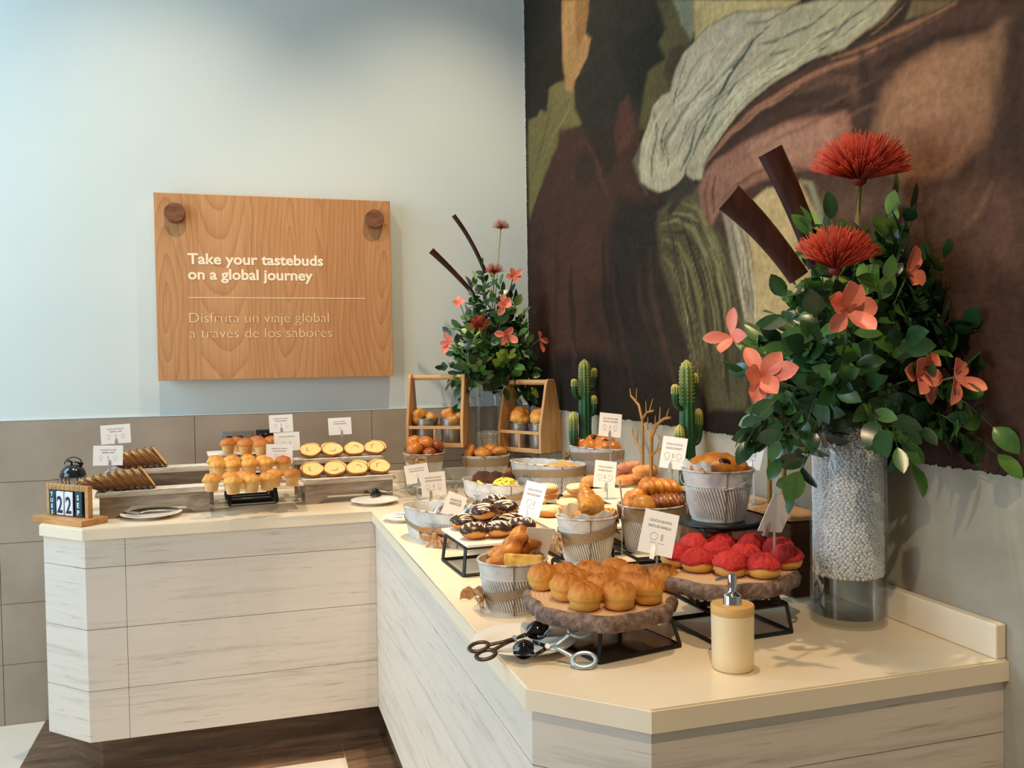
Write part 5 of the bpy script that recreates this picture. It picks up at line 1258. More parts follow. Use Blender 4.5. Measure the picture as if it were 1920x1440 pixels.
def ball_mesh(name, rx, ry, rz, mat, seed=0, amp=.08, freq=1.2, seg=28):
    bm = bmnew(); ell(bm, rx, ry, rz, (0, 0, 0), seg, 16); lump(bm, amp * rx, freq / rx, seed)
    zm = min(v.co.z for v in bm.verts)
    for v in bm.verts: v.co.z -= zm
    return M(name, bm, mat, 180)

def croissant_mesh(seed, L=.13, r=.030):
    bm = bmnew(); n = 46; pts = []; rr = []
    for k in range(n):
        f = k / (n - 1); u = 2 * f - 1; a = u * 1.15
        pts.append((L * .5 * sin(a) / sin(1.15), L * .22 * (1 - cos(a)), r))
        st_ = (abs(u) * 4.2) % 1.0
        rr.append(r * (1 - .80 * abs(u) ** 1.25) * (1.07 - .16 * st_))
    tube(bm, pts, rr, 20, fn=lambda th, f: 1 + .03 * sin(th * 3 + 9 * f))
    bm.normal_update(); lump(bm, .0012, 60, seed)
    zm = min(v.co.z for v in bm.verts)
    for v in bm.verts: v.co.z -= zm
    return M('croissant', bm, 'croissant', 180)

def log_slice(label, loc, rx, ry, th, rz=0, seed=0):
    t = T('log_slice', label, 'tray', loc, rz, 'log slice serving trays')
    N = 90
    def rad(a): return 1 + .035 * sin(3 * a + seed) + .025 * sin(7 * a + seed * 2) + .015 * sin(13 * a + seed)
    bm = bmnew(); f = [(rx * .93 * rad(2 * pi * k / N) * cos(2 * pi * k / N), ry * .93 * rad(2 * pi * k / N) * sin(2 * pi * k / N)) for k in range(N)]
    prism(bm, f, .0005, th); P('wood_face', M('wood_face', bm, 'logface', 30), t)
    bm = bmnew(); rows = []
    for z, o in ((0, .93), (0, 1.0), (.2, 1.02), (.4, 1.03), (.6, 1.035), (.8, 1.02), (1.0, .985), (1.0, .925)):
        ring = []
        for k in range(N * 2):
            a = pi * k / N; q = rad(a) * o; j = (.018 * noise.noise(Vector((cos(a) * 14, sin(a) * 14, z * 3 + seed))) + .010 * noise.noise(Vector((cos(a) * 40, sin(a) * 40, z * 4 + seed)))) if o > .95 else 0
            ring.append(bm.verts.new((rx * (q + j) * cos(a), ry * (q + j) * sin(a), th * z + (.0006 if z == 1 else 0))))
        rows.append(ring)
    for A, B in zip(rows[:-1], rows[1:]):
        for k in range(2 * N): bm.faces.new((A[k], A[(k + 1) % (2 * N)], B[(k + 1) % (2 * N)], B[k]))
    P('bark', M('bark', bm, 'bark', 70), t, 'grey-brown bark')
    return t

# ---- plants
def leaf(bm, p, d, up, L, W, mi, fold=.25, curl=.25, prof_=None):
    d = d.normalized(); s = d.cross(up)
    if s.length < 1e-4: s = d.cross(Vector((1, 0, 0)))
    s.normalize(); n = s.cross(d).normalized()
    prof = prof_ or [(0, .06), (.12, .50), (.30, .92), (.50, 1.0), (.70, .86), (.88, .46), (1.0, .03)]
    rows = []
    for f, w in prof:
        c = p + d * (L * f) - n * (curl * L * f * f); a = s * (W / 2 * w); q = n * (fold * W / 2 * w)
        rows.append((bm.verts.new(c + a + q), bm.verts.new(c), bm.verts.new(c - a + q)))
    for A, B in zip(rows[:-1], rows[1:]):
        for k in (0, 1):
            f_ = bm.faces.new((A[k], A[k + 1], B[k + 1], B[k])); f_.material_index = mi; f_.smooth = True

def quad_stem(bm, a, b, sag, r, mi, n=7):
    pts = []
    for k in range(n):
        f = k / (n - 1); q = a.lerp(b, f); q.z += sag * 4 * f * (1 - f); pts.append(q)
    tube(bm, pts, [r * (1.2 - .7 * k / (n - 1)) for k in range(n)], 5, mi=mi)
    return pts

# ================================================================== REAR ARM
# ---- perpetual calendar on the cut corner
t = T('flip_calendar', 'small wooden flip calendar reading TUES 22 SEP on the counter corner', 'calendar', (-1.892, -.575, H), radians(-45))
bm = bmnew(); rbox(bm, -.134, .134, -.052, .052, 0, .022, .002); P('base', M('base', bm, 'calwood', 40), t)
for sx_ in (-1, 1):
    bm = bmnew(); rbox(bm, sx_ * .104 - .009, sx_ * .104 + .009, -.010, .009, .0222, .132, .0015); P('post', M('post', bm, 'calwood', 40), t)
bm = bmnew(); rbox(bm, -.0948, .0948, -.010, .009, .112, .132, .0015); P('rail', M('rail', bm, 'calwood', 40), t)
bm = bmnew(); rbox(bm, -.0948, .0948, .003, .008, .0222, .1118, .001); P('back_panel', M('back_panel', bm, 'black', 40), t)
for (cx, w, m, s, sz, ink, hh) in ((-.072, .036, 'teal', 'T\nU\nE\nS', .020, 'white_ink', .088), (-.0295, .040, 'calwhite', '2', .082, 'navy', .084), (.0175, .044, 'calwhite', '2', .082, 'navy', .084), (.0700, .036, 'teal', 'S\nE\nP', .025, 'white_ink', .088)):
    bm = bmnew(); rbox(bm, cx - w / 2, cx + w / 2, -.0165, -.0125, .026, .026 + hh, .0015); cd = P('card', M('card', bm, m, 40), t)
    me = text_me(s, sz, ink, .0003, .0006 if len(s) > 1 else .0016, 'CENTER', 1.0, 1.05)
    zs_ = [v.co.z for v in me.vertices]; xs_ = [v.co.x for v in me.vertices]
    for v in me.vertices:
        v.co.z -= (min(zs_) + max(zs_)) / 2; v.co.x -= (min(xs_) + max(xs_)) / 2
        if len(s) == 1: v.co.x *= .78
    P('lettering', me, cd, loc=(cx, -.0169, .066 if len(s) > 1 else .063))
for x in (-.086, -.064, -.044, -.020, .002, .030, .058, .080):
    bm = bmnew(); pts = [(x, .002 + .022 * cos(2 * pi * k / 20), .122 + .026 * sin(2 * pi * k / 20)) for k in range(20)]
    tube(bm, pts, .0010, 6, closed=True, caps=False); P('ring', M('ring', bm, 'wire', 180), t, 'thin metal binder ring')

# ---- dark bell / lantern behind it
t = T('lantern', 'little black domed lantern with curled top handle behind the calendar', 'lantern', (-1.9215, -0.3168, H))
bm = bmnew(); lathe(bm, [(0, 0), (.044, 0), (.046, .004), (.044, .010), (0, .010)], 32); P('base', M('base', bm, 'bell', 50), t)
for k in range(6):
    a = pi / 3 * k; bm = bmnew(); tube(bm, [(.040 * cos(a), .040 * sin(a), .010), (.040 * cos(a), .040 * sin(a), .128)], .0025, 6); P('bar', M('bar', bm, 'bell', 180), t)
bm = bmnew(); lathe(bm, [(.0355, .0102), (.0365, .0102), (.0365, .127), (.0355, .127)], 32); P('glass_chimney', M('glass_chimney', bm, 'glass', 60), t)
bm = bmnew(); lathe(bm, [(0, .0104), (.020, .0104), (.020, .085), (.018, .088), (0, .088)], 24); P('candle', M('candle', bm, 'paper', 50), t)
bm = bmnew(); lathe(bm, [(.043, .128), (.0465, .129), (.046, .138), (.041, .154), (.031, .167), (.018, .174), (0, .177)], 36); P('dome', M('dome', bm, 'bell', 180), t)
bm = bmnew(); tube(bm, [(-.004, 0, .172), (-.004, 0, .186), (-.018, -.004, .193)], [.004, .004, .006], 8); tube(bm, [(-.004, 0, .187), (.016, .0, .184), (.034, .002, .172)], [.004, .004, .008], 8)
P('cross_bar', M('cross_bar', bm, 'bell', 180), t)
bm = bmnew(); tube(bm, [(.030 * cos(a) + .002, 0, .178 + .026 * sin(a)) for a in [pi * k / 14 for k in range(15)]], .0022, 6); P('handle', M('handle', bm, 'bell', 180), t)

# ---- loaf risers and fanned slices
riser('front weathered wooden riser carrying the dark-crusted sliced loaf', (-1.617, -.492, H), .40, .135, .092, radians(5))
riser('taller weathered wooden riser carrying the rear golden sliced loaf', (-1.607, -.318, H), .40, .135, .150, radians(3))
def liner(label, loc, w, d, rz, seed):
    bm = bmnew(); nx, ny = 20, 8; A = [[bm.verts.new((w * (i / nx - .5), d * (j / ny - .5), .0012 + .0022 * abs(noise.noise(Vector((i * .55, j * .7, seed)))))) for j in range(ny + 1)] for i in range(nx + 1)]
    for i in range(nx):
        for j in range(ny): bm.faces.new((A[i][j], A[i + 1][j], A[i + 1][j + 1], A[i][j + 1]))
    r = bmesh.ops.extrude_face_region(bm, geom=list(bm.faces))
    for g in r['geom']:
        if isinstance(g, bmesh.types.BMVert): g.co.z -= .0008
    return S('baking_paper', M('baking_paper', bm, 'liner', 60), label, 'paper', loc, rz, 'baking paper sheets')
liner('crinkled baking paper under the dark-crusted sliced loaf', (-1.605, -.492, .9926), .35, .10, radians(5), 1)
liner('crinkled baking paper under the rear golden sliced loaf', (-1.595, -.318, 1.0506), .35, .10, radians(3), 2)
sl_a = [slice_meshes(.088, .094, .0095, 'marble', 'darkcrust', s, False) for s in (1, 2, 3)]
def fan(n, x0, x1, y0, z, t0, t1, rz, labels, group):
    for k in range(n):
        f = k / (n - 1); a, b, _ = sl_a[k % 3]
        tl = t0 + (t1 - t0) * f; x = x0 + (x1 - x0) * f
        e = T('loaf_slice', labels[k], 'cake slice', (x, y0 + (x - x0) * math.tan(rz), z + .0050 * sin(tl)), group=group)
        e.rotation_euler = (Matrix.Rotation(rz, 3, 'Z') @ Matrix.Rotation(-tl, 3, 'Y') @ Matrix.Rotation(pi / 2, 3, 'Z')).to_euler()
        P('crumb', a, e); P('crust', b, e, 'dark crust')
ordn = ['rightmost', 'second from the right', 'third from the right', 'fourth from the right', 'fifth from the right', 'sixth from the right', 'seventh from the right', 'eighth from the right', 'ninth from the right']
fan(8, -1.5907, -1.7363, -.318, 1.0530, radians(36), radians(64), radians(3), ['golden marble loaf slice on the taller riser, %s of its fan' % o for o in ordn], 'loaf slices on the taller riser')
fan(9, -1.6197, -1.7898, -.492, .9950, radians(34), radians(66), radians(5), ['dark-crusted marble loaf slice on the front riser, %s of its fan' % o for o in ordn], 'loaf slices on the front riser')

# ---- plate with cake server
pm_ = plate_mesh(.105)
S('plate', pm_, 'round white plate holding the cake server in front of the loaf riser', 'plate', (-1.6259, -0.5686, H + .0003))
t = T('cake_server', 'steel cake server lying across the white plate by the loaves', 'cake server', (-1.6269, -0.5937, H + .013), radians(8))
bm = bmnew(); prism(bm, [(-.080, -.020), (-.045, -.022), (-.034, -.006), (-.034, .006), (-.045, .022), (-.080, .020)], .006, .0075)
for v in bm.verts: v.co.z += max(0, (-.05 - v.co.x)) * .3 + .002
P('blade', M('blade', bm, 'steel', 30), t)
bm = bmnew(); tube(bm, [(-.034, 0, .0085), (-.010, 0, .013), (.03, 0, .012), (.085, 0, .0085)], [.004, .0032, .0045, .006], 10, flat=.6); P('handle', M('handle', bm, 'steel', 180), t)

# ---- muffin stand: three tiers
frame_stand('black metal stand under the lowest muffin board', (-1.276, -0.308, H), .185, .16, .088, radians(4), .9)
frame_stand('black metal stand under the middle muffin board', (-1.275, -.385, H), .17, .10, .125, radians(4), .9)
frame_stand('black metal stand under the top muffin board', (-1.29, -.215, H), .17, .12, .183, radians(4), .9)
board('long white board with the front rows of muffins', (-1.262, -.545, H + .0885), .335, .17, radians(4))
board('middle white board with the crowded muffins', (-1.275, -.385, H + .1255), .31, .125, radians(4))
board('top white board with the plain brown muffins', (-1.30, -.235, H + .1835), .285, .15, radians(4))
mg = [muffin_meshes(s, True) for s in (1, 2, 3)]; mb = [muffin_meshes(s, False) for s in (4, 5, 6)]
def muffins(lst, z, group):
    for i, (px, py, gold, lab, sc) in enumerate(lst):
        a, b = (mg if gold else mb)[i % 3]
        e = T('muffin', lab, 'muffin', (px, py, z), i * 1.7, group, scale=sc)
        P('muffin_base', a, e); P('muffin_top', b, e, 'browned muffin top')
zf = H + .0967
muffins([(-1.4136, -0.6853, 1, 'crumbly golden muffin at the left end of the lowest board', 1), (-1.3489, -0.6565, 1, 'crumbly golden muffin tucked behind the two front-left ones', 1), (-1.3403, -0.7829, 1, 'crumbly golden muffin nearest the front edge of the lowest board', 1.02),
         (-1.3048, -0.6465, 1, 'crumbly golden muffin wedged behind the front middle pair', 1), (-1.278, -0.7689, 1, 'crumbly golden muffin right of the foremost one', 1.02), (-1.2249, -0.7365, 1, 'crumbly golden muffin third from the right on the lowest board', 1),
         (-1.1982, -0.6478, 1, 'golden muffin second from the right on the lowest board', 1), (-1.1343, -0.66, 0, 'smooth brown muffin alone at the right end of the lowest board', 1.02)], zf, 'muffins on the lowest board')
zm_ = H + .1337
muffins([(-1.4076, -0.4211, 1, 'nutty golden muffin at the back left of the middle board', 1), (-1.3924, -0.5619, 1, 'nutty golden muffin at the front left of the middle board', 1), (-1.347, -0.4301, 1, 'golden muffin second along the back of the middle board', 1), (-1.3417, -0.5677, 1, 'golden muffin second along the front of the middle board', 1),
         (-1.2859, -0.4215, 1, 'golden muffin third along the back of the middle board', 1), (-1.283, -0.5767, 1, 'yellowest nut-topped muffin in the centre of the middle board', 1.03), (-1.2283, -0.4289, 1, 'golden muffin fourth along the back, half behind a card', 1), (-1.2237, -0.5695, 1, 'nutty muffin just left of the lowest card', 1), (-1.1609, -0.5462, 0, 'reddish brown muffin right of the lowest card stem', 1)], zm_, 'muffins on the middle board')
zt_ = H + .1917
muffins([(-1.361, -0.3229, 0, 'plain brown muffin at the left of the top board', 1), (-1.3292, -0.2494, 0, 'plain brown muffin half hidden behind the top-left one', .96), (-1.2945, -0.3962, 0, 'split-topped brown muffin second from left on the top board', 1.04), (-1.2509, -0.286, 0, 'brown muffin at the back right of the top board', 1.02), (-1.2369, -0.4229, 0, 'brown muffin at the front right of the top board', 1), (-1.1956, -0.3119, 0, 'brown muffin behind the stack of cards', 1)], zt_, 'muffins on the top board')

# ---- bread slices on risers
riser('lower weathered riser carrying the front row of swirl bread', (-.912, -.440, H), .372, .135, .092, radians(5))
riser('taller weathered riser carrying the rear row of swirl bread', (-.930, -.268, H), .372, .135, .152, radians(3))
liner('thin baking paper under the front row of swirl bread', (-.912, -.440, .9926), .35, .11, radians(5), 3)
liner('thin baking paper under the rear row of swirl bread', (-.930, -.268, 1.0526), .35, .11, radians(3), 4)
br = [slice_meshes(.088, .066, .015, 'crumb', 'crust', s, True, True) for s in (1, 2, 3, 4, 5)]
def breads(lst, y0, z, rz, group):
    for i, (px, dy, tilt, lab) in enumerate(lst):
        a, b, c = br[i % 5]
        e = T('bread_slice', lab, 'bread slice', (px, y0 + dy, z + .0078 * sin(radians(tilt))), group=group)
        e.rotation_euler = (Matrix.Rotation(rz, 3, 'Z') @ Matrix.Rotation(-radians(tilt), 3, 'X')).to_euler()
        P('crumb', a, e, 'yellow crumb'); P('crust', b, e, 'brown crust'); P('swirl', c, e, 'cinnamon swirl')
pos4 = ['at the left end', 'second from the left', 'third from the left', 'at the right end']
breads([(-1.0427, -.022, 44, 'swirl bread slice %s of the lower riser' % pos4[0]), (-0.9583, -.020, 44, 'swirl bread slice %s of the lower riser' % pos4[1]), (-0.8706, -.022, 46, 'swirl bread slice %s of the lower riser' % pos4[2]), (-0.7773, -.014, 44, 'swirl bread slice %s of the lower riser' % pos4[3]),
        (-1.0451, .012, 42, 'slice leaning behind the leftmost front slice, lower riser'), (-0.9499, .014, 42, 'slice leaning behind the second front slice, lower riser'), (-0.8574, .012, 44, 'slice hidden behind the third front slice, lower riser'), (-0.7827, .018, 42, 'slice leaning behind the right end slice, lower riser')], -.440, .9950, radians(5), 'swirl bread on the lower riser')
breads([(-1.0391, -.022, 46, 'swirl bread slice %s of the taller riser' % pos4[0]), (-0.9488, -.022, 46, 'swirl bread slice %s of the taller riser' % pos4[1]), (-0.8589, -.012, 42, 'swirl bread slice %s of the taller riser' % pos4[2]), (-0.7745, -.012, 42, 'swirl bread slice %s of the taller riser' % pos4[3]),
        (-1.0352, .012, 44, 'slice leaning behind the leftmost slice, taller riser'), (-0.9531, .012, 44, 'slice leaning behind the second slice, taller riser'), (-0.7617, .020, 42, 'slice peeking behind the right end slice, taller riser')], -.268, 1.0550, radians(3), 'swirl bread on the taller riser')

# ---- plate with the black scoop tongs, and the small plate by the tub
S('plate', plate_mesh(.092), 'round white plate holding the black scoop tongs in the counter bend', 'plate', (-0.8216, -0.5777, H + .0003))
def tongs(label, loc, rz, L, head_m, handle_m, ring_r, spread, rx=0, head='scoop', tiltz=0):
    """scissor tongs lying along +X: bowls at +X, finger rings at -X"""
    t = T('serving_tongs', label, 'tongs', loc, group='scissor serving tongs', rot=(rx, tiltz, rz))
    for sg in (-1, 1):
        bm = bmnew()
        tube(bm, [(.0, 0, .001 * sg), (-L * .18, sg * spread * .25, .001 * sg), (-L * .34, sg * spread * .75, .001 * sg), (-L * .42, sg * spread, .001 * sg)], [.0048, .0042, .0045, .006], 8, flat=.5)
        rc = (-L * .42 - ring_r * .92, sg * (spread + ring_r * .25))
        pts = [(rc[0] + ring_r * 1.25 * cos(2 * pi * k / 28), rc[1] + ring_r * .85 * sin(2 * pi * k / 28), .001 * sg) for k in range(28)]
        tube(bm, pts, .0042, 8, closed=True, caps=False, flat=.7)
        P('handle', M('handle', bm, handle_m, 180), t, 'looped finger handle')
        bm = bmnew()
        tube(bm, [(0, 0, .001 * sg), (L * .12, -sg * .006, .003 * sg), (L * .24, -sg * .010, .006 * sg)], [.0045, .0035, .004], 8, flat=.5)
        N = 16; g = []
        for i in range(N + 1):
            f = i / N; w = L * .15 * sin(pi * min(1, f * .93 + .05)) ** .7; row = []
            for j in range(9):
                q = -1 + 2 * j / 8
                row.append(bm.verts.new((L * .22 + L * .34 * f, w * q, sg * (.006 + L * .10 * sin(pi * f) * (1 - q * q)))))
            g.append(row)
        for i in range(N):
            for j in range(8): bm.faces.new((g[i][j], g[i + 1][j], g[i + 1][j + 1], g[i][j + 1]))
        P('bowl', M('bowl', bm, head_m, 180), t, 'scoop bowl')
    bm = bmnew(); lathe(bm, [(0, -.005), (.005, -.005), (.005, .005), (0, .005)], 12); P('pivot', M('pivot', bm, 'steel', 40), t)
    return t
t = T('pasta_tongs', 'tongs with black claw head lying on the small white plate', 'tongs', (-0.8084, -0.4995, H + .012), radians(12))
for i in range(7):
    a = -1.2 + .4 * i; bm = bmnew(); pts = [(.022 * sin(a) * sin(q), -.020 * cos(a) * sin(q) * .6, .004 + .026 * cos(q)) for q in (0, .4, .8, 1.2, 1.5)]
    tube(bm, pts, [.004, .004, .0038, .0034, .002], 8); P('prong', M('prong', bm, 'blackgloss', 180), t)
bm = bmnew(); ell(bm, .009, .007, .006, (0, 0, .029), 14, 8); P('head', M('head', bm, 'blackgloss', 180), t)
for sg in (-1, 1):
    bm = bmnew(); tube(bm, [(.0, sg * .002, .028), (.05, sg * .006, .016), (.11, sg * .012, .020), (.165, sg * .020, .026)], [.003, .003, .003, .0035], 8)
    pts = [(.188 + .022 * cos(2 * pi * k / 20), sg * .022 + .012 * sin(2 * pi * k / 20), .029 + .004 * cos(2 * pi * k / 20)) for k in range(20)]; tube(bm, pts, .003, 6, closed=True, caps=False)
    P('handle', M('handle', bm, 'steel', 180), t)
S('plate', plate_mesh(.07), 'little white plate half hidden by the front oval tub', 'plate', (-0.7819, -0.982, H + .0003))
t = T('teaspoon', 'small steel spoon resting on the half hidden plate', 'spoon', (-0.7934, -0.9633, H + .019), radians(160))
bm = bmnew(); ell(bm, .018, .011, .004, (0, 0, 0), 16, 8); P('bowl', M('bowl', bm, 'steel', 180), t)
bm = bmnew(); tube(bm, [(-.014, 0, .001), (-.05, 0, .004), (-.09, 0, .003)], [.0022, .002, .0032], 8, flat=.6); P('handle', M('handle', bm, 'steel', 180), t)

# ================================================================== CORNER
# ---- two pine caddies on clear risers
def caddy(label, loc, rz):
    t = T('bottle_caddy', label, 'caddy', loc, rz, 'pine carriers in the corner')
    w, d, hh = .250, .142, .310
    for sg in (-1, 1):
        bm = bmnew(); o = [(-d / 2, 0), (d / 2, 0), (d / 2, .10), (.030, hh - .02), (.020, hh), (-.020, hh), (-.030, hh - .02), (-d / 2, .10)]
        x0 = sg * w / 2; prism(bm, o, min(x0, x0 - sg * .013), max(x0, x0 - sg * .013), axis='x')
        bmesh.ops.bevel(bm, geom=list(bm.edges), offset=.0015, segments=1, affect='EDGES'); P('side_panel', M('side_panel', bm, 'pine', 40), t)
    xi = w / 2 - .0134
    bm = bmnew(); tube(bm, [(-xi, 0, hh - .014), (xi, 0, hh - .014)], .0115, 20); P('handle_bar', M('handle_bar', bm, 'pine_x', 60), t)
    bm = bmnew(); box(bm, -xi, xi, -d / 2 + .010, d / 2 - .010, .002, .010); P('bottom', M('bottom', bm, 'pine_x', 40), t)
    for y in (-d / 2, d / 2 - .008):
        for z0, z1 in ((.0, .018), (.078, .091)):
            bm = bmnew(); rbox(bm, -xi, xi, y, y + .008, z0, z1, .001); P('rail', M('rail', bm, 'pine_x', 40), t)
    bm = bmnew(); rbox(bm, -.0055, .0055, -d / 2, -d / 2 + .008, .0182, .0778, .001); P('divider', M('divider', bm, 'pine', 40), t)
    return t
def bucket(label, loc, r, h):
    t = T('metal_bucket', label, 'bucket', loc, 0, 'galvanised buckets in the carriers')
    bm = bmnew(); lathe(bm, [(0, 0), (r * .86, 0), (r * .87, .003), (r, h), (r * .97, h), (r * .84, .005), (0, .005)], 40); P('body', M('body', bm, 'zinc', 50), t)
    bm = bmnew(); tube(bm, [(r * cos(2 * pi * k / 40), r * sin(2 * pi * k / 40), h) for k in range(40)], .002, 6, closed=True, caps=False); P('rim', M('rim', bm, 'zinc', 180), t)
pop = [ball_mesh('popover', .030, .027, .030, 'pastry', 3, .22, 1.0), ball_mesh('popover', .031, .028, .026, 'croissant', 4, .24, 1.0)]
lumpy = [ball_mesh('cheese_puff', .044, .040, .046, 'muffin_gold', 5, .20, 2.0), ball_mesh('cheese_puff', .038, .036, .040, 'muffin_gold', 6, .20, 2.0)]
def put(name, me, label, cat, root, off, group, rot=(0, 0, 0), sc=1):
    v = Matrix.Rotation(root.rotation_euler.z, 3, 'Z') @ Vector(off)
    return S(name, me, label, cat, (root.location.x + v.x, root.location.y + v.y, root.location.z + v.z), group=group, rot=rot, scale=sc)
ca = (-0.4958, -0.25, 1.0798)
clear_riser('clear riser under the left pine carrier', (ca[0], ca[1], H), .27, .15, ca[2] - H - .0005, radians(-27))
c1 = caddy('pine carrier with two buckets of popovers, left one in the corner', ca, radians(-27))
cb = (-0.118, -0.36, 1.0526)
clear_riser('clear riser under the right pine carrier', (cb[0], cb[1], H), .25, .15, cb[2] - H - .0005, radians(-60))
c2 = caddy('pine carrier with buckets of cheese puffs, right one in the corner', cb, radians(-60))
for c_, nm in ((c1, 'left'), (c2, 'right')):
    for sg, sd in ((-1, 'left'), (1, 'right')):
        v = Matrix.Rotation(c_.rotation_euler.z, 3, 'Z') @ Vector((sg * .0565, 0, .0105))
        bucket('galvanised bucket in the %s half of the %s pine carrier' % (sd, nm), c_.location + v, .0485, .108)
g = 'popovers in the left carrier'
put('popover', pop[0], 'tall split popover at the left of the left carrier', 'popover', c1, (-.078, -.004, .098), g, (.1, -.3, .4), 1.15)
put('popover', pop[1], 'leaning popover second from left in the left carrier', 'popover', c1, (-.036, -.010, .094), g, (.2, .5, 1.2), 1.05)
put('popover', pop[0], 'pale topped popover over the right bucket of the left carrier', 'popover', c1, (.045, .0, .102), g, (0, .2, 2.2), 1.05)
put('popover', pop[1], 'low yellow popover at the front of the right bucket', 'popover', c1, (.066, -.020, .090), g, (.2, .1, .3), .9)
put('popover', pop[1], 'dark popover at the right edge of the left carrier', 'popover', c1, (.088, .018, .096), g, (0, .4, 3), .95)
g = 'cheese puffs in the right carrier'
put('cheese_puff', lumpy[0], 'big lumpy cheese puff in the left bucket of the right carrier', 'pastry', c2, (-.058, -.006, .094), g, (0, .1, 0))
put('cheese_puff', lumpy[1], 'smaller lumpy cheese puff in the right bucket of the right carrier', 'pastry', c2, (.055, -.006, .098), g, (0, .1, 1))

# ---- pails at the rear
nbig = 2.25
plb = (-0.5862, -0.375, 1.066)
clear_riser('clear block under the round pail of bread rolls', (plb[0], plb[1], H), .13, .13, plb[2] - .1055 - H, 0)
pl_ = pail('pail', 'round whitewashed pail of bread rolls below the left carrier', 'pail', (plb[0], plb[1], plb[2] - .105), .084, .084, .064, .064, .105, 0, 2, 64, (lambda th: .086, .014), (radians(-118), .084, 1.15, .045), group='whitewashed tin pails')
rl = [ball_mesh('bread_roll', .036, .034, .029, 'roll_gold', 7, .05), ball_mesh('bread_roll', .036, .033, .028, 'roll_brown', 8, .05)]
g = 'bread rolls in the round pail'
for i, (ox, oy, oz, lab) in enumerate(((-.036, .010, .142, 'golden roll at the upper left of the pail below the left carrier'), (-.044, -.032, .118, 'shiny roll at the front left of the same rear pail'), (.004, -.010, .138, 'pale split roll in the middle of the roll pail'), (.050, .004, .122, 'large brown roll at the right of the roll pail'), (.012, -.052, .106, 'small brown roll low at the front of the roll pail'), (.010, .048, .112, 'roll at the back of the roll pail'))):
    put('bread_roll', rl[1 if i in (3, 4) else 0], lab, 'bread roll', pl_, (ox, oy, oz - .022), g, (0, 0, i * 1.1), 1.0 if i != 4 else .85)
for k in range(5):
    put('bread_roll', rl[k % 2], 'bread roll buried low in the round rear pail', 'bread roll', pl_, (.036 * cos(k * 1.26), .036 * sin(k * 1.26), .050), g, (0, 0, k))

pm2 = pail('pail', 'oval whitewashed pail of cake donuts between the two carriers', 'pail', (-0.3109, -0.3312, H), .104, .082, .078, .060, .140, radians(-8), 2.1, 72, (lambda th: .114, .017), (radians(15), .114, .9, .035), group='whitewashed tin pails')
g = 'cake donuts in the oval pail'
dn = [log_pastry_mesh('cake_donut', .085, .024, 'pastry', 11, 2, .02), ball_mesh('cake_donut', .038, .034, .024, 'pastry', 12, .10)]
put('cake_donut', dn[0], 'long golden pastry standing upright at the left of the oval pail', 'pastry', pm2, (-.052, -.005, .138), g, (0, radians(-62), .2), 1.0)
for i, (ox, oy, oz, lab) in enumerate(((-.020, -.028, .118, 'golden donut low in the middle of the oval pail'), (.022, .004, .130, 'yellow donut on top in the oval pail'), (.056, -.016, .120, 'ridged golden donut at the right of the oval pail'), (-.010, .034, .116, 'golden donut at the back of the oval pail'))):
    put('cake_donut', dn[1], lab, 'pastry', pm2, (ox, oy, oz + .004), g, (.2, .25, i * 1.3), 1.05)
for k in range(4):
    put('cake_donut', dn[1], 'golden donut buried low in the oval pail', 'pastry', pm2, (-.045 + .03 * k, .012 * (-1) ** k, .064), g, (0, 0, k), 1)

# ---- small vase arrangement in the corner (greens are added below)
# ---- long oval tubs
TR = radians(-62)
def vtub(hi, lo, ph, p=1.3):
    return lambda th: lo + (hi - lo) * abs(sin((th - ph) / 2)) ** p
at_, bt_, ab_, bb_ = .168, .084, .142, .066
t1 = pail('tub', 'front oval whitewashed tub of wrapped chocolate rice cakes', 'tub', (-.722, -1.372, H), at_, bt_, ab_, bb_, .102, TR, 2.15, 110, (vtub(.084, .036, radians(-72)), .007), (radians(-72), .036, 1.35, .045), group='oval whitewashed tubs', tw=.30)
t2 = pail('tub', 'oval whitewashed tub of dark and yellow cookies behind the wrapped cakes', 'tub', (-0.4092, -0.8723, H), at_, bt_, ab_, bb_, .102, TR, 2.15, 110, (vtub(.088, .020, radians(-108), 1.1), .012), (radians(-108), .022, 1.1, .040), group='oval whitewashed tubs', tw=.30)
p3 = (-0.241, -0.9405, 1.07)
frame_stand('low black stand hidden under the middle oval tub', (p3[0], p3[1], H), .12, .22, p3[2] - .102 - H - .0005, radians(28), .95)
t3 = pail('tub', 'oval whitewashed tub of wrapped finger pastries below the right carrier', 'tub', (p3[0], p3[1], p3[2] - .102), at_, bt_, ab_, bb_, .102, TR, 2.15, 110, (vtub(.080, .052, radians(-170), 1.2), .014), (radians(-170), .055, 1.0, .02), group='oval whitewashed tubs', tw=.30)
p4 = (-0.0355, -0.9428, 1.12)
frame_stand('tall black stand under the oval tub of danishes by the mural', (p4[0], p4[1], H), .12, .24, p4[2] - .102 - H - .0005, radians(15), .95)
t4 = pail('tub', 'oval whitewashed tub of filled danish rolls raised below the mural', 'tub', (p4[0], p4[1], p4[2] - .102), .150, .080, .125, .063, .102, radians(-72), 2.15, 100, (vtub(.084, .060, radians(-140), 1.1), .015), (radians(-140), .060, 1.0, .02), group='oval whitewashed tubs', tw=.30)

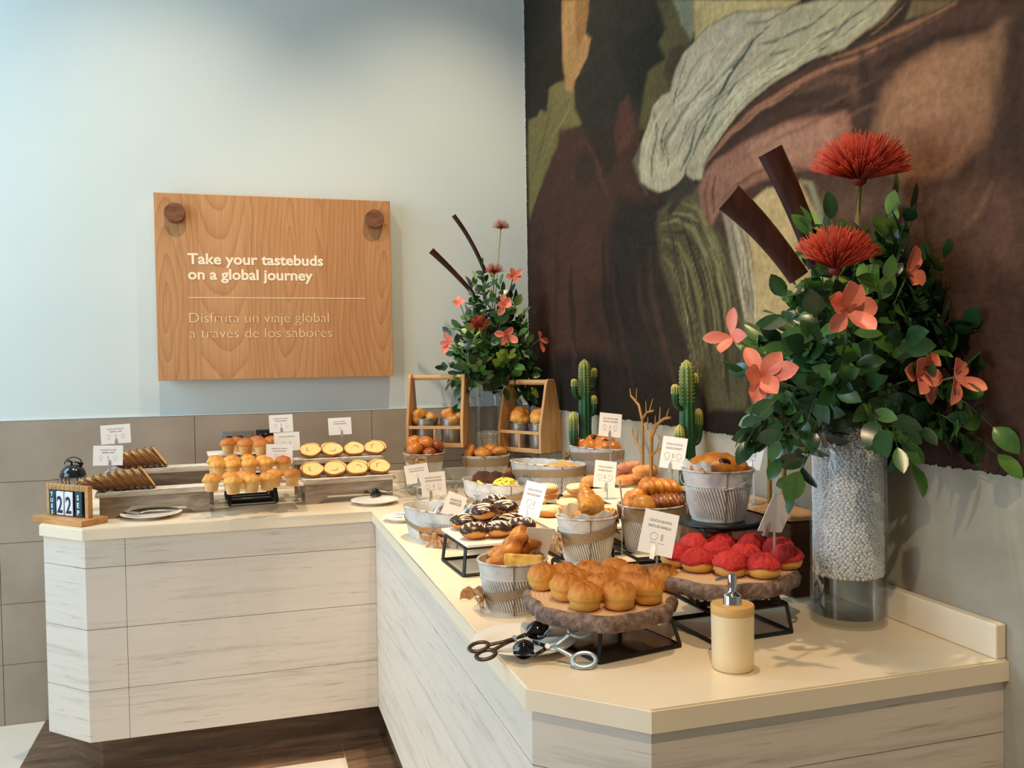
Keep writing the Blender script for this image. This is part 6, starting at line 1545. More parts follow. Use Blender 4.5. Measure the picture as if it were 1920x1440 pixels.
# wrapped chocolate rice cakes in the front tub
g = 'wrapped rice cakes in the front tub'
bm = bmnew(); lathe(bm, [(0, 0), (.034, 0), (.038, .004), (.038, .018), (.034, .022), (0, .022)], 32); bm.normal_update(); lump(bm, .004, 90, 3); rc = M('rice_cake', bm, 'choc', 180)
bm = bmnew(); lathe(bm, [(.034, .001), (.040, .004), (.0405, .020), (.036, .026), (.014, .060), (.004, .078), (.012, .092), (.016, .095)], 28, fn=lambda th, r, z: (r * (1 + .06 * sin(7 * th + z * 60) * min(1, z / .03)), z), capped=False); film = M('wrapper', bm, 'film', 60)
tagm = bmnew(); box(tagm, -.026, .026, -.0006, .0006, -.030, .030); tagm = M('paper_tag', tagm, 'paper')
tx = text_me('SNACK\nARROZ', .0095, 'print', .0001, .0)
for i, (ox, oy, oz, rx, lab) in enumerate(((.050, -.010, .078, .45, 'wrapped chocolate rice cake with white tag facing front in the tub'), (.020, .026, .070, .1, 'wrapped rice cake behind the tagged one in the front tub'), (.110, .006, .066, .4, 'wrapped rice cake at the near end of the front tub'), (-.030, .0, .030, .1, 'wrapped rice cake lying low in the middle of the front tub'))):
    v = Matrix.Rotation(TR, 3, 'Z') @ Vector((ox, oy, oz))
    e = T('wrapped_cake', lab, 'wrapped cake', t1.location + v, group=g, scale=1.12); e.rotation_euler = (rx, -.25 + .1 * i, .4) if i else (.40, .10, -.15)
    P('rice_cake', rc, e, 'chocolate coated cake'); P('wrapper', film, e, 'clear wrapper')
    if i == 0:
        q = P('paper_tag', tagm, e, 'white paper tag', loc=(-.004, -.036, .062), rot=(radians(-42), radians(16), radians(-8))); P('lettering', tx, q, loc=(0, -.0012, .008), rot=(0, radians(-8), 0))
# cookies
g = 'cookies in the oval tub'
bm = bmnew(); lathe(bm, [(0, 0), (.042, 0), (.047, .003), (.048, .007), (.042, .010), (0, .011)], 40, fn=lambda th, r, z: (r * (1 + .02 * sin(9 * th)), z)); bm.normal_update(); lump(bm, .003, 120, 2); ckd = M('cookie', bm, 'choccookie', 180)
bm = bmnew(); lathe(bm, [(0, 0), (.045, 0), (.048, .004), (.046, .009), (.03, .013), (0, .015)], 40); bm.normal_update(); lump(bm, .0015, 60, 2); cky = M('cookie', bm, 'cookie', 180)
chips = bmnew()
rg = random.Random(4)
for k in range(34):
    a, r = rg.uniform(0, 6.28), .040 * sqrt(rg.random()); ell(chips, .0026, .0022, .002, (r * cos(a), r * sin(a), .0145 - .004 * (r / .045) ** 2), 6, 4)
chips = M('chocolate_chips', chips, 'choc', 180)
def cookie(me, ox, oy, oz, rot, lab, ch=False, sc=1):
    v = Matrix.Rotation(TR, 3, 'Z') @ Vector((ox, oy, oz)); e = T('cookie', lab, 'cookie', t2.location + v, group=g, rot=rot, scale=sc)
    P('biscuit', me, e)
    if ch: P('chocolate_chips', chips, e, 'dark chips')
cookie(ckd, -.070, -.006, .090, (radians(52), radians(-10), .2), 'dark chocolate cookie standing at the left end of the oval tub')
cookie(ckd, -.020, .022, .092, (radians(48), radians(8), .3), 'dark chocolate cookie standing in the middle of the oval tub')
cookie(ckd, .030, .034, .088, (radians(52), radians(12), .4), 'dark chocolate cookie leaning at the back of the oval tub')
cookie(ckd, .0, .0, .066, (.2, -.1, 0), 'dark chocolate cookie lying flat under the standing ones')
cookie(cky, .062, -.020, .086, (radians(30), radians(-8), .2), 'yellow chocolate chip cookie at the near end of the oval tub', True, 1.05)
cookie(cky, -.045, -.036, .082, (radians(12), radians(40), 0), 'thin yellow cookie on edge against the dark ones', False, .62)
for k in range(3): cookie(ckd, -.05 + .05 * k, .0, .030, (0, .1, k), 'cookie buried at the bottom of the oval tub')
v = Matrix.Rotation(TR, 3, 'Z') @ Vector((.105, .02, .098))
bm = bmnew(); lathe(bm, [(.046, -.03), (.044, 0), (.026, .022), (.006, .034), (.010, .046)], 24, fn=lambda th, r, z: (r * (1 + .1 * sin(6 * th + z * 90)), z), capped=False)
S('cellophane_bag', M('cellophane_bag', bm, 'film', 60), 'crumpled clear bag at the right end of the cookie tub', 'bag', t2.location + v, rot=(.3, -.2, 0))
# finger pastries in tub 3
g = 'finger pastries in the tub'
fp = log_pastry_mesh('finger_pastry', .10, .016, 'bread_crust', 5, 3, .03)
for i, (ox, oy, oz, a, lab) in enumerate(((.070, -.012, .074, .4, 'golden finger pastry in front inside the deep oval tub'), (.082, .020, .078, .2, 'golden finger pastry behind the front one in the deep oval tub'), (.030, .006, .060, 1.0, 'finger pastry low in the deep oval tub'), (-.03, 0, .03, .3, 'finger pastry at the bottom of the deep oval tub'))):
    put('finger_pastry', fp, lab, 'pastry', t3, (ox, oy, oz), g, (0, .15, a + TR))
bm = bmnew(); rbox(bm, -.045, .045, -.022, .022, 0, .016, .007, 2); bm.normal_update(); lump(bm, .004, 60, 6)
S('wrapped_packet', M('wrapped_packet', bm, 'liner', 60), 'pale wrapped packet inside the deep oval tub', 'packet', t3.location + (Matrix.Rotation(TR, 3, 'Z') @ Vector((-.02, -.01, .078))), TR + .5)
put('finger_pastry', fp, 'stray finger pastry lying beside the cookie tub rim', 'pastry', t2, (.02, .115, .085), g, (.0, .1, TR + 1.9), .8)
clear_riser('small clear block carrying the stray finger pastry', t2.location + (Matrix.Rotation(TR, 3, 'Z') @ Vector((.02, .115, 0))), .06, .05, .0845, TR)
# danish rolls in tub 4
g = 'danish rolls in the raised tub'
dr = ball_mesh('danish_roll', .043, .038, .031, 'roll_gold', 21, .10)
bm = bmnew(); ell(bm, .012, .010, .006, (0, 0, 0), 14, 8); fil = M('filling', bm, 'filling', 180)
for i, (ox, oy, oz, lab, f) in enumerate(((-.095, -.002, .086, 'orange danish roll at the left end of the raised tub', 0), (-.050, .016, .094, 'folded danish roll second from left in the raised tub', 1), (-.028, -.024, .080, 'flat danish roll at the front of the raised tub', 0), (.036, -.004, .096, 'danish roll with a dark filled hole on top of the raised tub', 2), (.086, -.002, .078, 'danish roll at the right end of the raised tub', 0), (.062, -.030, .078, 'danish roll low at the front right of the raised tub', 0))):
    v = Matrix.Rotation(t4.rotation_euler.z, 3, 'Z') @ Vector((ox, oy, oz - .010))
    e = T('danish_roll', lab, 'danish', t4.location + v, i * 1.1, g); P('pastry', dr, e)
    if f: P('filling', fil, e, 'dark filling', loc=(Matrix.Rotation(-i * 1.1, 3, 'Z') @ Vector((-.012, -.030, .042 if f == 2 else .052))), rot=(.6, 0, -i * 1.1))
for k in range(4): put('danish_roll', dr, 'danish roll buried at the bottom of the raised tub', 'danish', t4, (-.075 + .05 * k, 0, .020), g, (0, 0, k), .9)

# ================================================================== RIGHT ARM
# ---- chocolate donuts with icing
frame_stand('black metal stand under the chocolate donuts', (-.668, -1.725, H), .225, .20, .075, radians(3), .93)
board('white board under the iced chocolate donuts', (-.655, -1.712, H + .0755), .24, .245, radians(3), .008)
cd_ = [choc_donut_meshes(s) for s in (1, 2, 3, 4)]
g = 'iced chocolate donuts'
cpos = [(-0.73, -1.7708, 0, .2, 'iced chocolate donut nearest the front corner of its board'), (-0.7289, -1.6314, 0, 1.4, 'iced chocolate donut at the left edge showing its bare side'), (-0.6657, -1.7734, 0, .6, 'iced chocolate donut just left of the cake pail pastry'), (-0.6629, -1.6572, 0, 2.0, 'iced chocolate donut in the second row, left of centre'), (-0.5995, -1.6655, 0, 1.0, 'iced chocolate donut in the second row, right of centre'), (-0.6619, -1.5553, 0, .5, 'iced chocolate donut in the back row, left'), (-0.5979, -1.5537, 0, 2.5, 'iced chocolate donut in the back row, middle'), (-0.5431, -1.5844, 0, .9, 'iced chocolate donut in the back row, right'), (-0.5945, -1.7477, 0, .1, 'iced chocolate donut at the right edge behind the blank card'),
        (-0.6765, -1.6682, 1, .9, 'iced chocolate donut piled on top, front left'), (-0.6044, -1.63, 1, 1.9, 'iced chocolate donut piled on top, middle'), (-0.6054, -1.5234, 1, .3, 'iced chocolate donut piled on top, back')]
for i, (px, py, lv, rz, lab) in enumerate(cpos):
    a, b, c = cd_[i % 4]; e = T('chocolate_donut', lab, 'donut', (px, py, H + .0838 + lv * .030), rz, g, scale=1.14)
    P('dough', a, e); P('chocolate_glaze', b, e, 'dark chocolate glaze'); P('icing_drizzle', c, e, 'white icing drizzle')

# ---- sugar donuts
frame_stand('black metal stand under the sugar-glazed donuts', (-.375, -1.600, H), .22, .27, .075, radians(3), .93)
board('white board under the sugar-glazed donuts', (-.370, -1.598, H + .0755), .26, .31, radians(3), .008)
sd_ = [sugar_donut_meshes(s) for s in (1, 2, 3)]
g = 'sugar-glazed donuts'
spos = [(-0.4346, -1.3731, 0, 'sugar-glazed donut at the left edge beside the tilted card'), (-0.4409, -1.5325, 0, 'sugar-glazed donut at the front corner of its board'), (-0.3406, -1.2296, 0, 'sugar-glazed donut underneath the raised one at the back'), (-0.346, -1.4406, 0, 'sugar-glazed donut just left of the croissants'), (-0.2669, -1.2837, 0, 'sugar-glazed donut in the middle of the board'), (-0.3009, -1.53, 0, 'sugar-glazed donut behind the croissant pail'), (-0.2228, -1.3823, 0, 'sugar-glazed donut by the leaning card stem'), (-0.2806, -1.5963, 0, 'sugar-glazed donut at the right edge of its board'), (-0.3707, -1.3109, 1, 'tall sugar-glazed donut lifted on top of another'), (-0.2787, -1.3483, 1, 'pale sugar-glazed donut piled in the middle')]
for i, (px, py, lv, lab) in enumerate(spos):
    a, b = sd_[i % 3]; e = T('sugar_donut', lab, 'donut', (px, py, H + .0838 + lv * .031), i, g); P('dough', a, e); P('sugar_glaze', b, e, 'white sugar glaze')

# ---- pink finger donuts behind
frame_stand('black metal stand under the pink finger pastries', (-.165, -1.470, H), .15, .30, .110, radians(0), .93)
board('white board under the pink sugared finger pastries', (-.163, -1.470, H + .1105), .18, .36, 0, .008)
pk = [log_pastry_mesh('finger_donut', .115, .021, 'sugar_pink', 31, 3, .03), log_pastry_mesh('finger_donut', .115, .022, 'pastry_pale', 32, 3, .03)]
g = 'pink finger pastries'
for i, (px, py, lv, a, k, lab) in enumerate(((-0.1741, -1.2467, 0, .2, 1, 'orange finger pastry at the left end of the rear board'), (-0.0696, -1.194, 0, .1, 0, 'pink sugared finger pastry right of the leaning card'), (-0.0729, -1.2893, 0, .2, 1, 'sugared finger pastry in front of the pink row'), (-0.0027, -1.2225, 0, 0, 0, 'pink sugared finger pastry in the middle of the rear board'), (-0.0109, -1.3936, 0, -.1, 0, 'pink sugared finger pastry at the right end of the rear board'), (-0.0278, -1.2118, 1, .15, 0, 'pink sugared finger pastry lying on top of the rear row'), (-0.0266, -1.3353, 1, .1, 1, 'pale finger pastry on top, above the pastry pail'))):
    S('finger_donut', pk[k], lab, 'donut', (px, py, H + .119 + lv * .036), a, g)

# ---- pails in front
pA = pail('pail', 'front whitewashed pail of fried pastry and custard cake on the counter', 'pail', (-0.7409, -2.1461, H), .0765, .0765, .056, .056, .112, 0, 2, 64, (lambda th: .058 + .020 * cos(th - .2), .009), (radians(-178), .030, .9, .02), group='whitewashed tin pails')
bm = bmnew()
for j, (x0, y0, dx, dy) in enumerate(((-.004, 0, -.058, -.012), (-.010, .004, -.040, .018))):
    pts, wv = [], []
    for k in range(12):
        f = k / 11; pts.append((x0 + dx * f, y0 + dy * f, .010 + .010 * abs(sin(5.5 * f + j)) * (1 - .3 * f))); wv.append((.002, .002, .009))
    strip(bm, pts, wv, .001)
S('burlap_ribbon', M('burlap_ribbon', bm, 'burlap_bow', 60), 'curled end of burlap ribbon lying left of the front pail', 'ribbon', (-0.7756, -2.0409, H))
put('fried_pastry', log_pastry_mesh('fried_pastry', .155, .024, 'pastry', 41, 4, .14, .015), 'long twisted fried pastry leaning out of the front pail', 'pastry', pA, (.0, .012, .112), 'pastries in the front pail', (radians(18), radians(-38), radians(20)), .92)
put('fried_pastry', log_pastry_mesh('fried_pastry', .13, .022, 'pastry', 42, 4, .14, .012), 'second twisted pastry at the back of the front pail', 'pastry', pA, (.022, .034, .104), 'pastries in the front pail', (0, radians(-18), radians(-22)))
bm = bmnew(); rbox(bm, -.042, .042, -.012, .012, 0, .050, .004, 2); bm.normal_update(); lump(bm, .0015, 70, 3)
put('custard_cake', M('custard_cake', bm, 'custard', 60), 'square slab of yellow custard cake standing in the front pail', 'cake slice', pA, (.012, -.034, .076), None, (radians(-14), radians(4), radians(-14)))
bm = bmnew(); rbox(bm, -.034, .034, -.012, .012, 0, .045, .004, 2)
put('custard_cake', M('custard_cake', bm, 'custard', 60), 'slab of custard cake deeper in the front pail behind the blank card', 'cake slice', pA, (.028, .004, .062), None, (radians(-10), 0, radians(30)))

pbp = (-0.4692, -1.9038)
frame_stand('low black stand under the croissant pail', (pbp[0], pbp[1], H), .13, .13, .0345, radians(10), 1.0)
pB = pail('pail', 'whitewashed pail of croissants with crossed burlap ribbon', 'pail', (pbp[0], pbp[1], H + .035), .0775, .0775, .057, .057, .115, 0, 2, 64, (lambda th: .078 + .014 * cos(th - .3), .013), (radians(-176), .060, 1.1, .030), group='whitewashed tin pails')
S('paper_liner', liner_mesh(.0735, .0735, .115, .020, 0, 2 * pi, 2), 'printed paper liner folded over the croissant pail', 'paper liner', pB.location)
cr = [croissant_mesh(1), croissant_mesh(2, .125, .027)]
g = 'croissants in the pail'
put('croissant', cr[0], 'big croissant with its tip towards the viewer in the pail', 'croissant', pB, (.004, -.014, .108), g, (radians(10), radians(8), radians(58)), 1.0)
put('croissant', cr[1], 'dark-tipped croissant standing at the top of the croissant pail', 'croissant', pB, (-.004, .024, .138), g, (radians(30), radians(-25), radians(70)), .86)
put('croissant', cr[1], 'brown croissant at the left wall of the croissant pail', 'croissant', pB, (-.036, .004, .100), g, (radians(60), radians(10), radians(80)), .72)
put('croissant', cr[1], 'brown croissant at the right wall of the croissant pail', 'croissant', pB, (.046, .010, .100), g, (radians(70), 0, radians(100)), .70)
put('croissant', cr[0], 'croissant buried at the bottom of the pail', 'croissant', pB, (0, 0, .030), g, (0, 0, 0), .7)

pcp = (-0.3018, -1.9313)
frame_stand('black stand under the mixed pastry pail', (pcp[0], pcp[1], H), .15, .15, .0545, radians(0), 1.0)
pC = pail('pail', 'whitewashed pail of mixed glazed pastries with wide burlap band', 'pail', (pcp[0], pcp[1], H + .055), .085, .085, .064, .064, .118, 0, 2, 64, (lambda th: .098, .016), (radians(172), .088, 1.0, .04), group='whitewashed tin pails')
S('paper_liner', liner_mesh(.081, .081, .118, .030, -.9, 1.2, 3), 'white paper liner sticking up at the right of the mixed pastry pail', 'paper liner', pC.location)
g = 'mixed pastries in the pail'
put('braided_pastry', log_pastry_mesh('braided_pastry', .115, .030, 'pastry', 51, 5, .16), 'golden braided pastry on top of the mixed pastry pail', 'pastry', pC, (.024, .006, .122), g, (0, radians(8), radians(-6)))
put('palmier', log_pastry_mesh('palmier', .095, .026, 'pastry_dark', 52, 7, .18), 'dark caramelised pastry at the front of the mixed pastry pail', 'pastry', pC, (.022, -.042, .098), g, (0, 0, radians(-4)))
put('sweet_roll', ball_mesh('sweet_roll', .033, .030, .030, 'croissant', 53, .08), 'pale roll with a hole at the front left of the mixed pastry pail', 'pastry', pC, (-.046, -.036, .090), g, (0, .3, 0))
put('braided_pastry', log_pastry_mesh('braided_pastry', .105, .028, 'pastry', 54, 5, .14), 'golden braided pastry at the left of the mixed pastry pail', 'pastry', pC, (-.034, .010, .104), g, (0, radians(-12), radians(40)))
put('braided_pastry', log_pastry_mesh('braided_pastry', .105, .028, 'pastry', 55, 5, .14), 'braided pastry at the back of the mixed pastry pail', 'pastry', pC, (.0, .046, .098), g, (0, 0, radians(5)))
for k in range(3): put('sweet_roll', bpy.data.meshes['sweet_roll'], 'roll buried low in the mixed pastry pail', 'pastry', pC, (.032 * cos(k * 2.1), .032 * sin(k * 2.1), .035), g, (0, 0, k), .9)

pdp = (-0.2845, -2.2358, 1.085)
frame_stand('tall black stand under the filled pastry pail', (pdp[0] , pdp[1], H), .15, .15, pdp[2] - H - .0085, radians(0), .96)
bm = bmnew(); lathe(bm, [(0, 0), (.088, 0), (.090, .002), (.090, .005), (.088, .0075), (0, .0075)], 40); S('round_plate', M('round_plate', bm, 'black', 40), 'thin black round plate between pail and tall stand', 'plate', (pdp[0], pdp[1], pdp[2] - .008))
pD = pail('pail', 'highest whitewashed pail with one large filled pastry near the mural', 'pail', pdp, .079, .079, .058, .058, .112, 0, 2, 64, None, None, True, group='whitewashed tin pails')
S('paper_liner', liner_mesh(.075, .075, .112, .026, 1.6, 4.0, 5), 'brown paper liner standing up at the left of the highest pail', 'paper liner', pD.location)
e = T('filled_pastry', 'large golden filled pastry bulging out of the highest pail', 'pastry', (pdp[0], pdp[1], pdp[2] + .080))
P('pastry', ball_mesh('pastry', .070, .066, .036, 'pastry', 61, .16, 1.6, 40), e)
bm = bmnew(); ell(bm, .016, .010, .007, (0, 0, 0), 16, 8); P('filling', M('filling', bm, 'filling', 180), e, 'dark jam filling', loc=(-.010, -.048, .052), rot=(.8, .1, .1))
for k in range(3): put('sweet_roll', bpy.data.meshes['sweet_roll'], 'roll buried low in the highest pail', 'pastry', pD, (.026 * cos(k * 2.1), .026 * sin(k * 2.1), .012), 'rolls buried in the highest pail', (0, 0, k), .9)

# ---- bread buns on the near log slice
zl = .988
lc = (-.640, -2.405)
frame_stand('black metal stand with dark base plate under the near log slice', (-.628, -2.425, H), .185, .19, zl - .029 - H, radians(12), .88, plate=True)
log_slice('near bark-edged log slice carrying the round golden buns', (lc[0], lc[1], zl - .0285), .146, .146, .028, 0, 1.0)
bn = [bun_mesh(s) for s in (1, 2, 3, 4, 5)]
g = 'golden buns on the log slice'
bp = [(-0.7298, -2.3238, 'golden bun at the far left edge of the near log slice'), (-0.7173, -2.4167, 'tilted golden bun, second from left along the front of the near log'), (-0.7059, -2.4901, 'golden bun nearest the viewer on the near log slice'), (-0.6444, -2.505, 'golden bun right of the nearest one on the near log slice'), (-0.5813, -2.4899, 'golden bun second from right along the front of the near log'), (-0.5092, -2.4093, 'brown bun at the right edge of the near log beside the card stem'), (-0.6858, -2.3222, 'smooth pale bun at the back left of the near log slice'), (-0.6347, -2.3275, 'dark brown bun in the back row, left of centre'), (-0.5747, -2.322, 'rearmost golden bun at the top of the near log slice'), (-0.5589, -2.3867, 'golden bun in the back row right of the rearmost one'), (-0.6822, -2.376, 'bun in the second row behind the tilted one'), (-0.6194, -2.3775, 'bun in the second row at the centre of the near log'), (-0.651, -2.4369, 'crackled brown bun just behind the two nearest ones'), (-0.5916, -2.4383, 'yellow bun in the second row right of the crackled one')]
for i, (px, py, lab) in enumerate(bp):
    S('bread_bun', bn[i % 5], lab, 'bun', (px, py, zl + .0008), i * 2.3, g, rot=(.0 if i != 1 else .06, -.05 if i == 1 else 0, i * 2.3), scale=(1.02 if i < 6 else .98))

# ---- conchas on the far log slice
zc = 1.020
frame_stand('upper black stand under the far log slice', (-.362, -2.405, H + .062), .165, .15, zc - .029 - H - .062, radians(-14), .9)
frame_stand('lower black stand stacked beneath the far log slice', (-.368, -2.418, H), .18, .17, .0615, radians(4), .92)
log_slice('far bark-edged log slice carrying the pink topped buns', (-.378, -2.425, zc - .0285), .136, .128, .028, 0, 2.3)
cm = [concha_meshes(s) for s in (1, 2, 3, 4)]
g = 'pink topped sweet buns'
zq = zc + .0008
cp = [(-0.436, -2.4189, 'pink topped bun second from left along the front of the far log'), (-0.3939, -2.4719, 'pink topped bun behind the soap pump at the front'), (-0.3402, -2.5055, 'pink topped bun nearest the viewer, right of the soap pump'), (-0.2573, -2.4567, 'pink topped bun at the right edge of the far log'), (-0.4544, -2.363, 'pink topped bun at the left edge beside the bright card'), (-0.37, -2.2888, 'pink topped bun at the back left of the far log'), (-0.3147, -2.2986, 'tallest looking pink bun at the back middle'), (-0.2575, -2.3314, 'pink topped bun at the back right of the far log'), (-0.225, -2.3819, 'pink topped bun behind the blank card stem'), (-0.3692, -2.3798, 'crackled pink bun in the middle of the far log'), (-0.3229, -2.4123, 'pink topped bun in the second row, right of the crackled one')]
for i, (px, py, lab) in enumerate(cp):
    a, b = cm[i % 4]; e = T('pink_bun', lab, 'bun', (px, py, zq), i * 1.9, g); P('bread', a, e, 'golden bread'); P('topping', b, e, 'cracked pink sugar topping')

# ---- soap pump
t = T('soap_dispenser', 'cream soap dispenser with bamboo lid and chrome pump on counter front', 'soap dispenser', (-0.4831, -2.6296, H), radians(-20))
bm = bmnew(); lathe(bm, [(0, 0), (.033, 0), (.036, .003), (.0365, .03), (.0372, .098), (0, .098)], 48); P('bottle', M('bottle', bm, 'bottle', 50), t)
bm = bmnew(); lathe(bm, [(0, .0982), (.0375, .0982), (.0378, .100), (.0378, .112), (.0365, .114), (0, .114)], 48); P('lid', M('lid', bm, 'bamboo', 50), t)
bm = bmnew(); lathe(bm, [(0, .1142), (.0165, .1142), (.0165, .117), (.0158, .118), (.0158, .129), (.0145, .131), (.009, .133), (.0065, .137), (.0065, .145), (0, .145)], 36); P('collar', M('collar', bm, 'chrome', 50), t)
bm = bmnew(); lathe(bm, [(0, .1452), (.0078, .1452), (.0078, .164), (.007, .166), (0, .1665)], 28); tube(bm, [(-.004, 0, .160), (-.018, -.003, .160), (-.030, -.006, .157)], [.0032, .003, .0024], 10); P('pump_head', M('pump_head', bm, 'chrome', 50), t)

# ---- plate with the two scissor tongs
S('plate', plate_mesh(.098), 'round white plate at the counter edge holding two scissor tongs', 'plate', (-0.7946, -2.3994, H + .0003))
tongs('brown scissor tongs with black bowls, handles over the counter edge', (-0.8259, -2.4369, H + .030), radians(14), .132, 'blackgloss', 'bronze', .015, .009, radians(14), tiltz=radians(-8))
tongs('silver handled scissor tongs pointing left across the white plate', (-0.7838, -2.5026, H + .030), radians(163), .112, 'blackgloss', 'silver_plastic', .0165, .027, radians(-42), tiltz=radians(4))
t = T('pastry_server', 'broad grey metal server blade lying behind the tongs on the plate', 'server', (-0.743, -2.4066, H + .012), radians(-8))
bm = bmnew(); rbox(bm, -.030, .034, -.022, .022, .010, .0125, .001); P('blade', M('blade', bm, 'steel', 40), t)
bm = bmnew(); tube(bm, [(.034, 0, .011), (.060, .006, .014), (.085, .012, .010)], [.004, .0045, .005], 8, flat=.6); P('handle', M('handle', bm, 'steel', 180), t)

# ---- dark crate, cacti and gold branches along the wall
t = T('wooden_crate', 'dark wooden crate along the wall behind the pink buns', 'crate', (-.076, -2.06, H))
for y0, y1 in ((-.22, .31),):
    for k in range(2):
        bm = bmnew(); rbox(bm, -.050, -.040, y0, y1, .004 + .085 * k, .084 + .085 * k, .0015); P('front_slat', M('front_slat', bm, 'darkwood', 40), t)
        bm = bmnew(); rbox(bm, .040, .049, y0, y1, .004 + .085 * k, .084 + .085 * k, .0015); P('rear_slat', M('rear_slat', bm, 'darkwood', 40), t)
for y in (-.218, .300):
    bm = bmnew(); rbox(bm, -.0398, .0398, y, y + .008, 0, .172, .0015); P('end_panel', M('end_panel', bm, 'darkwood', 40), t)
bm = bmnew(); rbox(bm, -.053, .049, -.223, .313, .1745, .184, .0015); P('lid', M('lid', bm, 'pine', 40), t, 'paler wooden lid')

def ribtube(bm, pts, rr, ribs=9, seg=54, tips=None, lay=None):
    rings = tube(bm, pts, rr, seg, fn=lambda th, f: 1 + .11 * cos(ribs * th))
    n = len(rings)
    for i, r in enumerate(rings):
        for v in r: v[lay] = tips[i]
def cactus(label, loc, hh, r, arms, foot):
    t = T('cactus', label, 'cactus', loc, 0, 'ceramic cacti below the mural')
    def col(pts, rr, tips, name):
        bm = bmnew(); lay = bm.verts.layers.float.new('tip'); ribtube(bm, pts, rr, 9, 54, tips, lay)
        o = P(name, M(name, bm, 'cactus', 70), t)
        bs = bmnew(); n = len(pts)
        fr = frames(pts)
        for i in range(1, n - 1, 1):
            p, tt, s, u = fr[i]
            if tips[i] < .35: continue
            for k in range(9):
                a = 2 * pi * k / 9; q = p + (s * cos(a) + u * sin(a)) * rr[i] * 1.10; ell(bs, .0014, .0014, .0018, q, 5, 3)
        if len(bs.verts): P('spines', M('spines', bs, 'spine', 180), o, 'pale spine dots')
        else: bs.free()
    n = 48; pts, rr, tp = [], [], []
    for i in range(n):
        f = i / (n - 1); z = foot + (hh - foot) * f
        seg_ = 1 - .07 * abs(cos(f * pi * 4)) ** 8
        cap = min(1, sqrt(max(.02, 1 - max(0, (f - .93) / .07) ** 2)))
        pts.append((0, 0, z)); rr.append(r * seg_ * cap * (1.12 - .25 * f)); tp.append(max(0, (f - .55) / .45) * .8)
    col(pts, rr, tp, 'trunk')
    for (az, z0, out, up, ra) in arms:
        pts, rr, tp = [], [], []
        for i in range(22):
            f = i / 21
            q = min(1, f / .45); x = out * sin(q * pi / 2); z = z0 + out * .55 * (1 - cos(q * pi / 2)) + max(0, f - .30) / .70 * up
            pts.append((x * cos(az), x * sin(az), z)); cap = sqrt(max(.03, 1 - max(0, (f - .82) / .18) ** 2))
            rr.append(ra * (.55 + .45 * min(1, f / .5)) * cap); tp.append(max(0, (f - .35) / .65) * 1.0)
        col(pts, rr, tp, 'arm')
    bm = bmnew(); lathe(bm, [(0, 0), (r * 1.9, 0), (r * 2.0, .004), (r * 1.7, foot), (0, foot + .001)], 32); P('foot', M('foot', bm, 'bark', 50), t)
    return t
aL, aR = radians(197), radians(17)
cz1 = H
cactus('green ceramic cactus right of the corner carriers', (-.060, -.862, H), .545, .0235, [(aL, .395, .050, .050, .0105), (aR, .425, .048, .060, .0105), (radians(-20), .330, .034, .060, .0115), (radians(190), .195, .052, .125, .0165)], .02)
cactus('green ceramic cactus between the gold branches and the highest pail', (-.060, -1.672, H), .540, .0225, [(aL, .395, .046, .050, .0100), (aR, .430, .034, .052, .0090), (radians(5), .290, .040, .085, .0115), (radians(200), .225, .032, .110, .0135)], .02)

def branch_tree(label, loc, polys, depth=.006):
    """flat-cut branch ornament: polys are limb centre lines (y, z) from the foot"""
    t = T('branch_ornament', label, 'ornament', loc, 0, 'gold branch ornaments')
    for nm, pts, r0, r1 in polys:
        bm = bmnew(); n = len(pts)
        tube(bm, [(0, a - loc[1], b - loc[2]) for a, b in pts], [r0 + (r1 - r0) * i / (n - 1) for i in range(n)], 8, flat=1.0); P(nm, M(nm, bm, 'gold', 60), t)
    return t
def yz(*v): return (v[1], v[2])
gx = -.034
branch_tree('gold branch ornament standing between the two cacti', (gx, yz(-0.034, -1.3112, 1.0589)[0], H), [
    ('trunk', [(yz(-0.034, -1.3112, 1.0589)[0] + .004, H), yz(-0.034, -1.3112, 1.0589), yz(-0.034, -1.3134, 1.148), yz(-0.034, -1.3157, 1.2368), yz(-0.034, -1.2881, 1.2886), yz(-0.034, -1.2249, 1.3185)], .0065, .004),
    ('twig', [yz(-0.034, -1.2249, 1.3185), yz(-0.034, -1.2169, 1.3437)], .003, .0015), ('twig', [yz(-0.034, -1.2674, 1.302), yz(-0.034, -1.2728, 1.3453)], .003, .0015),
    ('branch', [yz(-0.034, -1.3159, 1.2456), yz(-0.034, -1.349, 1.2686), yz(-0.034, -1.3966, 1.2763)], .0045, .0035), ('twig', [yz(-0.034, -1.3449, 1.2649), yz(-0.034, -1.3419, 1.3051)], .003, .0015), ('twig', [yz(-0.034, -1.3691, 1.2732), yz(-0.034, -1.3936, 1.3141)], .003, .0015),
    ('branch', [yz(-0.034, -1.3169, 1.1217), yz(-0.034, -1.268, 1.1654), yz(-0.034, -1.2387, 1.1865), yz(-0.034, -1.235, 1.2099)], .004, .002), ('twig', [yz(-0.034, -1.2722, 1.1622), yz(-0.034, -1.2733, 1.2054)], .003, .0015)])
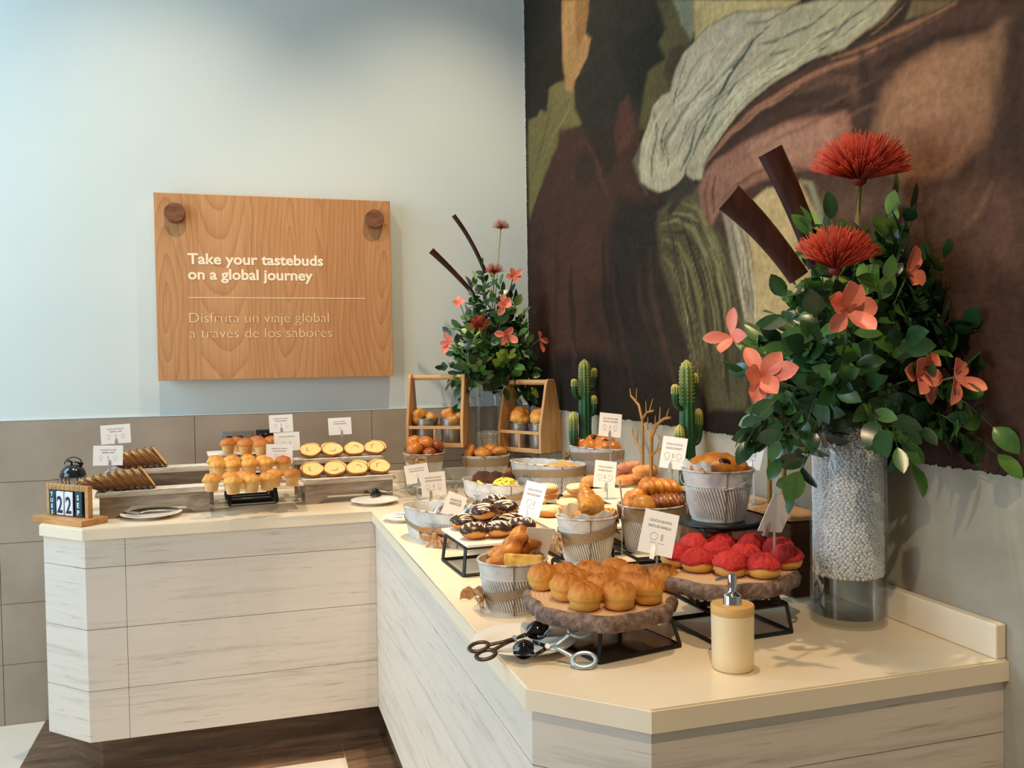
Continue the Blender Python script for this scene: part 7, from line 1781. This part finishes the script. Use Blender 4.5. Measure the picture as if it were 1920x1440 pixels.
branch_tree('second gold branch ornament just right of the first', (gx, yz(-0.034, -1.3759, 1.0667)[0], H), [
    ('trunk', [(yz(-0.034, -1.3759, 1.0667)[0] + .004, H), yz(-0.034, -1.3759, 1.0667), yz(-0.034, -1.3776, 1.1365), yz(-0.034, -1.3828, 1.189), yz(-0.034, -1.4226, 1.2349), yz(-0.034, -1.472, 1.255), yz(-0.034, -1.5158, 1.2609)], .0065, .004),
    ('twig', [yz(-0.034, -1.4418, 1.2447), yz(-0.034, -1.4467, 1.2907)], .003, .0015), ('twig', [yz(-0.034, -1.4867, 1.2576), yz(-0.034, -1.5056, 1.2869)], .003, .0015), ('twig', [yz(-0.034, -1.4069, 1.2202), yz(-0.034, -1.4117, 1.2617)], .003, .0015),
    ('branch', [yz(-0.034, -1.3787, 1.1852), yz(-0.034, -1.3476, 1.2125), yz(-0.034, -1.3277, 1.2269)], .004, .003), ('twig', [yz(-0.034, -1.3516, 1.211), yz(-0.034, -1.3566, 1.2533)], .003, .0015),
    ('branch', [yz(-0.034, -1.3773, 1.1278), yz(-0.034, -1.4168, 1.1489), yz(-0.034, -1.4549, 1.1609)], .004, .003), ('twig', [yz(-0.034, -1.4168, 1.1489), yz(-0.034, -1.4327, 1.176)], .003, .0015)])
for nm, uu in (('third gold branch ornament half hidden by the big bouquet', 1443), ('fourth gold branch ornament beside the big glass vase', 1470)):
    if uu == 1443:
        a0, a1, a2 = yz(-0.06, -2.0952, 1.0887), yz(-0.06, -2.0965, 1.1946), yz(-0.06, -2.0932, 1.2997); b0 = yz(-0.06, -2.0676, 1.3182); b1 = yz(-0.06, -2.1188, 1.3272)
    else:
        a0, a1, a2 = yz(-0.06, -2.1563, 1.0979), yz(-0.06, -2.1575, 1.2009), yz(-0.06, -2.1694, 1.2913); b0 = yz(-0.06, -2.15, 1.3158); b1 = yz(-0.06, -2.1933, 1.3155)
    branch_tree(nm, (-.06, a0[0], H + .1845), [('trunk', [(a0[0], H + .1845), a1, a2], .006, .005), ('branch', [a2, b0], .004, .002), ('branch', [a2, b1], .004, .002)])

# ================================================================== FLOWERS
def glass_vase(label, loc, r, h, bead0, bead1, water, seed):
    t = T('glass_vase', label, 'vase', loc, 0, 'tall cylinder vases of gel beads')
    bm = bmnew(); lathe(bm, [(0, 0), (r, 0), (r + .0005, .003), (r, h), (r - .003, h), (r - .0035, .018), (0, .016)], 64); P('cylinder', M('cylinder', bm, 'glass', 60), t)
    bm = bmnew(); lathe(bm, [(0, .0165), (r - .0042, .0185), (r - .0042, water), (0, water)], 48)
    S('vase_water', M('vase_water', bm, 'water', 60), 'clear water standing in the %s vase' % ('big' if seed == 1 else 'small'), 'water', loc, kind='stuff')
    bm = bmnew(); rg = random.Random(seed); n = int((bead1 - bead0) / .0056)
    for i in range(n):
        z = bead0 + .004 + i * .0056; k = int(2 * pi * (r - .010) / .0078)
        for j in range(k):
            a = 2 * pi * (j + .5 * (i % 2)) / k + rg.uniform(-.04, .04); rr = (r - .0086) * rg.uniform(.98, 1.0); s = rg.uniform(.0036, .0047)
            ell(bm, s, s, s, (rr * cos(a), rr * sin(a), z + rg.uniform(-.0015, .0015)), 7, 5)
    for j in range(120):
        a, q = rg.uniform(0, 6.28), (r - .012) * sqrt(rg.random()); ell(bm, .0046, .0046, .0046, (q * cos(a), q * sin(a), bead1 + rg.uniform(-.004, .003)), 7, 5)
    lathe(bm, [(0, bead0), (r - .0105, bead0), (r - .0105, bead1), (0, bead1)], 40)
    S('gel_beads', M('gel_beads', bm, 'beads', 180), 'clear gel beads filling the %s glass vase' % ('big' if seed == 1 else 'small'), 'beads', loc, kind='stuff')
    return t

def bouquet(label, loc, zt, spec, nsprig, seed, leafL, wall, group, nl=11):
    """spec(rng) -> end point of a sprig relative to the vase axis at its mouth"""
    rg = random.Random(seed)
    t = T('greenery', label, 'foliage', loc, 0, group)
    bl, bs = bmnew(), bmnew(); ctr = Vector((0, 0, zt + .08))
    for i in range(nsprig):
        e = spec(rg, i); a = Vector((rg.uniform(-.02, .02), rg.uniform(-.02, .02), zt - .06)); b = Vector((e[0], e[1], zt + e[2]))
        sag = rg.uniform(.01, .05) if e[2] > 0 else rg.uniform(.05, .10)
        pts = quad_stem(bs, a, b, sag, .0016, 0)
        mi0 = rg.choices((0, 1, 2), (9, 4, .9))[0] if i > 2 else 2
        n = nl
        for j in range(n):
            f = .22 + .78 * j / (n - 1); k = f * (len(pts) - 1); q = int(min(k, len(pts) - 2)); p = pts[q].lerp(pts[q + 1], k - q)
            d = (pts[q + 1] - pts[q]).normalized(); s = d.cross(Vector((0, 0, 1)))
            s = s.normalized() if s.length > .01 else Vector((1, 0, 0))
            sd = 1 if j % 2 else -1
            dir_ = (d * rg.uniform(.35, .9) + s * sd * rg.uniform(.6, 1.1) + Vector((rg.uniform(-.35, .35), rg.uniform(-.35, .35), rg.uniform(-.25, .35)))) if j < n - 1 else d
            dir_.normalize(); L = leafL * rg.uniform(.75, 1.2)
            tip = p + dir_ * L
            wx, wy = wall
            if tip.x > wx or tip.y > wy:
                if tip.x > wx: dir_.x = -abs(dir_.x) * .3
                if tip.y > wy: dir_.y = -abs(dir_.y) * .3
                dir_.normalize()
            mi = mi0 if rg.random() < .75 else rg.choice((0, 1))
            rad = (p - ctr).normalized()
            leaf(bl, p, dir_, rad + Vector((rg.uniform(-.5, .5), rg.uniform(-.7, .2), rg.uniform(-.2, .6))), L, L * rg.uniform(.52, .66), mi, rg.uniform(.05, .3), rg.uniform(-.05, .35))
    me = M('leaves', bl, ['leaf_dark', 'leaf_mid', 'leaf_light'])
    P('leaves', me, t, 'glossy green leaves'); P('stems', M('stems', bs, 'twig', 180), t, 'thin green stems')
    return t

def brush_flower(label, loc, foot, R, up, seed, group, half=1.45, n=420):
    """red brush flower; loc is the base of the head, foot where its stem enters the vase"""
    rg = random.Random(seed); L = Vector(loc)
    t = T('brush_flower', label, 'flower', foot, 0, group); o = L - Vector(foot); up = Vector(up).normalized()
    s = up.cross(Vector((0, 1, 0))).normalized(); w = s.cross(up)
    bm = bmnew(); pts = [Vector((0, 0, 0)), o * .5 + Vector((0, 0, .01)), o]; tube(bm, pts, [R * .055, R * .05, R * .06], 8); P('stem', M('stem', bm, 'flowerstem', 180), t)
    bm = bmnew(); ell(bm, R * .16, R * .16, R * .13, o, 14, 8); P('calyx', M('calyx', bm, 'redcore', 180), t)
    bm = bmnew()
    for k in range(n):
        th = rg.uniform(0, 2 * pi); ph = half * sqrt(rg.random())
        d = (up * cos(ph) + (s * cos(th) + w * sin(th)) * sin(ph)).normalized()
        ln = R * rg.uniform(.88, 1.08); bend = Vector((0, 0, 1)) * (.08 * R * sin(ph))
        p0 = o + d * R * .08; p1 = o + d * ln * .6 + bend * .5; p2 = o + d * ln + bend
        r0 = R * .0075
        tube(bm, [p0, p1, p2], [r0, r0, r0 * 1.5], 3)
    P('filaments', M('filaments', bm, 'redflower', 180), t, 'dense red filaments')
    return t

def sprig(label, loc, foot, d, size, n, seed, group):
    rg = random.Random(seed); F = Vector(foot); o = Vector(loc) - F; d = Vector(d).normalized()
    t = T('salmon_sprig', label, 'flower', foot, 0, group)
    bm = bmnew(); tube(bm, [Vector((0, 0, 0)), o * .55 + Vector((0, 0, .02)), o], [.002, .002, .0022], 6); P('stem', M('stem', bm, 'twig', 180), t)
    s = d.cross(Vector((0, 0, 1))); s = s.normalized() if s.length > .05 else Vector((1, 0, 0)); w = s.cross(d).normalized()
    for k in range(n):
        a = 2 * pi * k / n + rg.uniform(-.3, .3); bm = bmnew()
        dd = (d * rg.uniform(-.1, .9) + s * cos(a) + w * sin(a)).normalized()
        leaf(bm, o, dd, d, size * rg.uniform(.75, 1.25), size * rg.uniform(.50, .66), 0, .5, rg.uniform(-.35, .35), [(0, .10), (.12, .35), (.28, .66), (.46, .92), (.62, 1.0), (.76, .90), (.88, .62), (.96, .28), (1.0, .04)])
        r_ = bmesh.ops.extrude_face_region(bm, geom=list(bm.faces)); bm.normal_update()
        for g_ in r_['geom']:
            if isinstance(g_, bmesh.types.BMVert): g_.co += dd.cross(s).normalized() * .0006
        P('petal', M('petal', bm, 'salmon', 60), t, 'salmon pink petal')
    return t

def spathe(label, foot, mid, tip, w0, w1, facing, group, seed=0):
    """cupped woody palm sheath from the bouquet up to its cut, flared end"""
    F, Mi, Tp = Vector(foot), Vector(mid), Vector(tip); facing = Vector(facing).normalized()
    t = T('palm_sheath', label, 'dried sheath', foot, 0, group)
    n = 22; bm = bmnew(); bo, bi = [], []
    for i in range(n):
        f = i / (n - 1); p = F * (1 - f) ** 2 + Mi * 2 * f * (1 - f) + Tp * f * f; tg = ((Mi - F) * (1 - f) + (Tp - Mi) * f).normalized()
        s = tg.cross(facing).normalized(); u = s.cross(tg).normalized()
        w = (w0 + (w1 - w0) * f ** 1.6) / 2; ro, ri = [], []
        for j in range(9):
            q = -1.25 + 2.5 * j / 8
            c = p - F + s * (w * sin(q)) - u * (w * .75 * (cos(q) - .5)) * -1
            ro.append(bm.verts.new(c)); ri.append(bm.verts.new(c - u * .0035))
        bo.append(ro); bi.append(ri)
    for g_, rev in ((bo, 0), (bi, 1)):
        for i in range(n - 1):
            for j in range(8): bm.faces.new((g_[i][j], g_[i + 1][j], g_[i + 1][j + 1], g_[i][j + 1])).material_index = rev
    for i in range(n - 1):
        for j in (0, 8): bm.faces.new((bo[i][j], bo[i + 1][j], bi[i + 1][j], bi[i][j]))
    for i in (0, n - 1):
        for j in range(8): bm.faces.new((bo[i][j], bo[i][j + 1], bi[i][j + 1], bi[i][j]))
    P('blade', M('blade', bm, ['spathe', 'spathe_in'], 60), t)
    return t

# ---- big bouquet on the near end
VB = (-0.1125, -2.4609, H); RV = .0755
HB = .455
glass_vase('big glass cylinder vase of clear gel beads by the mural', VB, RV, HB, .098, .405, .100, 1)
zb_ = H + HB
def spec_big(rg, i):
    if i < 3: return ((.075, -.04, .40), (.10, -.02, .36), (.05, -.06, .35))[i]
    if i < 24:
        f = rg.random()
        return (.08, -.06 - .26 * f, -.02 - .10 * f * rg.random()) if i % 2 else (-.12 - .13 * f, -.01 - .05 * rg.random(), -.01 - .06 * rg.random())
    q = rg.uniform(.82, 1.16)
    while True:
        x, y, z = rg.uniform(-1, 1), rg.uniform(-1, 1), rg.uniform(-.45, 1)
        if x * x + y * y + (z if z > 0 else z * 2.0) ** 2 <= 1 and x * x + y * y + z * z > .45: break
    ex, ey, ez = x * .240, y * .20 - .03, z * .345 + .030
    if ez < .0: ex *= 1.05; ez -= .03
    if ex > .09: ey -= (ex - .09) * .9; ex = .09 + (ex - .09) * .12
    return ex * q, ey, (ez * q if ez > 0 else ez * rg.uniform(.8, 1.8))
bouquet('dense dark green leafy bouquet in the big glass vase', (VB[0], VB[1], H), HB, spec_big, 150, 5, .056, (-VB[0] - .018, 9), 'bouquet greens', 11)
mouth = (VB[0], VB[1], zb_ - .05)
gb = 'flowers of the big bouquet'
brush_flower('tall red brush flower standing above the big bouquet', (-0.1364, -2.53, 1.7887), mouth, .092, (-.02, -.15, 1), 1, gb, 1.45, 760)
brush_flower('lower red brush flower at the front of the big bouquet', (-0.26, -2.62, 1.6033), mouth, .078, (-.12, -.30, 1), 2, gb, 1.22, 620)
spathe('dark brown palm sheath leaning far left out of the big bouquet', (-0.2509, -2.5, 1.6009), (-0.3088, -2.48, 1.6956), (-0.3811, -2.46, 1.7607), .046, .066, (-.25, -1, .15), gb)
spathe('dark brown palm sheath rising steeply behind the lower red flower', (-0.207, -2.5, 1.6224), (-0.223, -2.47, 1.7312), (-0.2874, -2.46, 1.8546), .044, .056, (-.25, -1, .1), gb)
for i, (px, d, sz, n, lab) in enumerate((((-0.2911, -2.69, 1.5274), (-.2, -1, .1), .058, 6, 'salmon sprig at the front centre of the big bouquet'), ((-0.083, -2.6, 1.5988), (.1, -1, .4), .056, 5, 'salmon sprig at the upper right of the big bouquet'), ((-0.1118, -2.66, 1.4073), (.0, -1, .1), .054, 6, 'salmon sprig at the lower right of the big bouquet'), ((-0.0701, -2.7, 1.4041), (.2, -1, .1), .050, 5, 'salmon sprig at the far right of the big bouquet'), ((-0.4021, -2.6, 1.4094), (-.5, -1, .2), .056, 6, 'salmon sprig at the lower left of the big bouquet'), ((-0.4147, -2.52, 1.4848), (-.9, -.5, .1), .045, 4, 'small salmon sprig at the far left of the big bouquet'))):
    sprig(lab, px, mouth, d, sz, n, 20 + i, gb)

# ---- small bouquet in the corner
VS = (-0.2543, -0.1953, H); HS = .470
glass_vase('glass cylinder vase with beads behind the corner carriers', VS, .060, HS, .03, .225, .10, 2)
def spec_small(rg, i):
    while True:
        x, y, z = rg.uniform(-1, 1), rg.uniform(-1, 1), rg.uniform(-.35, 1)
        if x * x + y * y + (z if z > 0 else z * 2.4) ** 2 <= 1 and x * x + y * y + z * z > .4: break
    k = (1.0 - .35 * max(0, z)) * rg.uniform(.85, 1.15)
    ex, ey, ez = x * .225 * k, y * .15 - .03, z * .46 + .03
    if ey > .12: ey = .12
    return ex, ey, ez
bouquet('dense dark green leafy bouquet in the corner vase', (VS[0], VS[1], H), HS, spec_small, 110, 9, .055, (-VS[0] - .02, -VS[1] - .02), 'bouquet greens', 11)
mouth = (VS[0], VS[1], H + HS - .05); gs = 'flowers of the corner bouquet'
brush_flower('tallest red brush flower of the corner bouquet', (-0.1879, -0.2, 2.0308), mouth, .040, (0, -.1, 1), 3, gs, 1.7, 240)
brush_flower('second red brush flower of the corner bouquet, just below the tallest', (-0.2377, -0.26, 1.826), mouth, .044, (-.05, -.2, 1), 4, gs, 1.5, 240)
brush_flower('dark red brush flower low in the corner bouquet', (-0.3354, -0.36, 1.5899), mouth, .046, (-.1, -.8, .6), 5, gs, 1.4, 240)
spathe('brown palm sheath rising steeply left of the corner flowers', (-0.2678, -0.22, 1.8295), (-0.3235, -0.22, 1.973), (-0.4077, -0.22, 2.0772), .018, .020, (-.6, -1, -.2), gs)
spathe('brown palm sheath leaning far left of the corner bouquet', (-0.3226, -0.22, 1.7355), (-0.4119, -0.22, 1.8368), (-0.5095, -0.22, 1.9226), .020, .030, (-.6, -1, -.2), gs)
for i, (px, d, sz, n, lab) in enumerate((((-0.2292, -0.38, 1.6791), (0, -1, .2), .050, 5, 'salmon sprig at the upper front of the corner bouquet'), ((-0.1528, -0.26, 1.8084), (.2, -1, .5), .046, 5, 'salmon sprig near the top of the corner bouquet'), ((-0.2264, -0.38, 1.5547), (.1, -1, 0), .056, 5, 'salmon sprig at the middle of the corner bouquet'), ((-0.4546, -0.3, 1.5246), (-.8, -1, 0), .050, 5, 'salmon sprig at the left of the corner bouquet'), ((-0.0467, -0.3, 1.5349), (.7, -1, 0), .050, 4, 'salmon sprig at the right of the corner bouquet'), ((-0.3954, -0.26, 1.6953), (-.7, -1, .3), .040, 4, 'dull salmon sprig at the upper left of the corner bouquet'))):
    sprig(lab, px, mouth, d, sz, n, 40 + i, gs)

# ================================================================== SIGN HOLDERS
def ch(label, foot, z0, top, w, h, yaw, lean, roll, lines, icons=3, back=False, cx=0, base_r=.020):
    card_holder(label, (foot[0], foot[1], z0), top - z0, w, h, radians(yaw), radians(lean), radians(roll), lines, icons, cx, back, base_r)
Y_ = lambda *v: v
a = Y_(-1.775, -0.272, 1.1822); ch('white price card above the rear loaf, highest of the left pair', a, 1.0502, a[2], .106, .074, 6, -10, -2, ('PASTEL DE VAINILLA', 'VANILLA CAKE'))
a = Y_(-1.7626, -0.535, 1.125); ch('white price card in front of the rear loaf, lower of the left pair', a, .9922, a[2], .098, .072, 4, -12, 2, ('PANQU\u00c9 DE NUEZ', 'MARBLE CAKE'), cx=.006)
a = Y_(-1.1509, -0.185, 1.1957); ch('topmost white card of the three above the muffins', a, H + .1918, a[2], .096, .073, 4, -10, -1, ('MUFFIN DE VAINILLA', 'VANILLA MUFFIN'))
a = Y_(-1.136, -0.35, 1.1333); ch('middle white card of the three above the muffins', a, H + .1338, a[2], .100, .074, 4, -10, -1, ('MUFFIN DE NARANJA', ''), 2)
a = Y_(-1.1682, -0.52, 1.1023); ch('lowest and nearest white card of the three above the muffins', a, H + .0968, a[2], .098, .074, 4, -12, 3, ('MUFFIN DE CHISPAS', 'DE CHOCOLATE'), 2, cx=.004)
a = Y_(-0.9062, -0.215, 1.1777); ch('white card standing alone behind the swirl bread', a, 1.0522, a[2], .096, .072, 2, -10, -1, ('PAN DE CANELA', 'CINNAMON BREAD'), 1, cx=.006)
a = Y_(-0.6516, -0.56, 1.0048); ch('cream card half behind the white card near the rolls pail', a, H, a[2], .098, .074, 10, -14, -4, ('BOLLO DE MANTEQUILLA', 'SWEET BREAD ROLLS'), 1)
a = Y_(-0.7285, -1.19, 1.0495); ch('bright white card clipped above the wrapped rice cakes', a, H + .0065, a[2], .082, .076, 4, -8, -2, ('GALLETA DE CHOCOLATE', 'CHOCOLATE COOKIE'), cx=-.012, base_r=.018)
a = Y_(-0.115, -1.223, 1.2211); ch('white card rising behind the danish rolls below the mural', (a[0] + .004, a[1]), a[2] - .16, a[2], .076, .080, -12, -12, 7, ('ROL DE GUAYABA', 'GUAVA DANISH'))
a = Y_(-0.13, -1.7126, 1.175); ch('leaning white card left of the tall cactus', a, H + .1188, a[2], .070, .092, -34, -16, 7, ('DONA DE AZ\u00daCAR', 'SUGAR DONUT'), cx=-.004)
a = Y_(-0.2418, -1.5, 1.0925); ch('leaning white card above the glazed donuts', a, H + .0838, a[2], .066, .084, -16, -18, 8, ('DONA GLASEADA', 'GLAZED DONUT'), cx=.006)
a = Y_(-0.5419, -1.72, 1.0693); ch('narrow angled white card between cookies and glazed donuts', (a[0] - .02, a[1]), H + .0838, a[2], .066, .096, -48, -18, 8, ('DONA DE CHOCOLATE', 'CHOCOLATE DONUT'), 2, cx=-.010)
a = Y_(-0.6778, -2.13, 1.0372); ch('blank back of a tilted card standing in the front pail', a, H + .0066, a[2], .066, .082, 0, 24, 8, ('', ''), 0, True, base_r=.016)
a = Y_(-0.5201, -2.42, 1.1011); ch('brightly lit white card leaning over the golden buns', (a[0], a[1] + .012), .9885, a[2], .068, .088, -22, -26, 13, ('CONCHA BLANCA', 'PASTA DE VAINILLA'), 2, cx=-.004, base_r=.012)
a = Y_(-0.2784, -2.46, 1.133); ch('blank back of a tilted card above the pink buns', (a[0] - .008, a[1]), 1.0212, a[2], .068, .084, 10, 22, 10, ('', ''), 0, True, cx=-.010, base_r=.012)
a = Y_(-0.1, -2.0889, 1.2114); ch('white card half hidden by bouquet leaves behind the highest pail', a, H + .1842, a[2], .050, .082, -52, -14, 8, ('PAN DULCE', ''), 2)
a = Y_(-0.4109, -2, 1.1065); ch('card seen edge-on left of the mixed pastry pail', (a[0] - .004, a[1]), H, a[2], .066, .088, 64, -6, 4, ('', ''), 0, True)
a = Y_(-0.3034, -2.14, 1.1291); ch('card seen edge-on between the mixed pastry pail and highest pail', (a[0] - .006, a[1]), H, a[2], .060, .056, 58, -6, 14, ('', ''), 0, True)
